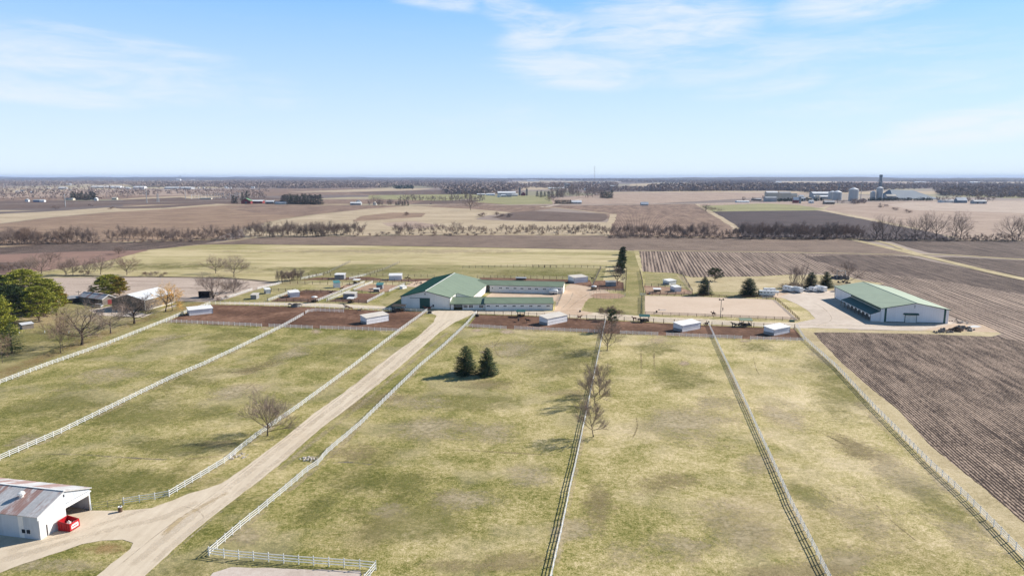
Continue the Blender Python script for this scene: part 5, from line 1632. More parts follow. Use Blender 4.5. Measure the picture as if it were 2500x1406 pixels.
# row along the stubble field
for i, (lb, x, y, top, wp, kw) in enumerate([
    ('dense brown tree second from left in the stubble field row', 72, 664, 626, 34, {}),
    ('large tree with forked limbs, third in the stubble field row', 101, 668, 618, 46, dict(tr=.35)),
    ('spreading low-forked tree in the stubble field row', 161, 671, 634, 40, dict(th=.05, stems=2)),
    ('slim Y-shaped tree in the stubble field row', 178, 671, 626, 34, dict(th=.25, tr=.25)),
    ('tree with a bush at its foot in the stubble field row', 215, 671, 632, 36, dict(th=.15)),
    ('tall vase-shaped tree in the stubble field row', 245, 670, 622, 42, dict(th=.2, tr=.25)),
    ('reddish round bare tree at the right end of the field row', 310, 671, 625, 46, dict(th=.18, tr=.28, matK='twigs_warm', limbs=10)),
    ('small bare tree against the red-brown field', 290, 621, 601, 26, {}),
    ('tall greyish tree standing behind the left field row', 124, 640, 609, 34, {}),
    ('left one of two oval trees above the cattle shed', 527, 667, 622, 44, dict(th=.16, limbs=10)),
    ('right one of two oval trees above the cattle shed', 571, 676, 624, 46, dict(th=.22, tr=.3)),
    ('wide multi-stemmed tree leaning over the dark cattle shed', 520, 728, 668, 72, dict(th=.06, stems=4, limbs=12, tr=.5)),
    ('squat dark tree right of the cattle shed', 570, 713, 678, 44, dict(th=.1, limbs=9, matK='twigs_dark')),
    ('bare tree inside the far dark paddock by the evergreen row', 1508, 696, 646, 27, dict(th=.22, limbs=10, matK='twigs_dark')),
    ('tall thin-twigged tree behind the machine shed roof', 2067, 692, 636, 58, dict(th=.1, stems=2, limbs=10, tr=.35)),
    ('bare poplar in the clump behind the white trailers, left', 1936, 700, 648, 18, dict(th=.1, up=1.2, limbs=8)),
    ('bare poplar in the clump behind the white trailers, right', 1956, 700, 642, 20, dict(th=.1, up=1.2, limbs=8)),
    ('lone dark bare tree on the tan rise beyond the creek', 1149, 513, 476, 40, dict(th=.2, tr=.7, matK='twigs_dark')),
    ('broad bare tree beside the far white-roofed farmhouse', 919, 500, 476, 34, dict(th=.1, tr=.6)),
    ('first thick-trunked tree in the hedge by the black field', 1723, 517, 498, 26, dict(th=.1, tr=.6, matK='twigs_dark')),
    ('rounder small tree in the hedge by the black field', 1743, 518, 504, 24, dict(th=.02, stems=3, matK='twigs_warm')),
    ('slim tree standing clear of the thicket before the black field', 1722, 573, 540, 18, dict(th=.2)),
    ('second slim tree before the black field thicket', 1744, 570, 542, 14, dict(th=.2)),
    ('dark upright tree above the middle of the creek line', 1115, 573, 540, 26, dict(th=.03, up=1.0, matK='twigs_dark')),
    ('small bare tree on the left lane to the far farmyard', 1340, 493, 479, 14, dict(th=.2, tr=.5)),
    ('second small bare tree on the lane to the far farmyard', 1351, 491, 472, 18, dict(th=.2, tr=.5)),
]):
    kw = dict(dict(limbs=10, sub=(7, 6, 6), th=.14, tr=.3), **kw)
    tree_px(lb, x, y, top, wp, 100 + i, twigw=.05, **kw)
big = [('second big bare tree of the tall row on the right', 2139, 584, 536, 34), ('slim big bare tree touching its left neighbour in the tall row', 2155, 585, 524, 32), ('stout bare tree with a wide crown, third in the tall row', 2186, 585, 532, 38),
       ('arching bare tree left of the tall row\'s densest pair', 2234, 585, 526, 44), ('bare tree with a dark rounded top in the tall row', 2257, 585, 516, 36), ('full-crowned bare tree in the middle right of the tall row', 2287, 586, 516, 44),
       ('bare tree leaning left near the end of the tall row', 2331, 586, 515, 36), ('bare tree leaning right at the end of the tall row', 2343, 586, 517, 40), ('big spreading bare tree near the right edge of the field hedge', 2472, 587, 526, 52),
       ('bare tree overlapping the right edge tree in the hedge', 2486, 587, 524, 40)]
for i, (lb, x, y, top, wp) in enumerate(big):
    tree_px(lb, x, y, top, wp, 200 + i, limbs=8, sub=(7, 6, 6), th=.24, tr=.55, up=.5, twigw=.06, matT='bark_dark', matK='twigs')

# thicket trees along the creek: shared shapes, one object per tree
THK = [bare_proto(300 + k, 12.0, 9.5, 'bark_dark' if k % 2 else 'bark', ('twigs', 'twigs_dark', 'twigs', 'twigs_warm')[k % 4], limbs=10, sub=(6, 7, 6), th=.05, tr=.24, stems=3 if k % 3 else 2, twigw=.05, up=.7) for k in range(6)]
BUSH = [bare_proto(320 + k, 4.0, 6.5, 'bark_dark', ('twigs_dark', 'twigs', 'twigs_warm')[k], limbs=14, sub=(5, 5, 5), th=.0, tr=.1, stems=6, twigw=.05, up=.2) for k in range(3)]
rnd = random.Random(77)
cnt = 0


ORD = ('first second third fourth fifth sixth seventh eighth ninth tenth eleventh twelfth thirteenth fourteenth fifteenth sixteenth seventeenth eighteenth nineteenth twentieth '
       'twenty-first twenty-second twenty-third twenty-fourth twenty-fifth twenty-sixth twenty-seventh twenty-eighth twenty-ninth thirtieth thirty-first thirty-second thirty-third thirty-fourth thirty-fifth '
       'thirty-sixth thirty-seventh thirty-eighth thirty-ninth fortieth forty-first forty-second forty-third forty-fourth forty-fifth forty-sixth forty-seventh forty-eighth forty-ninth fiftieth '
       'fifty-first fifty-second fifty-third fifty-fourth fifty-fifth fifty-sixth fifty-seventh fifty-eighth fifty-ninth sixtieth').split()
OC = {}


def ordinal(x, label):
    OC[label] = OC.get(label, 0) + 1
    return '%s %s' % (ORD[min(59, OC[label] - 1)], label)


def row_of(protos, name, cat, label, group, xs, y0, y1, hlo, hhi, stepx, base, depth=3.0):
    """plants one after the other along a pixel line, at their own ground points"""
    global cnt
    x0, x1 = xs
    x = x0
    while x < x1:
        f_ = (x - x0) / max(1, x1 - x0)
        y = y0 + (y1 - y0) * f_ - rnd.uniform(0, depth)
        h = rnd.uniform(hlo, hhi) * 1.02 / PXM(x, y) / 0.97
        k = rnd.randrange(len(protos))
        s_ = h / base
        plant(name, ordinal(x, label), cat, G(x, y), protos[k], rnd.uniform(0, 6.28), (s_ * rnd.uniform(.95, 1.3), s_ * rnd.uniform(.95, 1.3), s_), group)
        x += stepx * rnd.uniform(.65, 1.4)
        cnt += 1


g = 'bare trees of the creek thicket'
row_of(THK, 'thicket_tree', 'tree', 'bare tree from the left in the left-edge creek thicket', g, (-6, 232), 601, 594, 26, 42, 8.5, 12, 6)
row_of(THK, 'thicket_tree', 'tree', 'sparse bare tree from the left behind the dark ploughed strip', g, (262, 380), 588, 587, 18, 32, 10, 12, 9)
row_of(THK, 'thicket_tree', 'tree', 'bare tree from the left in the thicket at the grass corner', g, (385, 600), 591, 585, 20, 34, 9, 12, 6)
row_of(THK, 'thicket_tree', 'tree', 'bare tree from the left in the densest creek thicket stretch', g, (612, 860), 580, 577, 26, 36, 7.2, 12, 5)
row_of(THK, 'thicket_tree', 'tree', 'taller bare tree ending the dense creek thicket stretch', g, (862, 888), 576, 575, 30, 34, 11, 12, 3)
row_of(THK, 'thicket_tree', 'tree', 'bare tree of the isolated clump below the tan rise', g, (966, 1002), 574, 574, 24, 32, 11, 12, 2)
row_of(THK, 'thicket_tree', 'tree', 'small scattered bare tree from left on the tan creek bank', g, (1022, 1110), 571, 571, 14, 24, 13, 12, 4)
row_of(THK, 'thicket_tree', 'tree', 'bare tree from the left in the thin middle creek line', g, (1128, 1260), 571, 569, 10, 20, 11, 12, 4)
row_of(THK, 'thicket_tree', 'tree', 'bare tree from the left in the hedge below the dark wedge field', g, (1262, 1480), 570, 569, 13, 22, 8.5, 12, 5)
row_of(THK, 'thicket_tree', 'tree', 'bare tree from the left at the foot of the furrowed field', g, (1482, 1720), 578, 580, 18, 32, 7.8, 12, 6)
row_of(THK, 'thicket_tree', 'tree', 'bare tree from the left between furrowed and black fields', g, (1722, 1800), 581, 582, 14, 22, 11, 12, 3)
row_of(THK, 'thicket_tree', 'tree', 'bare tree from the left in the thicket before the black field', g, (1802, 2096), 584, 585, 28, 40, 6.8, 12, 6)
row_of(THK, 'thicket_tree', 'tree', 'low hedge tree from the left under the tall tree row', g, (2100, 2500), 586, 588, 9, 19, 9.5, 12, 2)
row_of(THK, 'thicket_tree', 'tree', 'bare tree of the brown scrub left of the hayfield', g, (-4, 62), 667, 662, 18, 26, 10, 12, 5)
row_of(THK, 'thicket_tree', 'tree', 'dark bare tree from the left of the dense shrub mass', 'trees of the dark shrub mass', (682, 740), 690, 683, 22, 30, 6.5, 12, 2)
gb = 'leafless bushes along the creek'
row_of(BUSH, 'bush', 'bush', 'low bush from the left under the left creek thicket', gb, (0, 600), 601, 588, 8, 14, 26, 4, 4)
row_of(BUSH, 'bush', 'bush', 'low bush from the left under the middle creek thicket', gb, (620, 1480), 580, 573, 6, 12, 27, 4, 4)
row_of(BUSH, 'bush', 'bush', 'dark bush from the left under the right creek thicket', gb, (1500, 2100), 582, 587, 8, 14, 18, 4, 2)
row_of(BUSH, 'bush', 'bush', 'hedge-bottom bush from the left under the tall bare row', gb, (2105, 2500), 588, 590, 6, 10, 13, 4, 1)
for lb, x, y, h in (('low pale bush left on the stubble field edge', 358, 673, 11), ('low pale bush in the middle of the stubble field edge', 378, 673, 12), ('low pale bush right on the stubble field edge', 398, 674, 10),
                    ('bush at the foot of the fifth tree in the field row', 206, 671, 12), ('purple-brown brush behind the parked trailers, left', 1928, 706, 18), ('purple-brown brush behind the parked trailers, right', 1950, 707, 22),
                    ('scrub at the foot of the cattle shed trees', 545, 733, 12), ('long marsh bush below the tan rise, left part', 1180, 530, 12), ('long marsh bush below the tan rise, middle part', 1215, 530, 13), ('long marsh bush below the tan rise, right part', 1245, 531, 11),
                    ('marsh bush on the tan rise', 990, 526, 9), ('round bush on the right hedge line by the grain piles', 2157, 507, 9), ('small round bush lower on the right hedge line', 2186, 514, 8), ('wide low bush lowest on the right hedge line', 2213, 520, 9),
                    ('lone round bush on the left tan field', 271, 511, 7), ('dark low bush on the far left field', 222, 504, 6), ('bush cluster by the left power pole', 136, 511, 9)):
    s_ = h / PXM(x, y) / 4
    plant('bush', lb, 'bush', G(x, y), BUSH[rnd.randrange(3)], rnd.uniform(0, 6), (s_ * 1.3, s_ * 1.3, s_))


# ---- conifers
def spruce_meshes(seed, H, R_, mat='spruce_needles', open_=0.0, whorls=34, per=13, trunk=.0, round_=.75, q=.16, drp=.25):
    r = random.Random(seed)
    T, K = MB(), MB()
    T.tube([(0, 0, 0), (0, 0, H * .5), (0, 0, H * .97)], [H * .022, H * .014, .02], 8, False)
    z0 = H * trunk
    ex = [r.uniform(0, 6.28) for _ in range(3)]
    for i in range(whorls):
        f_ = (i + r.uniform(-.3, .3)) / whorls
        f_ = max(0, min(.985, f_))
        z = z0 + (H - z0) * f_
        prof = (1 - f_) ** round_ * (1.0 if f_ > .10 else .84 + f_ * 1.6)
        n = max(4, int(per * (prof * .85 + .25)))
        for j in range(n):
            if r.random() < open_: continue
            a_ = r.uniform(0, 6.28)
            lump = 1 + .13 * math.sin(3 * a_ + ex[0] + z * .8) + .09 * math.sin(5 * a_ + ex[1] - z * 1.1)
            L = R_ * prof * lump * r.uniform(.72, 1.12) + .15
            dx_, dy_ = math.cos(a_), math.sin(a_)
            dr = drp * (1 - f_) + r.uniform(-.08, .08) - .45 * f_
            m_ = max(3, int(L / q * .85))
            for k in range(m_):
                t_ = (k + r.uniform(.2, 1)) / m_
                t_ = t_ ** .7
                w_ = (.30 * L * (1 - t_ * .55)) * .55
                for s_ in (-1, 1):
                    off = r.uniform(0, w_) * s_
                    c_ = Vector((dx_ * L * t_ - dy_ * off, dy_ * L * t_ + dx_ * off, z - dr * L * t_ + .12 * L * t_ * t_ + r.uniform(-.06, .06) - abs(off) * .3))
                    u = Vector((dx_ + r.uniform(-.6, .6), dy_ + r.uniform(-.6, .6), r.uniform(-.5, .25))).normalized() * q * r.uniform(.8, 1.5)
                    v_ = u.cross(Vector((r.uniform(-.6, .6), r.uniform(-.6, .6), 1))).normalized() * q * .45
                    K.face([c_ - u * .5 - v_, c_ - u * .4 + v_, c_ + u * .9])
    return T.mesh('trunk', M['pine_bark'], True), K.mesh('crown', M[mat])


def pine_meshes(seed, H, W, mat='pine_needles', clumps=150, quads=46, base=.12, q=.34, shape=.7, clr=1.0):
    """white pine: plates of needle tufts at the ends of level limbs"""
    r = random.Random(seed)
    T, K = MB(), MB()
    T.tube([(0, 0, 0), (r.uniform(-.3, .3), r.uniform(-.3, .3), H * .5), (0, 0, H * .95)], [H * .024, H * .016, .04], 8, False)
    for i in range(clumps):
        f_ = r.random() ** .85
        z = H * (base + (1 - base) * f_)
        rad = W / 2 * (max(0, 1 - f_ ** 1.6)) ** shape * (1 if f_ > .12 else .75 + f_ * 2)
        a_ = r.uniform(0, 6.28)
        rr = rad * math.sqrt(r.uniform(.12, 1)) * r.uniform(.85, 1.1)
        c_ = Vector((math.cos(a_) * rr, math.sin(a_) * rr, z + rr * .12))
        if rr > 1: T.tube([(0, 0, z - rr * .15), c_ * .98 - Vector((0, 0, .1))], [.09, .03], 3, False)
        sx_, sz_ = H * .052 * r.uniform(.7, 1.3) * clr, H * .014 * r.uniform(.8, 1.3) * clr
        for k in range(quads):
            u1, u2, u3 = r.gauss(0, .55), r.gauss(0, .55), r.gauss(0, .55)
            p_ = c_ + Vector((u1 * sx_, u2 * sx_, u3 * sz_ + .25 * sx_))
            o_ = Vector((math.cos(a_) * .6 + r.uniform(-.8, .8), math.sin(a_) * .6 + r.uniform(-.8, .8), r.uniform(-.1, .9))).normalized() * q * r.uniform(.7, 1.3)
            v_ = o_.cross(Vector((r.uniform(-1, 1), r.uniform(-1, 1), r.uniform(-1, 1)))).normalized() * q * .3
            K.face([p_ - v_, p_ + v_, p_ + o_])
    return T.mesh('trunk', M['pine_bark'], True), K.mesh('crown', M[mat])


def spruce_px(label, x, y, top, wpx, seed, name='spruce', group=None, **kw):
    H = HH(x, y, top)
    return plant(name, label, 'tree', G(x, y), spruce_meshes(seed, H, wpx / 2 / PXM(x, y) * 1.22, **kw), group=group)


def pine_px(label, x, y, top, wpx, seed, name='pine', group=None, **kw):
    H = HH(x, y, top)
    return plant(name, label, 'tree', G(x, y), pine_meshes(seed, H, wpx / PXM(x, y) * 1.12, **kw), group=group)


spruce_px('left dark green spruce of the pair in the big pasture', 1137, 912, 845, 54, 1, whorls=46, per=22, q=.2, round_=.62)
spruce_px('right dark green spruce of the pair in the big pasture', 1189, 916, 849, 46, 2, whorls=46, per=21, q=.2, round_=.62)
spruce_px('tall dark spruce behind the arena light pole', 1720, 719, 676, 34, 3, whorls=44, per=22, q=.28)
spruce_px('broad dark spruce behind the right half of the sand arena', 1828, 722, 680, 42, 4, whorls=44, per=24, q=.28, round_=.55)
pine_px('round-topped pine alone on the dry meadow', 1745, 686, 656, 38, 5, mat='pine_dull', clumps=110, quads=60, q=.32, base=.2, shape=.35, clr=1.6)
spruce_px('dark spruce behind the trailers, left of the two', 1980, 701, 665, 30, 6, whorls=38, per=22, q=.3, round_=.55)
spruce_px('brownish spruce behind the trailers, right of the two', 2016, 702, 664, 29, 7, whorls=38, per=22, q=.3, mat='pine_dull', round_=.55)
spruce_px('young spruce with a clear trunk at the left edge lawn', 30, 862, 786, 52, 8, whorls=36, per=14, q=.24, trunk=.14, mat='pine_dull', open_=.2)
pine_px('scraggly pine on the lane between two bare trees', 1493, 808, 757, 26, 9, mat='pine_dull', clumps=80, quads=50, q=.25, base=.25, shape=.3, clr=1.3)
for i, (lb, x, y, top, w_) in enumerate((('farthest tree of the evergreen row up the grass lane', 1521, 622, 604, 17), ('second farthest tree of the evergreen row', 1519, 636, 612, 17), ('third tree of the evergreen row up the lane', 1518, 650, 622, 19),
                                         ('fourth tree of the evergreen row up the lane', 1516, 660, 630, 20), ('nearest evergreen of the row up the lane', 1514, 673, 641, 18))):
    pine_px(lb, x, y, top, w_, 40 + i, mat='pine_dull', clumps=90, quads=56, q=.5, base=.08, shape=.4, clr=1.7, group='evergreen row up the grass lane')
# big pines at the left edge
pk = dict(clumps=270, quads=84, q=.5, clr=1.35, shape=.5)
pine_px('tallest big yellow-green pine of the left-edge grove', 66, 770, 662, 118, 51, **pk)
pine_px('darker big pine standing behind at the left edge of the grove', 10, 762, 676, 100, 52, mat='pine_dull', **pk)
pine_px('bright big pine at the right side of the left-edge grove', 116, 766, 684, 84, 53, **dict(pk, clumps=220))
pine_px('big pine filling the middle front of the left-edge grove', 96, 786, 704, 92, 54, **dict(pk, clumps=220))
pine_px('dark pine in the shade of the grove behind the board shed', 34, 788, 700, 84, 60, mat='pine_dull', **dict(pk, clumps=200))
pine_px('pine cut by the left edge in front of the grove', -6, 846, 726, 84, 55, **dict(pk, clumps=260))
pine_px('golden pine tip at the right end of the grove', 140, 757, 704, 48, 56, mat='pine_yellow', **dict(pk, clumps=110))
pine_px('green pine with golden patches behind the rusty garage', 268, 722, 674, 66, 57, mat='pine_needles', clumps=240, quads=75, q=.45, base=.06, shape=.4, clr=1.9)
pine_px('golden cedar beside the green pine behind the garage', 292, 722, 679, 40, 58, mat='pine_yellow', clumps=130, quads=70, q=.45, base=.1, shape=.4, clr=1.6)
spruce_px('dark narrow cypress left of the golden-patched pine', 223, 722, 697, 13, 59, whorls=26, per=9, q=.3, round_=.35, mat='pine_dull', name='cypress')

# ---- far evergreens: simple shared shapes, each its own tree
FE = [spruce_meshes(70 + k, 14, 4.2, whorls=20, per=9, q=.9, mat='wood_far_dark' if k else 'spruce_needles', round_=.5) for k in range(3)]
FB = [bare_proto(80 + k, 14, 13, 'bark_dark', 'wood_far', limbs=7, sub=(4, 5, 4), th=.12, tr=.5, twigw=.22) for k in range(3)]


def far_tree(protos, label, x, y, h, name, group, base=14, wf=1.0):
    label = label[6:] if label.startswith('single') else ordinal(x, label)
    s_ = h / PXM(x, y) / base
    plant(name, label, 'tree', G(x, y), protos[rnd.randrange(len(protos))], rnd.uniform(0, 6), (s_ * wf, s_ * wf, s_), group)


for i in range(16):
    far_tree(FE, 'evergreen from the left in the windbreak by the red barn farm', 690 + i * 6.2, 499 + rnd.uniform(-2, 1), rnd.uniform(20, 26), 'windbreak_tree', 'evergreens of the far windbreak', wf=1.25)
for i in range(8):
    far_tree(FE, 'evergreen from the left in the hedge by the white lane shed', 1357 + i * 5, 498, 10, 'hedge_tree', 'evergreen hedge by the white shed', wf=1.8)
for i in range(7):
    far_tree(FE, 'evergreen of the dark clump at the far farmyard', 1468 + i * 4.2, 484 + rnd.uniform(-1, 1), rnd.uniform(15, 19), 'far_evergreen', 'evergreen clump of the far farmyard', wf=1.1)
for i in range(12):
    far_tree(FE, 'evergreen of the dark clump on the far left', 175 + i * 5.2, 488 + rnd.uniform(-1, 1), rnd.uniform(14, 20), 'far_evergreen', 'evergreen clump on the far left', wf=1.2)
for i, (x, y, h) in enumerate(((967, 501, 9), (973, 501, 9), (983, 502, 10), (988, 502, 10), (996, 502, 11))):
    far_tree(FE, 'small pointed evergreen in the row beside the far road', x, y, h, 'far_evergreen', 'pointed evergreens beside the far road', wf=1.1)
for i, x in enumerate(range(980, 1186, 9)):
    far_tree(FB, 'far bare tree from the left in the row beside the white farm', x + rnd.uniform(-3, 3), 491 + rnd.uniform(-1, 1), rnd.uniform(10, 21), 'far_bare_tree', 'bare row left of the white farm')
for i in range(26):
    far_tree(FB, 'bare tree of the grove round the far farmyard with silos', 1345 + rnd.uniform(0, 130), 481 + rnd.uniform(-8, 4), rnd.uniform(15, 27), 'far_bare_tree', 'bare grove of the farmyard with silos')
for i in range(7):
    far_tree(FE, 'evergreen among the far farmyard grove', 1310 + i * 10 + rnd.uniform(-2, 2), 481 + rnd.uniform(-1, 1), rnd.uniform(12, 17), 'far_evergreen', 'evergreens in the far farmyard grove', wf=1.2)
for i in range(14):
    far_tree(FB, 'bare tree beside the far white-roofed farmhouse and its lane', 900 + rnd.uniform(0, 90), 501 + rnd.uniform(-1, 1), rnd.uniform(9, 17), 'far_bare_tree', 'bare trees at the white-roofed farmhouse')
for i in range(16):
    far_tree(FB, 'bare tree around the small farm below the right grain pile', 2280 + rnd.uniform(0, 145), 493 + rnd.uniform(-3, 2), rnd.uniform(9, 19), 'far_bare_tree', 'bare trees of the right farm')
for x, y, h, lb in ((2149, 504, 9, 'little bare tree left on the hedge line below the elevator'), (1815, 492, 13, 'bare tree left of the dark hangar'), (1840, 492, 12, 'bare tree in front of the dark hangar'), (1865, 490, 13, 'bare tree at the corner of the blue-grey hall'),
                    (2057, 498, 10, 'small bare tree below the squat grain bin'), (2045, 497, 12, 'bare tree by the brown shed before the bins'), (640, 480, 13, 'bare tree on the plain above the red shed'), (570, 497, 20, 'dark evergreen left of the red barn, outer one'),
                    (577, 497, 17, 'dark evergreen touching the red barn'), (603, 490, 24, 'tall evergreen behind the green barn roof'), (592, 490, 20, 'evergreen rising behind the red barn gable')):
    far_tree(FB if h < 15 else FE, 'single' + lb, x, y, h, 'far_tree', None)

# ---- far woods that read as one mass
def wood(label, poly, n, h, mat='wood_far', seed=1, k_=13):
    """many rough crowns in one object; poly is the px outline of the ground they stand on"""
    r = random.Random(seed)
    if mat == 'wood_far' and h > 9: n, h = int(n * 2.0), h * 1.5
    xs, ys = [p[0] for p in poly], [p[1] for p in poly]
    b = MB()
    done = 0
    tries = 0
    while done < n and tries < n * 30:
        tries += 1
        x, y = r.uniform(min(xs), max(xs)), r.uniform(min(ys), max(ys))
        ins = False
        j = len(poly) - 1
        for i in range(len(poly)):
            if (poly[i][1] > y) != (poly[j][1] > y) and x < (poly[j][0] - poly[i][0]) * (y - poly[i][1]) / (poly[j][1] - poly[i][1]) + poly[i][0]:
                ins = not ins
            j = i
        if not ins: continue
        done += 1
        p_ = G(x, y)
        ht = h * r.uniform(.6, 1.25)
        w_ = ht * r.uniform(.38, .6)
        for k in range(k_):
            a_ = r.uniform(0, 6.28)
            z = ht * r.uniform(.12, 1)
            rr = w_ * math.sqrt(max(.05, 1 - ((z / ht) - .55) ** 2 * 4)) * r.uniform(.2, 1)
            c_ = p_ + Vector((math.cos(a_) * rr, math.sin(a_) * rr, z))
            s_ = ht * .16 * r.uniform(.6, 1.3)
            u = Vector((r.uniform(-1, 1), r.uniform(-1, 1), r.uniform(-.6, .6))).normalized() * s_
            v_ = u.cross(Vector((r.uniform(-1, 1), r.uniform(-1, 1), r.uniform(-1, 1)))).normalized() * s_
            b.face([c_ - u, c_ + v_, c_ + u, c_ - v_ * .7])
        b.face([p_ + Vector((-ht * .03, 0, 0)), p_ + Vector((ht * .03, 0, 0)), p_ + Vector((0, 0, ht * .8))])
    o = b.build('woods', M[mat])
    tag(o, label, 'woods', None, 'stuff')


wood('bluish bare woods along the skyline left of centre', [(-150, 436), (540, 436), (540, 441), (-150, 443)], 2000, 17, seed=1)
wood('scattered bare woods on the far left below the skyline', [(-150, 445), (120, 444), (400, 446), (560, 447), (480, 450), (100, 455), (-150, 455)], 800, 14, seed=2)
wood('bare woods right of the long white sheds on the far left', [(300, 448), (640, 444), (660, 461), (500, 458), (330, 458)], 1300, 13, seed=3)
wood('wide grey-blue woods left of centre below the skyline', [(540, 436), (1260, 436), (1250, 443), (1000, 451), (940, 459), (700, 461), (560, 452)], 4600, 14, seed=4)
wood('dark evergreen wood patch in the left half of the distance', [(960, 459), (1010, 459), (1010, 462), (965, 462)], 90, 15, 'wood_far_dark', seed=5)
wood('dark evergreens scattered through the centre woods', [(640, 448), (900, 450), (900, 459), (640, 459)], 150, 14, 'wood_far_dark', seed=6)
wood('bare woods between centre and the white farm', [(1000, 452), (1260, 450), (1290, 460), (1200, 476), (1090, 474), (1080, 462)], 1100, 13, seed=7)
wood('blue woods along the centre skyline', [(1240, 435.5), (1900, 435), (2600, 434.5), (2600, 438), (1900, 440), (1540, 443), (1240, 441)], 3600, 17, seed=8)
wood('long bare wood edge right of centre', [(1580, 462), (1680, 458), (1860, 457), (2080, 458), (2090, 466), (1860, 466), (1590, 468)], 1500, 16, seed=9)
wood('woods right of centre on the skyline slope', [(1500, 440), (1900, 438), (1890, 449), (1780, 454), (1700, 448), (1520, 447)], 1500, 15, seed=10)
wood('evergreens standing along the far right field edge', [(2030, 445), (2120, 446), (2110, 449), (2030, 449)], 60, 15, 'wood_far_dark', seed=11)
wood('far right woods below the skyline', [(2170, 441), (2600, 438), (2600, 444), (2300, 447), (2180, 445)], 1100, 14, seed=12)
wood('bare woods behind the grain pile at the right', [(2120, 455), (2290, 452), (2600, 452), (2600, 472), (2440, 476), (2300, 478), (2290, 460), (2160, 464)], 1900, 13, seed=13)
wood('woods behind the grain works', [(1880, 458), (2150, 455), (2160, 463), (2090, 470), (1990, 472), (1890, 462)], 900, 15, seed=14)
wood('thin tree line along the far furrowed fields', [(1440, 463), (1600, 462), (1740, 463), (1740, 466), (1560, 468), (1440, 468)], 320, 11, seed=15)
wood('brown scrub on the far left behind the blue shed', [(-100, 466), (160, 464), (330, 464), (330, 484), (100, 488), (-100, 492)], 330, 9, seed=16)
wood('scrub round the electric substation', [(450, 474), (640, 470), (650, 484), (560, 486), (520, 480)], 260, 9, seed=17)
wood('bare woods behind the distant farm with three silos', [(1290, 452), (1500, 448), (1510, 456), (1440, 466), (1390, 462), (1290, 458)], 700, 13, seed=18)
wood('broad bare woodland band far left', [(-150, 437), (560, 437), (600, 447), (400, 452), (100, 450), (-150, 452)], 1100, 12, seed=31)
wood('bare shrubland in front of the long white sheds', [(-100, 455), (240, 456), (420, 466), (640, 463), (660, 470), (300, 480), (-100, 482)], 300, 9.5, seed=32)
wood('right-hand woods behind the two farms', [(2270, 460), (2600, 456), (2600, 484), (2430, 483), (2300, 478)], 900, 11, seed=33)
wood('skyline woods far right', [(1900, 437), (2600, 436), (2600, 441), (2200, 443), (1900, 443)], 1300, 13, seed=34)
wood('bare woods on the slope beyond the poultry barns', [(640, 440), (1240, 438), (1240, 452), (960, 456), (640, 454)], 2200, 11, seed=35)
wood('dark evergreen hedge in front of the grain works', [(1898, 491), (2010, 489.5), (2010, 491.5), (1898, 493)], 130, 7, 'wood_far_dark', seed=19)
wood('dark evergreen hedge in front of the grain pile', [(2120, 489.5), (2278, 488.5), (2278, 490.5), (2120, 491.5)], 190, 7, 'wood_far_dark', seed=20)
wood('brown brush pile right of the tall grain bins', [(2075, 495), (2112, 493), (2114, 497), (2080, 499)], 70, 8, seed=21)


# ================================================================== ANIMALS AND PEOPLE
def skin_mesh(name, verts, edges, radii, mat, root=0, sub=1):
    me = bpy.data.meshes.new(name)
    me.from_pydata(verts, edges, [])
    o = bpy.data.objects.new(name, me)
    C.objects.link(o)
    sk = o.modifiers.new('skin', 'SKIN')
    sk.use_smooth_shade = True
    for i, r_ in enumerate(radii):
        d = me.skin_vertices[0].data[i]
        d.radius = r_ if isinstance(r_, tuple) else (r_, r_)
        d.use_root = (i == root)
    o.modifiers.new('sub', 'SUBSURF').levels = sub
    dg = bpy.context.evaluated_depsgraph_get()
    res = bpy.data.meshes.new_from_object(o.evaluated_get(dg))
    res.name = name
    res.materials.clear()
    res.materials.append(mat)
    bpy.data.objects.remove(o)
    return res


def chain(vs, es, rs, pts, start=None):
    prev = start
    for (p, r_) in pts:
        vs.append(p)
        rs.append(r_)
        if prev is not None: es.append((prev, len(vs) - 1))
        prev = len(vs) - 1
    return prev


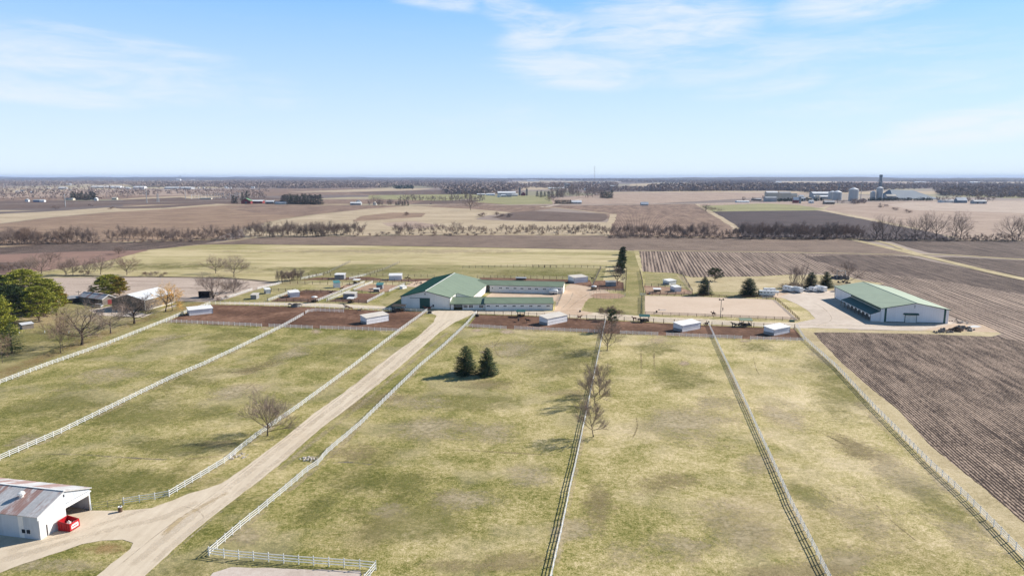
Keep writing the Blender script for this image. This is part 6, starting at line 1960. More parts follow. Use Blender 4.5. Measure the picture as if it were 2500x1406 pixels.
def horse_meshes(coat, graze=False, stride=0.0):
    vs, es, rs = [], [], []
    chain(vs, es, rs, [((-.55, 0, 1.28), .30), ((-.15, 0, 1.20), .31), ((.25, 0, 1.20), .31), ((.58, 0, 1.26), .27)])
    if graze:
        chain(vs, es, rs, [((.86, 0, 1.12), (.13, .19)), ((1.10, 0, .78), (.10, .14)), ((1.25, 0, .42), (.09, .12)), ((1.34, 0, .24), (.08, .11)), ((1.44, 0, .04), .06)], 3)
    else:
        chain(vs, es, rs, [((.84, 0, 1.50), (.13, .20)), ((1.05, 0, 1.76), (.10, .15)), ((1.20, 0, 1.92), (.09, .12)), ((1.42, 0, 1.78), (.08, .11)), ((1.64, 0, 1.58), .065)], 3)
    chain(vs, es, rs, [((-.82, 0, 1.30), .20)], 0)
    for s_ in (-1, 1):
        q = stride * s_
        chain(vs, es, rs, [((.55, s_ * .17, 1.0), .13), ((.56 + q * .5, s_ * .16, .58), .065), ((.52 + q, s_ * .16, .18), .045), ((.58 + q, s_ * .16, .05), .06)], 3)
        chain(vs, es, rs, [((-.50, s_ * .19, 1.02), .18), ((-.46 - q * .3, s_ * .18, .78), .11), ((-.68 - q * .6, s_ * .17, .52), .06), ((-.62 - q, s_ * .17, .18), .045), ((-.56 - q, s_ * .17, .05), .06)], 0)
    body = skin_mesh('body', vs, es, rs, M[coat], 1)
    b = MB()
    b.tube([(-.98, 0, 1.36), (-1.10, 0, 1.20), (-1.12, 0, .85), (-1.08, 0, .50)], [.05, .08, .09, .02], 6)
    tail = b.mesh('tail', M['black_coat'], True)
    b = MB()
    nk = [(.62, 1.40), (.86, 1.32), (1.06, 1.0), (1.2, .66)] if graze else [(.60, 1.56), (.82, 1.74), (1.0, 1.95), (1.14, 2.06)]
    for i in range(3):
        (x0, z0), (x1, z1) = nk[i], nk[i + 1]
        b.solid([(x0, -.04, z0 - .12), (x1, -.04, z1 - .12), (x1, .04, z1 - .12), (x0, .04, z0 - .12)], [(x0, -.015, z0 + .05), (x1, -.015, z1 + .05), (x1, .015, z1 + .05), (x0, .015, z0 + .05)])
    mane = b.mesh('mane', M['black_coat'])
    b = MB()
    ex, ez = (1.20, .60) if graze else (1.18, 2.0)
    for s_ in (-1, 1):
        b.solid([(ex - .03, s_ * .06 - .025, ez), (ex + .03, s_ * .06 - .025, ez), (ex + .03, s_ * .06 + .025, ez), (ex - .03, s_ * .06 + .025, ez)],
                [(ex, s_ * .07 - .005, ez + .15), (ex + .01, s_ * .07 - .005, ez + .15), (ex + .01, s_ * .07 + .005, ez + .15), (ex, s_ * .07 + .005, ez + .15)])
    ear = b.mesh('ears', M[coat])
    return [body, tail, mane, ear]


HORSE = {}


def horse(label, x, y, heading, coat='bay_coat', graze=False, stride=0.0, group=None, sc=1.0):
    key = (coat, graze, stride)
    if key not in HORSE:
        HORSE[key] = horse_meshes(*key)
    return plant('horse', label, 'horse', G(x, y), HORSE[key], R(heading), sc, group, ('body', 'tail', 'mane', 'ears'))


gh = 'horses in the paddocks'
for a_ in (
    ('bay horse nearest the white fence behind the left brown paddock', 843, 752, 160, 'bay_coat', False), ('bay horse with white patch in the middle of the left paddock trio', 855, 757, 10, 'chestnut_coat', True),
    ('dark bay horse overlapping the left paddock trio', 848, 754.5, 200, 'bay_coat', True), ('grey-legged dark horse standing behind the cream run-in shed', 877, 763, 10, 'grey_coat', False),
    ('black horse at the round bale, left of the paddock gate', 708, 748, -10, 'black_coat', True), ('dark horse with its head in the round bale', 733, 748, 180, 'bay_coat', True), ('dark horse standing across the back lane', 834, 709, 20, 'black_coat', False),
    ('dark horse by the lane fence in the middle back paddock', 808, 718, 0, 'black_coat', False), ('dark horse under the far canopy feeder', 866, 693.5, 30, 'black_coat', True), ('bay horse under the round canopy feeder', 765, 738, 120, 'bay_coat', True),
    ('pale-faced horse beside the round canopy feeder', 771, 739, 30, 'grey_coat', True), ('dark horse by the square canopy feeder', 857, 739.5, 0, 'black_coat', True),
    ('black horse left of the dark hay shelter before the barn', 962, 759, 180, 'black_coat', False), ('black horse in front of the dark hay shelter', 972, 760, 0, 'black_coat', True), ('bay horse right of the dark hay shelter', 982, 759, 190, 'bay_coat', True),
    ('dark horse facing away below the green feeder', 1266, 785, 80, 'black_coat', False), ('black horse grazing left of the cream shed by the drive', 1289, 788, 175, 'black_coat', False), ('chestnut horse walking alone beside the lane', 1414, 780, 5, 'chestnut_coat', False),
    ('chestnut horse left of the lane-side feeder', 1549, 783, 185, 'chestnut_coat', False), ('dark bay horse feeding at the lane-side feeder', 1561, 786, 5, 'black_coat', True), ('black horse in the shade of the lane-side feeder', 1576, 786, 170, 'black_coat', True),
    ('dark horse with its head over the top of the dividing fence', 1724, 796, 10, 'bay_coat', False), ('dark horse leftmost of the herd at the green canopy', 1791, 797, 185, 'black_coat', False), ('dark horse second from left in the canopy herd', 1800, 799, 175, 'black_coat', True),
    ('bay horse in the middle of the canopy herd', 1808, 796, 10, 'bay_coat', False), ('black horse under the green canopy', 1818, 798, 30, 'black_coat', True), ('dark horse at the right post of the green canopy', 1829, 797, 95, 'black_coat', False),
    ('black horse behind the big barn in the far dirt paddock', 1446, 684, 185, 'black_coat', False), ('dark horse left in the group behind the big barn', 991, 683, 0, 'black_coat', False), ('dark horse right in the group behind the big barn', 999, 684, 180, 'bay_coat', False),
    ('dark horse in the shade of the arch-roofed hay feeder', 1447, 706, 10, 'black_coat', True), ('saddled bay horse tied at the small barn door', 1048, 757.5, 5, 'chestnut_coat', False), ('chestnut horse tied by the barn wall, left one', 1040, 757.0, 175, 'chestnut_coat', False)):
    horse(a_[0], a_[1], a_[2], a_[3], a_[4], a_[5], 0.0, gh)


def human(name_, at, rz, seated=False, cloth='dark_cloth', walk=.28):
    vs, es, rs = [], [], []
    chain(vs, es, rs, [((0, 0, .94), (.15, .12)), ((0, 0, 1.18), (.15, .11)), ((0, 0, 1.38), (.19, .12)), ((0, 0, 1.50), .065), ((0, 0, 1.56), .06), ((.02, 0, 1.68), (.10, .09)), ((.01, 0, 1.76), .06)])
    for s_ in (-1, 1):
        w_ = walk * s_
        chain(vs, es, rs, [((0, s_ * .19, 1.42), .065), ((-.05 - w_ * .4, s_ * .24, 1.15), .05), ((.08 - w_ * .8, s_ * .24, .92), .04), ((.12 - w_ * .9, s_ * .23, .84), .045)], 2)
        if seated:
            chain(vs, es, rs, [((.10, s_ * .16, .90), .10), ((.34, s_ * .33, .72), .075), ((.22, s_ * .36, .32), .055), ((.24, s_ * .36, .24), .05), ((.36, s_ * .36, .20), .045)], 0)
        else:
            chain(vs, es, rs, [((0, s_ * .10, .88), .095), ((w_ * .6 + .03, s_ * .10, .48), .07), ((w_ * 1.1 - .05, s_ * .10, .10), .05), ((w_ * 1.1 + .10, s_ * .10, .05), .045)], 0)
    return skin_mesh('body', vs, es, rs, M[cloth], 0)


pb = human('p', None, 0)
t_ = thing('person', 'person in dark clothes walking across the sand arena', 'person', G(1764.5, 759.5), R(60))
link('body', pb, t_)
MB().lathe([(.03, 1.62), (.105, 1.64), (.115, 1.72), (.09, 1.80), (.01, 1.83)], 10, (.0, 0)).build('hair', M['black_coat'], t_)
rb = human('r', None, 0, True, 'dark_cloth', .1)
hp = G(1742, 771)
horse('bay horse carrying a rider along the front rail of the arena', 1742, 771, 188, 'bay_coat', False, .22, None)
t_ = thing('person', 'rider in dark clothes sitting on the bay horse in the arena', 'person', hp + Vector((0, 0, .60)), R(188))
link('body', rb, t_)
MB().lathe([(.03, 1.62), (.11, 1.64), (.125, 1.72), (.09, 1.82), (.01, 1.85)], 10).build('helmet', M['black'], t_)


# ---- feeders
def feeder(label, x, y, w_, d_, h, roofm, arch=False, hay=True, rz_=-.1, group=None, name='hay_feeder', wall=False):
    t_ = thing(name, label, 'feeder', G(x, y), rz_, group)
    for sx_ in (-1, 1):
        for sy_ in (-1, 1):
            MB().box(sx_ * w_ / 2 - .08, sy_ * d_ / 2 - .08, 0, sx_ * w_ / 2 + .08, sy_ * d_ / 2 + .08, h).build('post', M['brown_wood'], t_)
    b = MB()
    if arch:
        b.lathe([(w_ * .58, h - .05), (w_ * .5, h + .3), (w_ * .25, h + .5), (.02, h + .55)], 16)
        b.lathe([(.02, h + .45), (w_ * .25, h + .42), (w_ * .5, h + .2), (w_ * .58, h - .05)], 16)
    else:
        slab(b, [(-w_ / 2 - .5, -d_ / 2 - .5, h), (w_ / 2 + .5, -d_ / 2 - .5, h), (w_ / 2 + .5, d_ / 2 + .5, h + .35), (-w_ / 2 - .5, d_ / 2 + .5, h + .35)], .1)
    b.build('roof', M[roofm], t_)
    b = MB()
    b.box(-w_ / 2, -d_ / 2, .3, w_ / 2, -d_ / 2 + .07, 1.0).box(-w_ / 2, d_ / 2 - .07, .3, w_ / 2, d_ / 2, 1.0)
    b.build('rack', M['dark_wood'], t_)
    if hay:
        r_ = random.Random(int(x))
        b = MB()
        for k in range(60):
            p_ = Vector((r_.uniform(-.42, .42) * w_, r_.uniform(-.42, .42) * d_, r_.uniform(.3, 1.15)))
            u = Vector((r_.uniform(-1, 1), r_.uniform(-1, 1), r_.uniform(-.3, .6))) * .45
            v_ = Vector((r_.uniform(-1, 1), r_.uniform(-1, 1), r_.uniform(-1, 1))) * .25
            b.face([p_ - u, p_ + v_, p_ + u, p_ - v_])
        tag(b.build('hay', M['hay'], None, loc=G(x, y), rz=rz_), 'loose hay heaped in the %s' % label, 'hay')
    return t_


feeder('dark-roofed hay shelter in front of the barn\'s left corner', 974, 760, 5.2, 3.0, 2.7, 'dark_wood')
feeder('green-roofed feeder on the lane edge above two dark horses', 1272, 773, 3.0, 2.4, 2.5, 'green_trim')
feeder('green-roofed feeder beside the lane below the arena corner', 1573, 785, 3.6, 2.6, 2.5, 'green_trim')
feeder('green-roofed feeder with the big dark herd', 1820, 796, 4.2, 2.6, 2.7, 'green_roof')
feeder('round pale canopy feeder in the back brown paddock', 768, 738, 2.6, 2.2, 2.6, 'shed_roof_white', True)
feeder('square pale canopy feeder in the middle back paddock', 857, 739.5, 2.4, 2.2, 2.4, 'shed_roof_white')
feeder('pale canopy feeder near the top of the back lane', 871, 693, 3.0, 2.2, 2.4, 'shed_roof_white')
feeder('arched pale hay feeder in the far dark paddock', 1450, 708, 2.6, 3.0, 2.0, 'shed_roof_white', True)
feeder('flat white-roofed feeder behind the sand arena', 1604, 713, 3.2, 2.2, 1.7, 'shed_roof_white', hay=False)
feeder('long low grey feed bunk behind the far stable wing', 1272, 684, 5.5, 1.6, 1.4, 'steel', hay=False)
t_ = thing('round_bale', 'dark round bale with hay skirt beside the left paddock gate', 'bale', G(722, 749))
MB().lathe([(.2, 0), (1.5, .1), (1.7, .7), (1.5, 1.4), (.5, 1.75), (.02, 1.8)], 16).build('bale', M['dark_wood'], t_)
MB().lathe([(1.9, .05), (1.95, .1), (1.95, 1.2), (1.9, 1.2)], 20).build('ring', M['pipe_metal'], t_)
t_ = thing('round_bale', 'small dark bale at the top of the right driveway fence', 'bale', G(1165, 773))
MB().lathe([(.2, 0), (.9, .1), (1.0, .6), (.7, 1.15), (.02, 1.3)], 14).build('bale', M['dark_wood'], t_)
b = MB()
b.lathe([(.1, 0), (1.1, 0), (1.1, 2.3), (.9, 2.5), (.02, 2.55)], 16)
b.v = [(x, z - 1.1, y + 1.2) for x, y, z in b.v]
t_ = thing('tank', 'white tank trailer parked at the end of the far stable wing', 'tank', G(1361, 719), R(-90) + rz2)
b.v = [(z_ - 0, x_, y_) for (x_, z_, y_) in b.v]
bt = MB().tube([(-4.5, 0, 1.6), (-4.2, 0, 1.6), (0, 0, 1.6), (.3, 0, 1.6)], [.7, 1.15, 1.15, .7], 16)
bt.build('tank_body', M['white_paint'], t_, True)
MB().box(-4.4, -.9, .35, .2, .9, .6).build('chassis', M['pipe_metal'], t_)
for y in (-.9, .9):
    MB().tube([(-2.1, y - .12, .42), (-2.1, y + .12, .42)], [.42, .42], 14).build('wheel', M['rubber'], t_)
t_.rotation_euler = (0, 0, rz2)
# jumps, cones and bins in the arena
t_ = thing('jump_pole', 'white ground pole and block lying on the arena sand', 'pole', G(1618, 757))
MB().box(-1.5, -.1, .0, 1.5, .1, .2).build('pole', M['white_paint'], t_)
MB().box(-1.9, -.2, 0, -1.5, .2, .4).build('block', M['dark_wood'], t_)
for lb, x, y in (('dark bucket by the front rail of the arena', 1603, 763), ('dark bucket on the grass left of the arena lane', 1416, 762), ('dark bin beside the arena\'s back left corner', 1582, 719), ('blue drum at the back rail of the arena', 1586, 719)):
    t_ = thing('bucket', lb, 'bucket', G(x, y))
    MB().lathe([(.05, .02), (.35, .02), (.42, .8), (.36, .8), (.3, .1)], 14).build('body', M['blue_paint' if 'blue' in lb else 'black'], t_)
    MB().tube([(-.38, 0, .8), (0, 0, 1.05), (.38, 0, .8)], [.02, .02, .02], 4).build('handle', M['pipe_metal'], t_)
t_ = thing('mounting_block', 'dark mounting box at the front right corner of the arena', 'box', G(1933, 785))
MB().box(-.9, -.5, 0, .9, .5, .6).box(-.9, -1.0, 0, .9, -.5, .3).build('steps', M['green_trim'], t_)
t_ = thing('gate', 'white swing gate in the arena back rail near the trailer', 'gate', G(1872, 730), R(-4))
for z in (.3, .65, 1.0, 1.3): MB().box(-2.2, -.04, z, 2.2, .04, z + .1).build('rail', M['white_paint'], t_)
for x in (-2.2, 0, 2.15): MB().box(x, -.06, 0, x + .12, .06, 1.45).build('post', M['white_paint'], t_)
t_ = thing('gate', 'white swing gate at the head of the grass lane by the arena', 'gate', G(1569, 722), R(-8))
for z in (.3, .65, 1.0, 1.3): MB().box(-1.4, -.04, z, 1.4, .04, z + .1).build('rail', M['white_paint'], t_)
for x in (-1.4, 1.3): MB().box(x, -.06, 0, x + .12, .06, 1.45).build('post', M['white_paint'], t_)
# frames standing in the hayfield
for lb, x, y in (('left dark jump frame in the hayfield', 1316, 654), ('right dark jump frame in the hayfield', 1343, 654)):
    t_ = thing('hurdle', lb, 'frame', G(x, y))
    for k in (-4, 0, 4): MB().box(k - .12, -.1, 0, k + .12, .1, 1.8).build('post', M['dark_wood'], t_)
    MB().box(-4, -.1, 1.6, 4, .1, 1.8).build('rail', M['dark_wood'], t_)


# ---- arena lamps
def lamp(label, x, y, top, mat='grey_wood'):
    H = HH(x, y, top)
    t_ = thing('light_pole', label, 'light pole', G(x, y), R(10), 'light poles of the arena')
    MB().tube([(0, 0, 0), (0, 0, H)], [.16, .11], 8).build('pole', M[mat], t_)
    MB().box(-.9, -.05, H - .35, .9, .05, H - .22).build('cross_arm', M['grey_wood'], t_)
    for s_ in (-1, 1):
        l_ = MB().solid([(s_ * .85 - .28, -.35, H - .3), (s_ * .85 + .28, -.35, H - .3), (s_ * .85 + .28, .2, H - .15), (s_ * .85 - .28, .2, H - .15)],
                        [(s_ * .85 - .2, -.3, H + .25), (s_ * .85 + .2, -.3, H + .25), (s_ * .85 + .2, .15, H + .3), (s_ * .85 - .2, .15, H + .3)]).build('floodlight', M['black'], t_)


lamp('wooden light pole with two dark floodlights at the arena front rail', 1759, 776, 731)
lamp('pale light pole in front of the tall spruce at the arena back', 1729, 722, 686)


def pole(label, x, y, top, group=None, arms=True, mat='grey_wood', name='utility_pole', r_=.2):
    H = HH(x, y, top)
    t_ = thing(name, label, 'utility pole', G(x, y), 0, group)
    MB().tube([(0, 0, 0), (0, 0, H)], [r_, r_ * .7], 8).build('pole', M[mat], t_)
    if arms: MB().box(-1.4, -.08, H - .9, 1.4, .08, H - .7).build('cross_arm', M[mat], t_)
    return t_


pole('wooden utility pole standing behind the rusty garage', 194, 737, 709, r_=.15)
pole('wooden pole with a lamp beside the dark shrub mass', 734.5, 684, 661, r_=.15, arms=False)
gp = 'tall power poles on the far left plain'
for lb, x, y, top in (('steel power pole farthest left on the plain', 160, 505, 474), ('thick steel power pole on the left plain', 359, 496, 463), ('thin steel power pole by the substation', 453, 487, 465)):
    pole(lb, x, y, top, gp, True, 'far_grey', 'power_pole', .9)
# lattice pylon
def lattice(name, label, cat, x, y, top, w0, w1, mat, seg=8, thick=.25, mastonly=False):
    H = HH(x, y, top)
    t_ = thing(name, label, cat, G(x, y))
    b = MB()
    for i in range(seg):
        z0, z1 = H * i / seg, H * (i + 1) / seg
        a_, c_ = w0 + (w1 - w0) * i / seg, w0 + (w1 - w0) * (i + 1) / seg
        p0 = [Vector((sx * a_ / 2, sy * a_ / 2, z0)) for sx, sy in ((-1, -1), (1, -1), (1, 1), (-1, 1))]
        p1 = [Vector((sx * c_ / 2, sy * c_ / 2, z1)) for sx, sy in ((-1, -1), (1, -1), (1, 1), (-1, 1))]
        for k in range(4):
            b.bar(p0[k], p1[k], thick).bar(p0[k], p1[(k + 1) % 4], thick * .7).bar(p1[k], p1[(k + 1) % 4], thick * .7)
    b.build('lattice', M[mat], t_)
    return t_, H


t_, H = lattice('pylon', 'short lattice pylon beside the steel power poles', 'pylon', 386, 494, 473, 5, 2, 'far_grey', 5, .4)
MB().box(-4, -.3, H - 3, 4, .3, H - 2.5).build('cross_arm', M['far_grey'], t_)
t_, H = lattice('radio_mast', 'thin radio mast rising above the skyline right of centre', 'mast', 1451, 460, 406, 2.2, 1.6, 'far_grey', 16, .30)
for z in (H * .98, H * .72):
    MB().lathe([(.3, z - 1.5), (1.9, z - 1.4), (1.9, z + .6), (.3, z + .7)], 10).build('antenna', M['far_white'], t_)
# ---- electric substation
t_ = thing('substation', 'pale lattice gantries of the electric substation on the left plain', 'substation', G(468, 487))
r_ = random.Random(3)
for k in range(22):
    x = 468 + k * 5.6
    p_ = G(x, 487 - r_.uniform(0, 4)) - G(468, 487)
    h = r_.uniform(9, 17)
    b = MB().bar(p_, p_ + Vector((0, 0, h)), .7)
    if k % 2 == 0: b.bar(p_ + Vector((0, 0, h * .8)), p_ + Vector((r_.uniform(9, 16), 0, h * .8)), .6)
    b.build('gantry', M['far_grey' if k % 3 else 'far_white'], t_)
MB().box(25, -4, 0, 55, 4, 4).build('control_house', M['far_cream'], t_)


# ================================================================== TRAILERS AND CARS
def wheel(t_, x, y, r_=.38, w_=.22):
    wh = MB().tube([(x, y - w_ / 2, r_), (x, y + w_ / 2, r_)], [r_, r_], 16).build('wheel', M['rubber'], t_)
    MB().tube([(x, y - w_ / 2 - .01, r_), (x, y + w_ / 2 + .01, r_)], [r_ * .5, r_ * .5], 12).build('rim', M['steel'], wh)


def trailer(label, x, y, heading, L=7.0, W=2.4, H=2.7, goose=0, wins=3, group='trailers parked at the gravel yard', skirt=True):
    t_ = thing('trailer', label, 'trailer', G(x, y), R(heading), group)
    b = MB()
    z0 = .45
    ring = lambda z, i: [(-L / 2 + i, -W / 2 + i, z), (L / 2 - i, -W / 2 + i, z), (L / 2 - i, W / 2 - i, z), (-L / 2 + i, W / 2 - i, z)]
    b.solid(ring(z0, 0), ring(H - .15, 0)).solid(ring(H - .15, 0.01), ring(H, .22))
    if goose: b.solid([(L / 2 - .01, -W / 2 + .05, H - 1.3), (L / 2 + goose, -W / 2 + .25, H - 1.1), (L / 2 + goose, W / 2 - .25, H - 1.1), (L / 2 - .01, W / 2 - .05, H - 1.3)],
                      [(L / 2 - .01, -W / 2 + .05, H - .05), (L / 2 + goose, -W / 2 + .25, H - .15), (L / 2 + goose, W / 2 - .25, H - .15), (L / 2 - .01, W / 2 - .05, H - .05)])
    b.build('body', M['trailer_white'], t_)
    if skirt: MB().box(-L / 2 - .01, -W / 2 - .012, z0, L / 2 - .02, W / 2 + .012, z0 + .38).build('skirt', M['far_grey'], t_)
    for k in range(wins):
        for y_ in (-1, 1):
            x0 = -L / 2 + .7 + k * (L - 1.4) / max(1, wins) + .1
            MB().box(x0, min(y_ * (W / 2), y_ * (W / 2 + .02)), H - 1.1, x0 + .75, max(y_ * W / 2, y_ * (W / 2 + .02)), H - .7).build('window', M['glass'], t_)
    MB().box(-L / 2 - .03, -W / 2 + .25, z0 + .1, -L / 2, W / 2 - .25, H - .4).build('door', M['white_paint'], t_)
    for x_ in (-.9, .1):
        for y_ in (-W / 2 + .08, W / 2 - .08): wheel(t_, x_, y_)
    b = MB()
    if goose: b.bar((L / 2 + goose - .4, 0, H - 1.1), (L / 2 + goose - .4, 0, .5), .14)
    else: b.bar((L / 2, -.5, .5), (L / 2 + 1.3, 0, .5), .12).bar((L / 2, .5, .5), (L / 2 + 1.3, 0, .5), .12).bar((L / 2 + 1.1, 0, 0), (L / 2 + 1.1, 0, .6), .1)
    b.build('hitch', M['black'], t_)
    MB().box(-.5, -.35, H, .4, .35, H + .16).build('roof_vent', M['white_paint'], t_)
    return t_


trailer('long white gooseneck horse trailer parked parallel to the arena', 1871, 723, -6, 8.0, 2.3, 3.0, 2.0, 4)
trailer('white trailer roof showing behind the gooseneck horse trailer', 1878, 716, -6, 6.0, 2.2, 2.8, 0, 2)
trailer('white camper trailer farthest left of the angled row', 1924, 712, 114, 5.6, 2.5, 3.1, 0, 2)
trailer('white box trailer second in the angled row', 1947, 714, 112, 5.4, 2.3, 3.0, 0, 0)
trailer('short white trailer in the middle of the parked row', 1984, 712, 112, 4.0, 2.2, 2.6, 0, 1)
trailer('boxy cream camper right of the parked row', 2004, 712, 112, 6.0, 2.5, 3.1, 0, 1)
trailer('white trailer half hidden by the machine shed corner', 2049, 711, 10, 4.5, 2.3, 2.9, 0, 1)


def car(name, label, cat, x, y, heading, paint, L=4.7, truck=False, group=None):
    t_ = thing(name, label, cat, G(x, y), R(heading), group)
    W = 1.85
    b = MB()
    prof = [(-L / 2, .45), (-L / 2 + .05, .95), (-L / 2 + .9 if not truck else .0, 1.0)] + ([(-.1, 1.0)] if truck else [])
    lo = [(-L / 2, .35), (L / 2, .35), (L / 2 - .02, .75), (L / 2 - 1.1, .98), (-L / 2 + .05, 1.0)]
    b.solid([(x_, -W / 2, z) for x_, z in lo][::-1], [(x_, W / 2, z) for x_, z in lo][::-1])
    b.build('body', M[paint], t_)
    c0, c1 = (-L / 2 + .3, L / 2 - 1.2) if not truck else (-.3, L / 2 - 1.2)
    b = MB().solid([(c0, -W / 2 + .05, .98), (c1, -W / 2 + .05, .98), (c1, W / 2 - .05, .98), (c0, W / 2 - .05, .98)], [(c0 + .3, -W / 2 + .22, 1.55), (c1 - .75, -W / 2 + .22, 1.55), (c1 - .75, W / 2 - .22, 1.55), (c0 + .3, W / 2 - .22, 1.55)])
    cb = b.build('windows', M['glass'], t_)
    MB().box(c0 + .28, -W / 2 + .2, 1.55, c1 - .72, W / 2 - .2, 1.62).build('roof', M[paint], t_)
    for x_ in (-L / 2 + .85, L / 2 - .85):
        for y_ in (-W / 2 + .05, W / 2 - .05): wheel(t_, x_, y_, .34)
    for y_ in (-.65, .65):
        MB().box(L / 2 - .03, y_ - .16, .58, L / 2 + .02, y_ + .16, .72).build('headlight', M['far_white'], t_)
    return t_


car('car', 'white estate car parked beside the rusty garage', 'car', 237, 750, 178, 'car_silver', 5.0)
car('pickup_truck', 'pale pickup truck beside the middle parked trailer', 'pickup truck', 1972, 710.5, 170, 'far_white', 5.2, True)
car('car', 'tiny dark car driving on the far road left of the lone tree', 'car', 1052, 498.5, 0, 'far_dark', 5.2)

# ---- heaps, rocks, brush
def heap(name, label, cat, x, y, w_, h, mat, seed, n=26, flat=False, kind=None):
    r_ = random.Random(seed)
    b = MB()
    for k in range(n):
        a_, rr = r_.uniform(0, 6.28), math.sqrt(r_.random()) * w_ / 2
        c_ = Vector((math.cos(a_) * rr, math.sin(a_) * rr * .7, h * .45 * (1 - rr / (w_ * .6)) * r_.uniform(.5, 1.5)))
        s_ = r_.uniform(.25, .8) * h * .5
        pts = [(c_ + Vector((r_.uniform(-1, 1), r_.uniform(-1, 1), r_.uniform(-1, 1))).normalized() * s_) for _ in range(7)]
        z0 = 0.0
        bot = [Vector((c_.x + math.cos(q) * s_ * r_.uniform(.7, 1.2), c_.y + math.sin(q) * s_ * r_.uniform(.7, 1.2), max(0, c_.z - s_ * .6))) for q in (0, 1.2, 2.5, 3.8, 5.1)]
        top = [Vector((c_.x + (p_.x - c_.x) * .55, c_.y + (p_.y - c_.y) * .55, c_.z + s_ * r_.uniform(.4, .8))) for p_ in bot]
        b.solid(bot, top)
    o = b.build(name, M[mat], None, loc=G(x, y))
    return tag(o, label, cat, None, kind)


heap('boulders', 'dark boulder leaning at the machine shed\'s right corner', 'boulders', 2332, 787, 6, 2.2, 'rock', 1, 9)
heap('boulders', 'pale slabs lying right of the machine shed corner', 'boulders', 2352, 788, 7, 1.4, 'pale_stone', 2, 8)
heap('brush_heap', 'dark brush heap on the strip below the machine shed, left', 'brush heap', 2305, 810, 6, 2.4, 'rock', 3)
heap('brush_heap', 'brown root heap in the middle of the strip below the machine shed', 'brush heap', 2332, 808, 6, 2.2, 'brown_wood', 4)
heap('brush_heap', 'grey branch heap at the right of the strip below the machine shed', 'brush heap', 2352, 805, 8, 2.6, 'grey_wood', 5)
heap('stone', 'single dark stone heap left on the strip below the machine shed', 'stone', 2288, 812, 3.4, 1.4, 'rock', 6, 6)
heap('scrap_heap', 'dark scrap heap behind the thin-twigged tree', 'scrap', 2052, 681, 12, 4.0, 'far_dark', 7)
heap('scrap_heap', 'dark tyres and scrap at the meadow edge', 'scrap', 2060, 690, 9, 2.0, 'black', 8, 14)
heap('rocks', 'pale stones under the left driveway fence', 'rocks', 578, 1114, 5.0, .7, 'pale_stone', 9, 40)
heap('rocks', 'pale stones under the right driveway fence', 'rocks', 757, 1121, 4.5, .8, 'pale_stone', 10, 40)
heap('log_pile', 'grey fallen branches on the neighbour\'s lawn', 'branches', 226, 772, 9, 1.2, 'grey_wood', 11, 12)
heap('brush_heap', 'dark brush along the lower edge of the big pine grove', 'brush heap', 120, 770, 14, 1.8, 'brown_wood', 12, 30)
heap('dirt_heap', 'sandy dirt heap behind the big barn', 'dirt heap', 1020, 693, 12, 2.0, 'yard_dirt', 13, 20)
for lb, x, y in (('white standpipe on the lawn, right one', 168, 813), ('white standpipe on the lawn, middle one', 109, 813), ('white standpipe on the lawn, left one', 47, 814)):
    t_ = thing('standpipe', lb, 'pipe', G(x, y), 0, 'white pipes standing on the lawn')
    MB().tube([(0, 0, 0), (.1, 0, .9)], [.13, .13], 8).build('pipe', M['white_vinyl'], t_)
    MB().tube([(.1, 0, .86), (.11, 0, 1.0)], [.17, .15], 8).build('cap', M['white_vinyl'], t_)
t_ = thing('swing_frame', 'white open frame standing on the far meadow heap', 'frame', G(2053, 680))
MB().box(-2.6, -.12, 0, -2.3, .12, 4.6).build('post', M['white_paint'], t_)
MB().box(2.3, -.12, 0, 2.6, .12, 4.6).build('post', M['white_paint'], t_)
MB().box(-2.6, -.12, 4.6, 2.6, .12, 4.9).build('beam', M['white_paint'], t_)
tag(sheet('puddle', 'puddle', [(2362, 796), (2380, 794), (2398, 797), (2385, 800), (2365, 799)], 0.058, .3), kind='structure')


# ================================================================== FAR BUILDINGS
def fb(label, x0, x1, y, hp, wall, roof, cat='building', name='far_building', deep=.55, rise=.35, along='x', doors=0, wins=2):
    """gabled building whose front foot spans x0..x1 at row y and whose ridge stands hp pixels high"""
    H = hp / PXM((x0 + x1) / 2, y)
    a, rz_, L = frame((x0, y), (x1, y))
    W = max(6, min(L * deep, 45))
    t_ = thing(name, label, cat, a, rz_)
    he = H * (1 - rise)
    gable_walls(L, W, he, H, along).build('wall', M[wall], t_)
    A, B, cap = gable_roofs(L, W, he, H, along, .5, .3)
    A.build('roof', M[roof], t_)
    B.build('roof', M[roof], t_)
    for k in range(doors):
        s_ = L * (k + .5) / doors
        onface('F', L, W, s_ - min(2.2, L * .12), s_ + min(2.2, L * .12), 0, he * .75, 0, .15).build('door', M['far_dark'], t_)
    for k in range(wins):
        s_ = L * (k + .5) / wins
        onface('F', L, W, s_ - .8, s_ + .8, he * .45, he * .75, 0, .1).build('window', M['glass'], t_)
    return t_


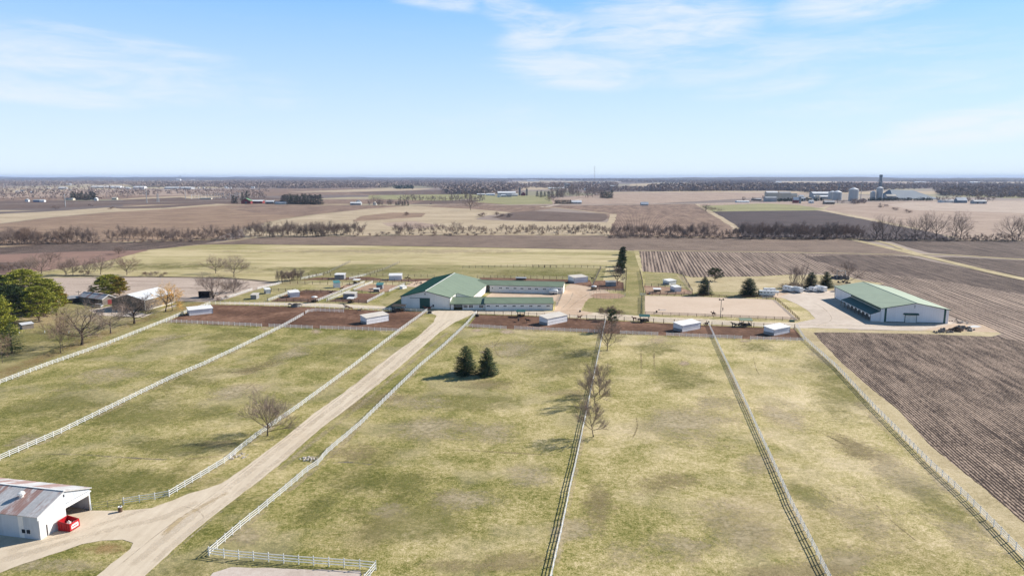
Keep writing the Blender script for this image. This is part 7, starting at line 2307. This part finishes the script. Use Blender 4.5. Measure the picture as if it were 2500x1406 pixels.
fb('red barn with green gable roof among dark evergreens', 589, 612, 498, 13, 'red_barn', 'far_green_roof', 'barn', rise=.45, along='y', doors=1)
fb('low red shed attached right of the green-roofed red barn', 612, 641, 497, 8, 'red_barn', 'far_white', 'shed')
fb('dark shed with white roof left of the windbreak', 648, 668, 498, 8, 'far_dark', 'far_white', 'shed')
fb('low white-roofed shed in front of the windbreak', 671, 697, 499.5, 6, 'far_grey', 'far_white', 'shed')
fb('white-roofed farmhouse shed on the tan field edge', 855, 881, 501, 7, 'far_grey', 'far_white', 'shed')
fb('blue-roofed small barn behind the white-roofed shed', 869, 879, 498, 9, 'far_white', 'tarp', 'barn', along='y')
fb('white farmhouse under the broad far bare tree', 911, 918, 501, 8, 'far_white', 'far_cream', 'house', along='y')
fb('dark blue pole barn on the far left plain', 81, 96, 493.5, 6, 'blue_paint', 'far_grey', 'barn', wins=0)
fb('white wing joined to the dark blue barn', 96.2, 108, 493.5, 5.5, 'far_white', 'far_white', 'barn')
fb('white house left of the dark blue barn', 61, 69, 493, 7, 'far_white', 'far_grey', 'house', along='y')
fb('white gabled house right of the far pine clump', 230, 237, 490, 7, 'far_white', 'far_white', 'house', along='y')
fb('dark-roofed house below the far pine clump', 160, 178, 489, 5, 'far_cream', 'far_grey', 'house')
fb('cream house at the end of the far pine clump', 273, 285, 488, 6, 'far_cream', 'far_cream', 'house')
fb('brown house among shrubs on the far left', 49, 58, 472, 8, 'brown_siding', 'far_grey', 'house')
fb('pale barn with silo above the far left shrubs', 142, 160, 463, 6, 'far_grey', 'far_white', 'barn')
fb('long white warehouse on the far left, west half', 221, 262, 460, 5.5, 'far_cream', 'far_white', 'warehouse', wins=5)
fb('long white warehouse on the far left, middle', 262.5, 294, 460, 5.5, 'far_white', 'far_white', 'warehouse')
fb('lower white warehouse at the right of the long one', 294.5, 314, 461.5, 4, 'far_grey', 'far_white', 'warehouse')
fb('bright white barn group right of the long warehouses', 325, 352, 462, 7, 'far_white', 'far_white', 'barn')
fb('very long white poultry barn left of centre', 401, 467, 462, 5, 'far_grey', 'far_white', 'barn', wins=6)
for i, (x, y) in enumerate(((472, 461), (483, 461), (495, 461), (553, 461), (562, 461), (613, 460), (618, 460))):
    fb('small white house in the far row, %s' % ('first from the long poultry barn', 'second from the long poultry barn', 'third from the long poultry barn', 'left of the middle pair', 'right of the middle pair', 'left at the row end', 'right at the row end')[i], x, x + 3.2, y, 4, 'far_white', 'far_white', 'house', 'far_house', wins=0)
for lb, x0, x1, y, hp in (('white farm building on the skyline far left', 94, 110, 440, 3.5), ('white shed on the skyline left', 113, 122, 439, 2.5), ('white roofs below the left water tower', 430, 440, 442, 5), ('white roof right of the left skyline farm', 443, 450, 446, 3.5),
                          ('cream roofs left of the left skyline farm', 366, 388, 440, 3), ('white house in the left woods', 564, 571, 452, 5), ('white barn on the skyline above the windbreak', 655, 662, 437, 4), ('pale roofs on the skyline above the windbreak', 641, 651, 436, 2.5),
                          ('pale house in the centre left woods', 784, 800, 443, 2.6), ('white farm in the left distance', 24, 29, 438, 2.5), ('cream house in a clearing on the left', 162, 172, 453, 4.5), ('long pale roof on the skyline right of centre', 1287, 1308, 443, 3),
                          ('white roof beside the long pale skyline roof', 1309, 1317, 443, 2.5), ('white sheds on the ridge right of centre', 1710, 1718, 444, 2.6), ('white roof on the ridge right of centre', 1729, 1738, 444, 2.6), ('long white roof among the far right woods', 1687, 1706, 456, 3),
                          ('white greenhouses on the right skyline, west', 2130, 2145, 434.4, 2.0), ('white greenhouses on the right skyline, east', 2160, 2198, 434.6, 2.2), ('white roofs below the right skyline, west', 2338, 2358, 434.5, 2), ('white roofs below the right skyline, east', 2372, 2400, 434.6, 2.4),
                          ('pale farm roofs in the right woods', 2370, 2395, 448, 4), ('white roof in the right woods', 2235, 2262, 446, 2.6), ('pale house above the grain works', 1903, 1912, 441, 2.4), ('cream farm above the grain works', 1892, 1909, 446, 2.6)):
    fb(lb, x0, x1, y, hp, 'far_white', 'far_white', 'building', wins=0)
OW = 'first second third fourth fifth sixth seventh eighth ninth tenth eleventh twelfth thirteenth fourteenth fifteenth sixteenth seventeenth eighteenth nineteenth twentieth twenty-first twenty-second twenty-third twenty-fourth twenty-fifth twenty-sixth twenty-seventh'.split()
for i, (x, y, w_, h_) in enumerate(((10, 452, 5, 3), (38, 471, 7, 5), (74, 472, 4, 4.5), (112, 462, 10, 3), (130, 446, 6, 2.5), (147, 444, 6, 2.4), (170, 466, 6, 4), (211, 439, 4, 2.5), (231, 441, 7, 3), (301, 449, 5, 2.4), (336, 444, 6, 2.4), (408, 452, 5, 3), (431, 453, 4, 4),
                                    (465, 441, 9, 2.5), (522, 448, 6, 3), (548, 459, 4, 5), (575, 452, 5, 4), (653, 458, 4, 4), (698, 448, 4, 3), (733, 447, 5, 2.5), (1096, 470, 9, 3.5), (1125, 460, 8, 3), (1150, 453, 5, 3), (1198, 455, 4, 4), (1239, 454, 9, 2.4), (1426, 465, 5, 5), (1667, 462, 7, 3))):
    fb('%s tiny white building from the left on the far plain' % OW[i], x, x + w_, y, h_, 'far_white', 'far_white' if i % 3 else 'far_cream', 'building', 'distant_building', wins=0)
# white farm centre
fb('long white free-stall barn of the farm with two silos', 1215, 1259, 478, 10, 'far_grey', 'far_white', 'barn', wins=5)
fb('white gable shed in front of the long white barn', 1214, 1223, 482, 7, 'far_white', 'far_white', 'shed', along='y')
fb('bluish low shed of the farm with two silos', 1223.5, 1236, 481, 6, 'far_grey', 'far_white', 'shed')
fb('grey sheds right of the bluish shed', 1237, 1249, 481, 7, 'far_grey', 'far_grey', 'shed')
fb('low white shed by the left brick silo', 1249.5, 1264, 479, 5, 'far_grey', 'far_white', 'shed')
fb('dark round-roofed barn between the two silos', 1272, 1283, 478, 8, 'red_barn', 'far_dark', 'barn', along='y')
fb('pale sheds scattered left of the farm with two silos', 1165, 1185, 477, 4, 'far_cream', 'far_white', 'shed')
fb('white shed next to the scattered pale sheds', 1187, 1208, 477.5, 5, 'far_white', 'far_white', 'shed')
fb('long low white barn by the three far silos', 1339, 1378, 462, 4, 'far_cream', 'far_white', 'barn')
fb('white shed with hedge beside the far lane', 1394, 1420, 498, 8, 'far_grey', 'far_white', 'shed', rise=.5, wins=3)
fb('lone white shed on the far road edge', 1565, 1583, 502, 8, 'far_grey', 'far_white', 'shed', rise=.6)
fb('pale cluster of sheds below the radio mast', 1457, 1475, 456, 7, 'far_cream', 'far_grey', 'shed')
fb('grey domed sheds right of the radio mast', 1480, 1502, 458, 5, 'far_grey', 'far_grey', 'shed')
# grain works
fb('tall cream storage hall at the left of the grain works', 1871, 1898, 491, 23, 'far_cream', 'far_white', 'warehouse', rise=.12, wins=0)
fb('lower blue-grey hall in front of the tall cream one', 1869, 1896, 493, 12, 'far_grey', 'far_grey', 'warehouse', rise=.2, wins=0)
fb('second tall cream hall of the grain works', 1903, 1930, 490, 21, 'far_cream', 'far_grey', 'warehouse', rise=.12, wins=0)
fb('cream building right of the tall halls', 1932, 1946, 489, 16, 'far_cream', 'far_cream', 'building', rise=.3)
fb('small cream house roof by the tanks', 1951, 1962, 485, 8, 'far_cream', 'far_white', 'building')
fb('red-walled barn with white roof before the grain works', 1937, 1950, 496, 14, 'red_barn', 'far_white', 'barn', rise=.45)
fb('white-roofed annex right of the red-walled barn', 1955, 1967, 491, 9, 'far_white', 'far_white', 'building')
fb('long arched pale hall behind the grain works', 1985, 2027, 482, 13, 'far_grey', 'far_white', 'warehouse', rise=.3, wins=0)
fb('lower pale hall in front of the long arched one', 1990, 2029, 486, 8, 'far_grey', 'far_white', 'warehouse', rise=.3, wins=0)
fb('dark brown shed with grey roof in front of the bins', 2014, 2038, 499, 8, 'brown_siding', 'far_grey', 'shed')
fb('white farmhouse below the grain works', 1976, 1987, 497, 8, 'far_white', 'far_white', 'house')
fb('pale bunker hall left of the big grain pile', 2165, 2188, 487, 12, 'far_grey', 'far_cream', 'warehouse', wins=0)
fb('blue shed with white roof at the right farm', 2337, 2361, 496, 13, 'tarp', 'far_white', 'shed', rise=.5)
fb('grey low barn right of the blue shed', 2379, 2409, 498, 9, 'far_grey', 'far_grey', 'barn', doors=2)
fb('white farmhouse left of the blue shed', 2300, 2333, 495, 7, 'far_white', 'far_grey', 'house')
fb('low sheds at the end of the far road', 1800, 1830, 495, 4, 'far_white', 'far_white', 'shed')
fb('dark low hangar left of the tall cream hall', 1838, 1859, 490, 5, 'far_dark', 'far_grey', 'shed')


def bin_(label, x, y, wpx, top, cone=.22, mat='steel', name='grain_bin', cat='grain bin'):
    H = HH(x, y, top)
    r_ = wpx / 2 / PXM(x, y)
    t_ = thing(name, label, cat, G(x, y) + Vector((0, r_, 0)))
    hc = H - r_ * cone * 2
    b = MB()
    b.lathe([(r_, 0), (r_, hc)], 28)
    b.build('wall', M[mat], t_)
    MB().lathe([(r_ * 1.03, hc), (r_ * .15, H - .3), (.05, H)], 28).build('roof', M['far_white' if mat == 'steel' else mat], t_)
    MB().box(-.4, -r_ - .5, 0, .4, -r_ - .02, hc).build('ladder', M['far_grey'], t_)
    return t_


bin_('tall steel grain bin right of the pair', 2088, 491, 22, 458)
bin_('squat steel grain bin in front of the pair', 2048, 489, 22, 465)
bin_('steel grain bin half hidden left of the squat one', 2035, 487, 18, 466)
bin_('grain bin beside the elevator leg, right one', 2150, 490, 15, 456, .2)
bin_('short grain bin left of the elevator leg', 2133, 490, 12, 467, .2)
bin_('cream tank right of the cream storage halls', 1998, 488, 12, 477, .1, 'far_cream', 'tank', 'tank')
for lb, x, y, top, m_ in (('brick silo left of the dark round-roofed barn', 1269, 477, 458, 'far_dark'), ('brick silo right of the dark round-roofed barn', 1286.5, 478, 460, 'brown_siding'), ('left of three grey silos in the distance', 1380.5, 461, 445, 'far_grey'),
                          ('middle of three grey silos in the distance', 1385.5, 461, 448, 'far_grey'), ('right of three grey silos in the distance', 1389.5, 461, 448.5, 'far_dark'), ('pale silo by the sheds below the radio mast', 1464, 453, 444, 'far_white'), ('silo beside the pale far left barn', 160, 463, 457, 'far_grey'),
                          ('blue-grey silo beside the red-walled barn', 1954, 497, 481, 'tarp')):
    bin_(lb, x, y, 4.6 if x != 1269 else 5, top, .3, m_, 'silo', 'silo')
# elevator leg tower with spouts
t_, H = lattice('grain_elevator', 'tall grain elevator leg tower breaking the right skyline', 'grain elevator', 2146, 489, 427, 5.5, 4.0, 'tarp', 9, .7)
MB().box(-3, -2.6, H - 6, 3, 2.6, H).build('head_house', M['tarp'], t_)
for dx_ in (-24, -14, 9, 16):
    MB().bar((0, 0, H * .86), (dx_, 4, H * .45), .9).build('spout', M['far_grey'], t_)
MB().tube([(0, -3, 0), (0, -3, H * .95)], [1.2, 1.2], 6).build('leg_casing', M['tarp'], t_)
t_ = thing('loading_tower', 'small loading leg with angled spout above the squat bin', 'grain elevator', G(2046, 486))
b = MB().bar((0, 0, 0), (0, 0, HH(2046, 486, 448)), 1.6)
b.build('leg', M['tarp'], t_)
MB().bar((0, 0, HH(2046, 486, 449)), (9, 4, HH(2046, 486, 464)), .8).build('spout', M['far_grey'], t_)
pole('tall wooden pole between the steel bins and elevator', 2101, 488, 443, None, True, 'far_grey', 'utility_pole', .8)
# covered grain pile: low truncated tent, tarp over a wall ring
b = MB()
p0, p1 = G(2181, 487), G(2291, 487)
L = (p1 - p0).length
Hm = HH(2230, 485, 463)
r0_ = [(0, 0, 1.5), (L, 0, 1.5), (L, 90, 1.5), (0, 90, 1.5)]
b.solid(r0_, [(L * .10, 42, Hm), (L * .62, 42, Hm * .93), (L * .62, 48, Hm * .93), (L * .10, 48, Hm)])
t_ = thing('grain_pile', 'huge grey tarp-covered grain pile at the right of the works', 'grain pile', p0)
b.build('tarp_cover', M['tarp'], t_)
MB().box(-1, -1, 0, L + 1, 91, 1.5).build('wall_ring', M['far_grey'], t_)
t_ = thing('water_tower', 'small water tower on the left skyline', 'water tower', G(441, 439.5))
h_ = HH(441, 439.5, 429)
MB().tube([(0, 0, 0), (0, 0, h_ * .75)], [2.5, 2.5], 8).build('column', M['far_grey'], t_)
MB().lathe([(2, h_ * .7), (9, h_ * .8), (10, h_ * .9), (6, h_), (.1, h_ * 1.02)], 16).build('tank', M['far_grey'], t_)

# ================================================================== HAZE
b = MB().box(-31000, -1500, -1.2, 31000, 30500, 112)
hz = b.build('haze', [])
t = newmat('haze_air')
vol = t.n('ShaderNodeVolumePrincipled', None, Color=(0.56, 0.70, 1.0), Density=HAZE, Anisotropy=0.0)
t.n('ShaderNodeOutputMaterial', None, Volume=vol.outputs[0])
hz.data.materials.append(M['haze_air'])
tag(hz, 'thin blue air haze over the whole plain', None, None, 'stuff')
S.cycles.volume_bounces = 0
S.cycles.volume_max_steps = 64
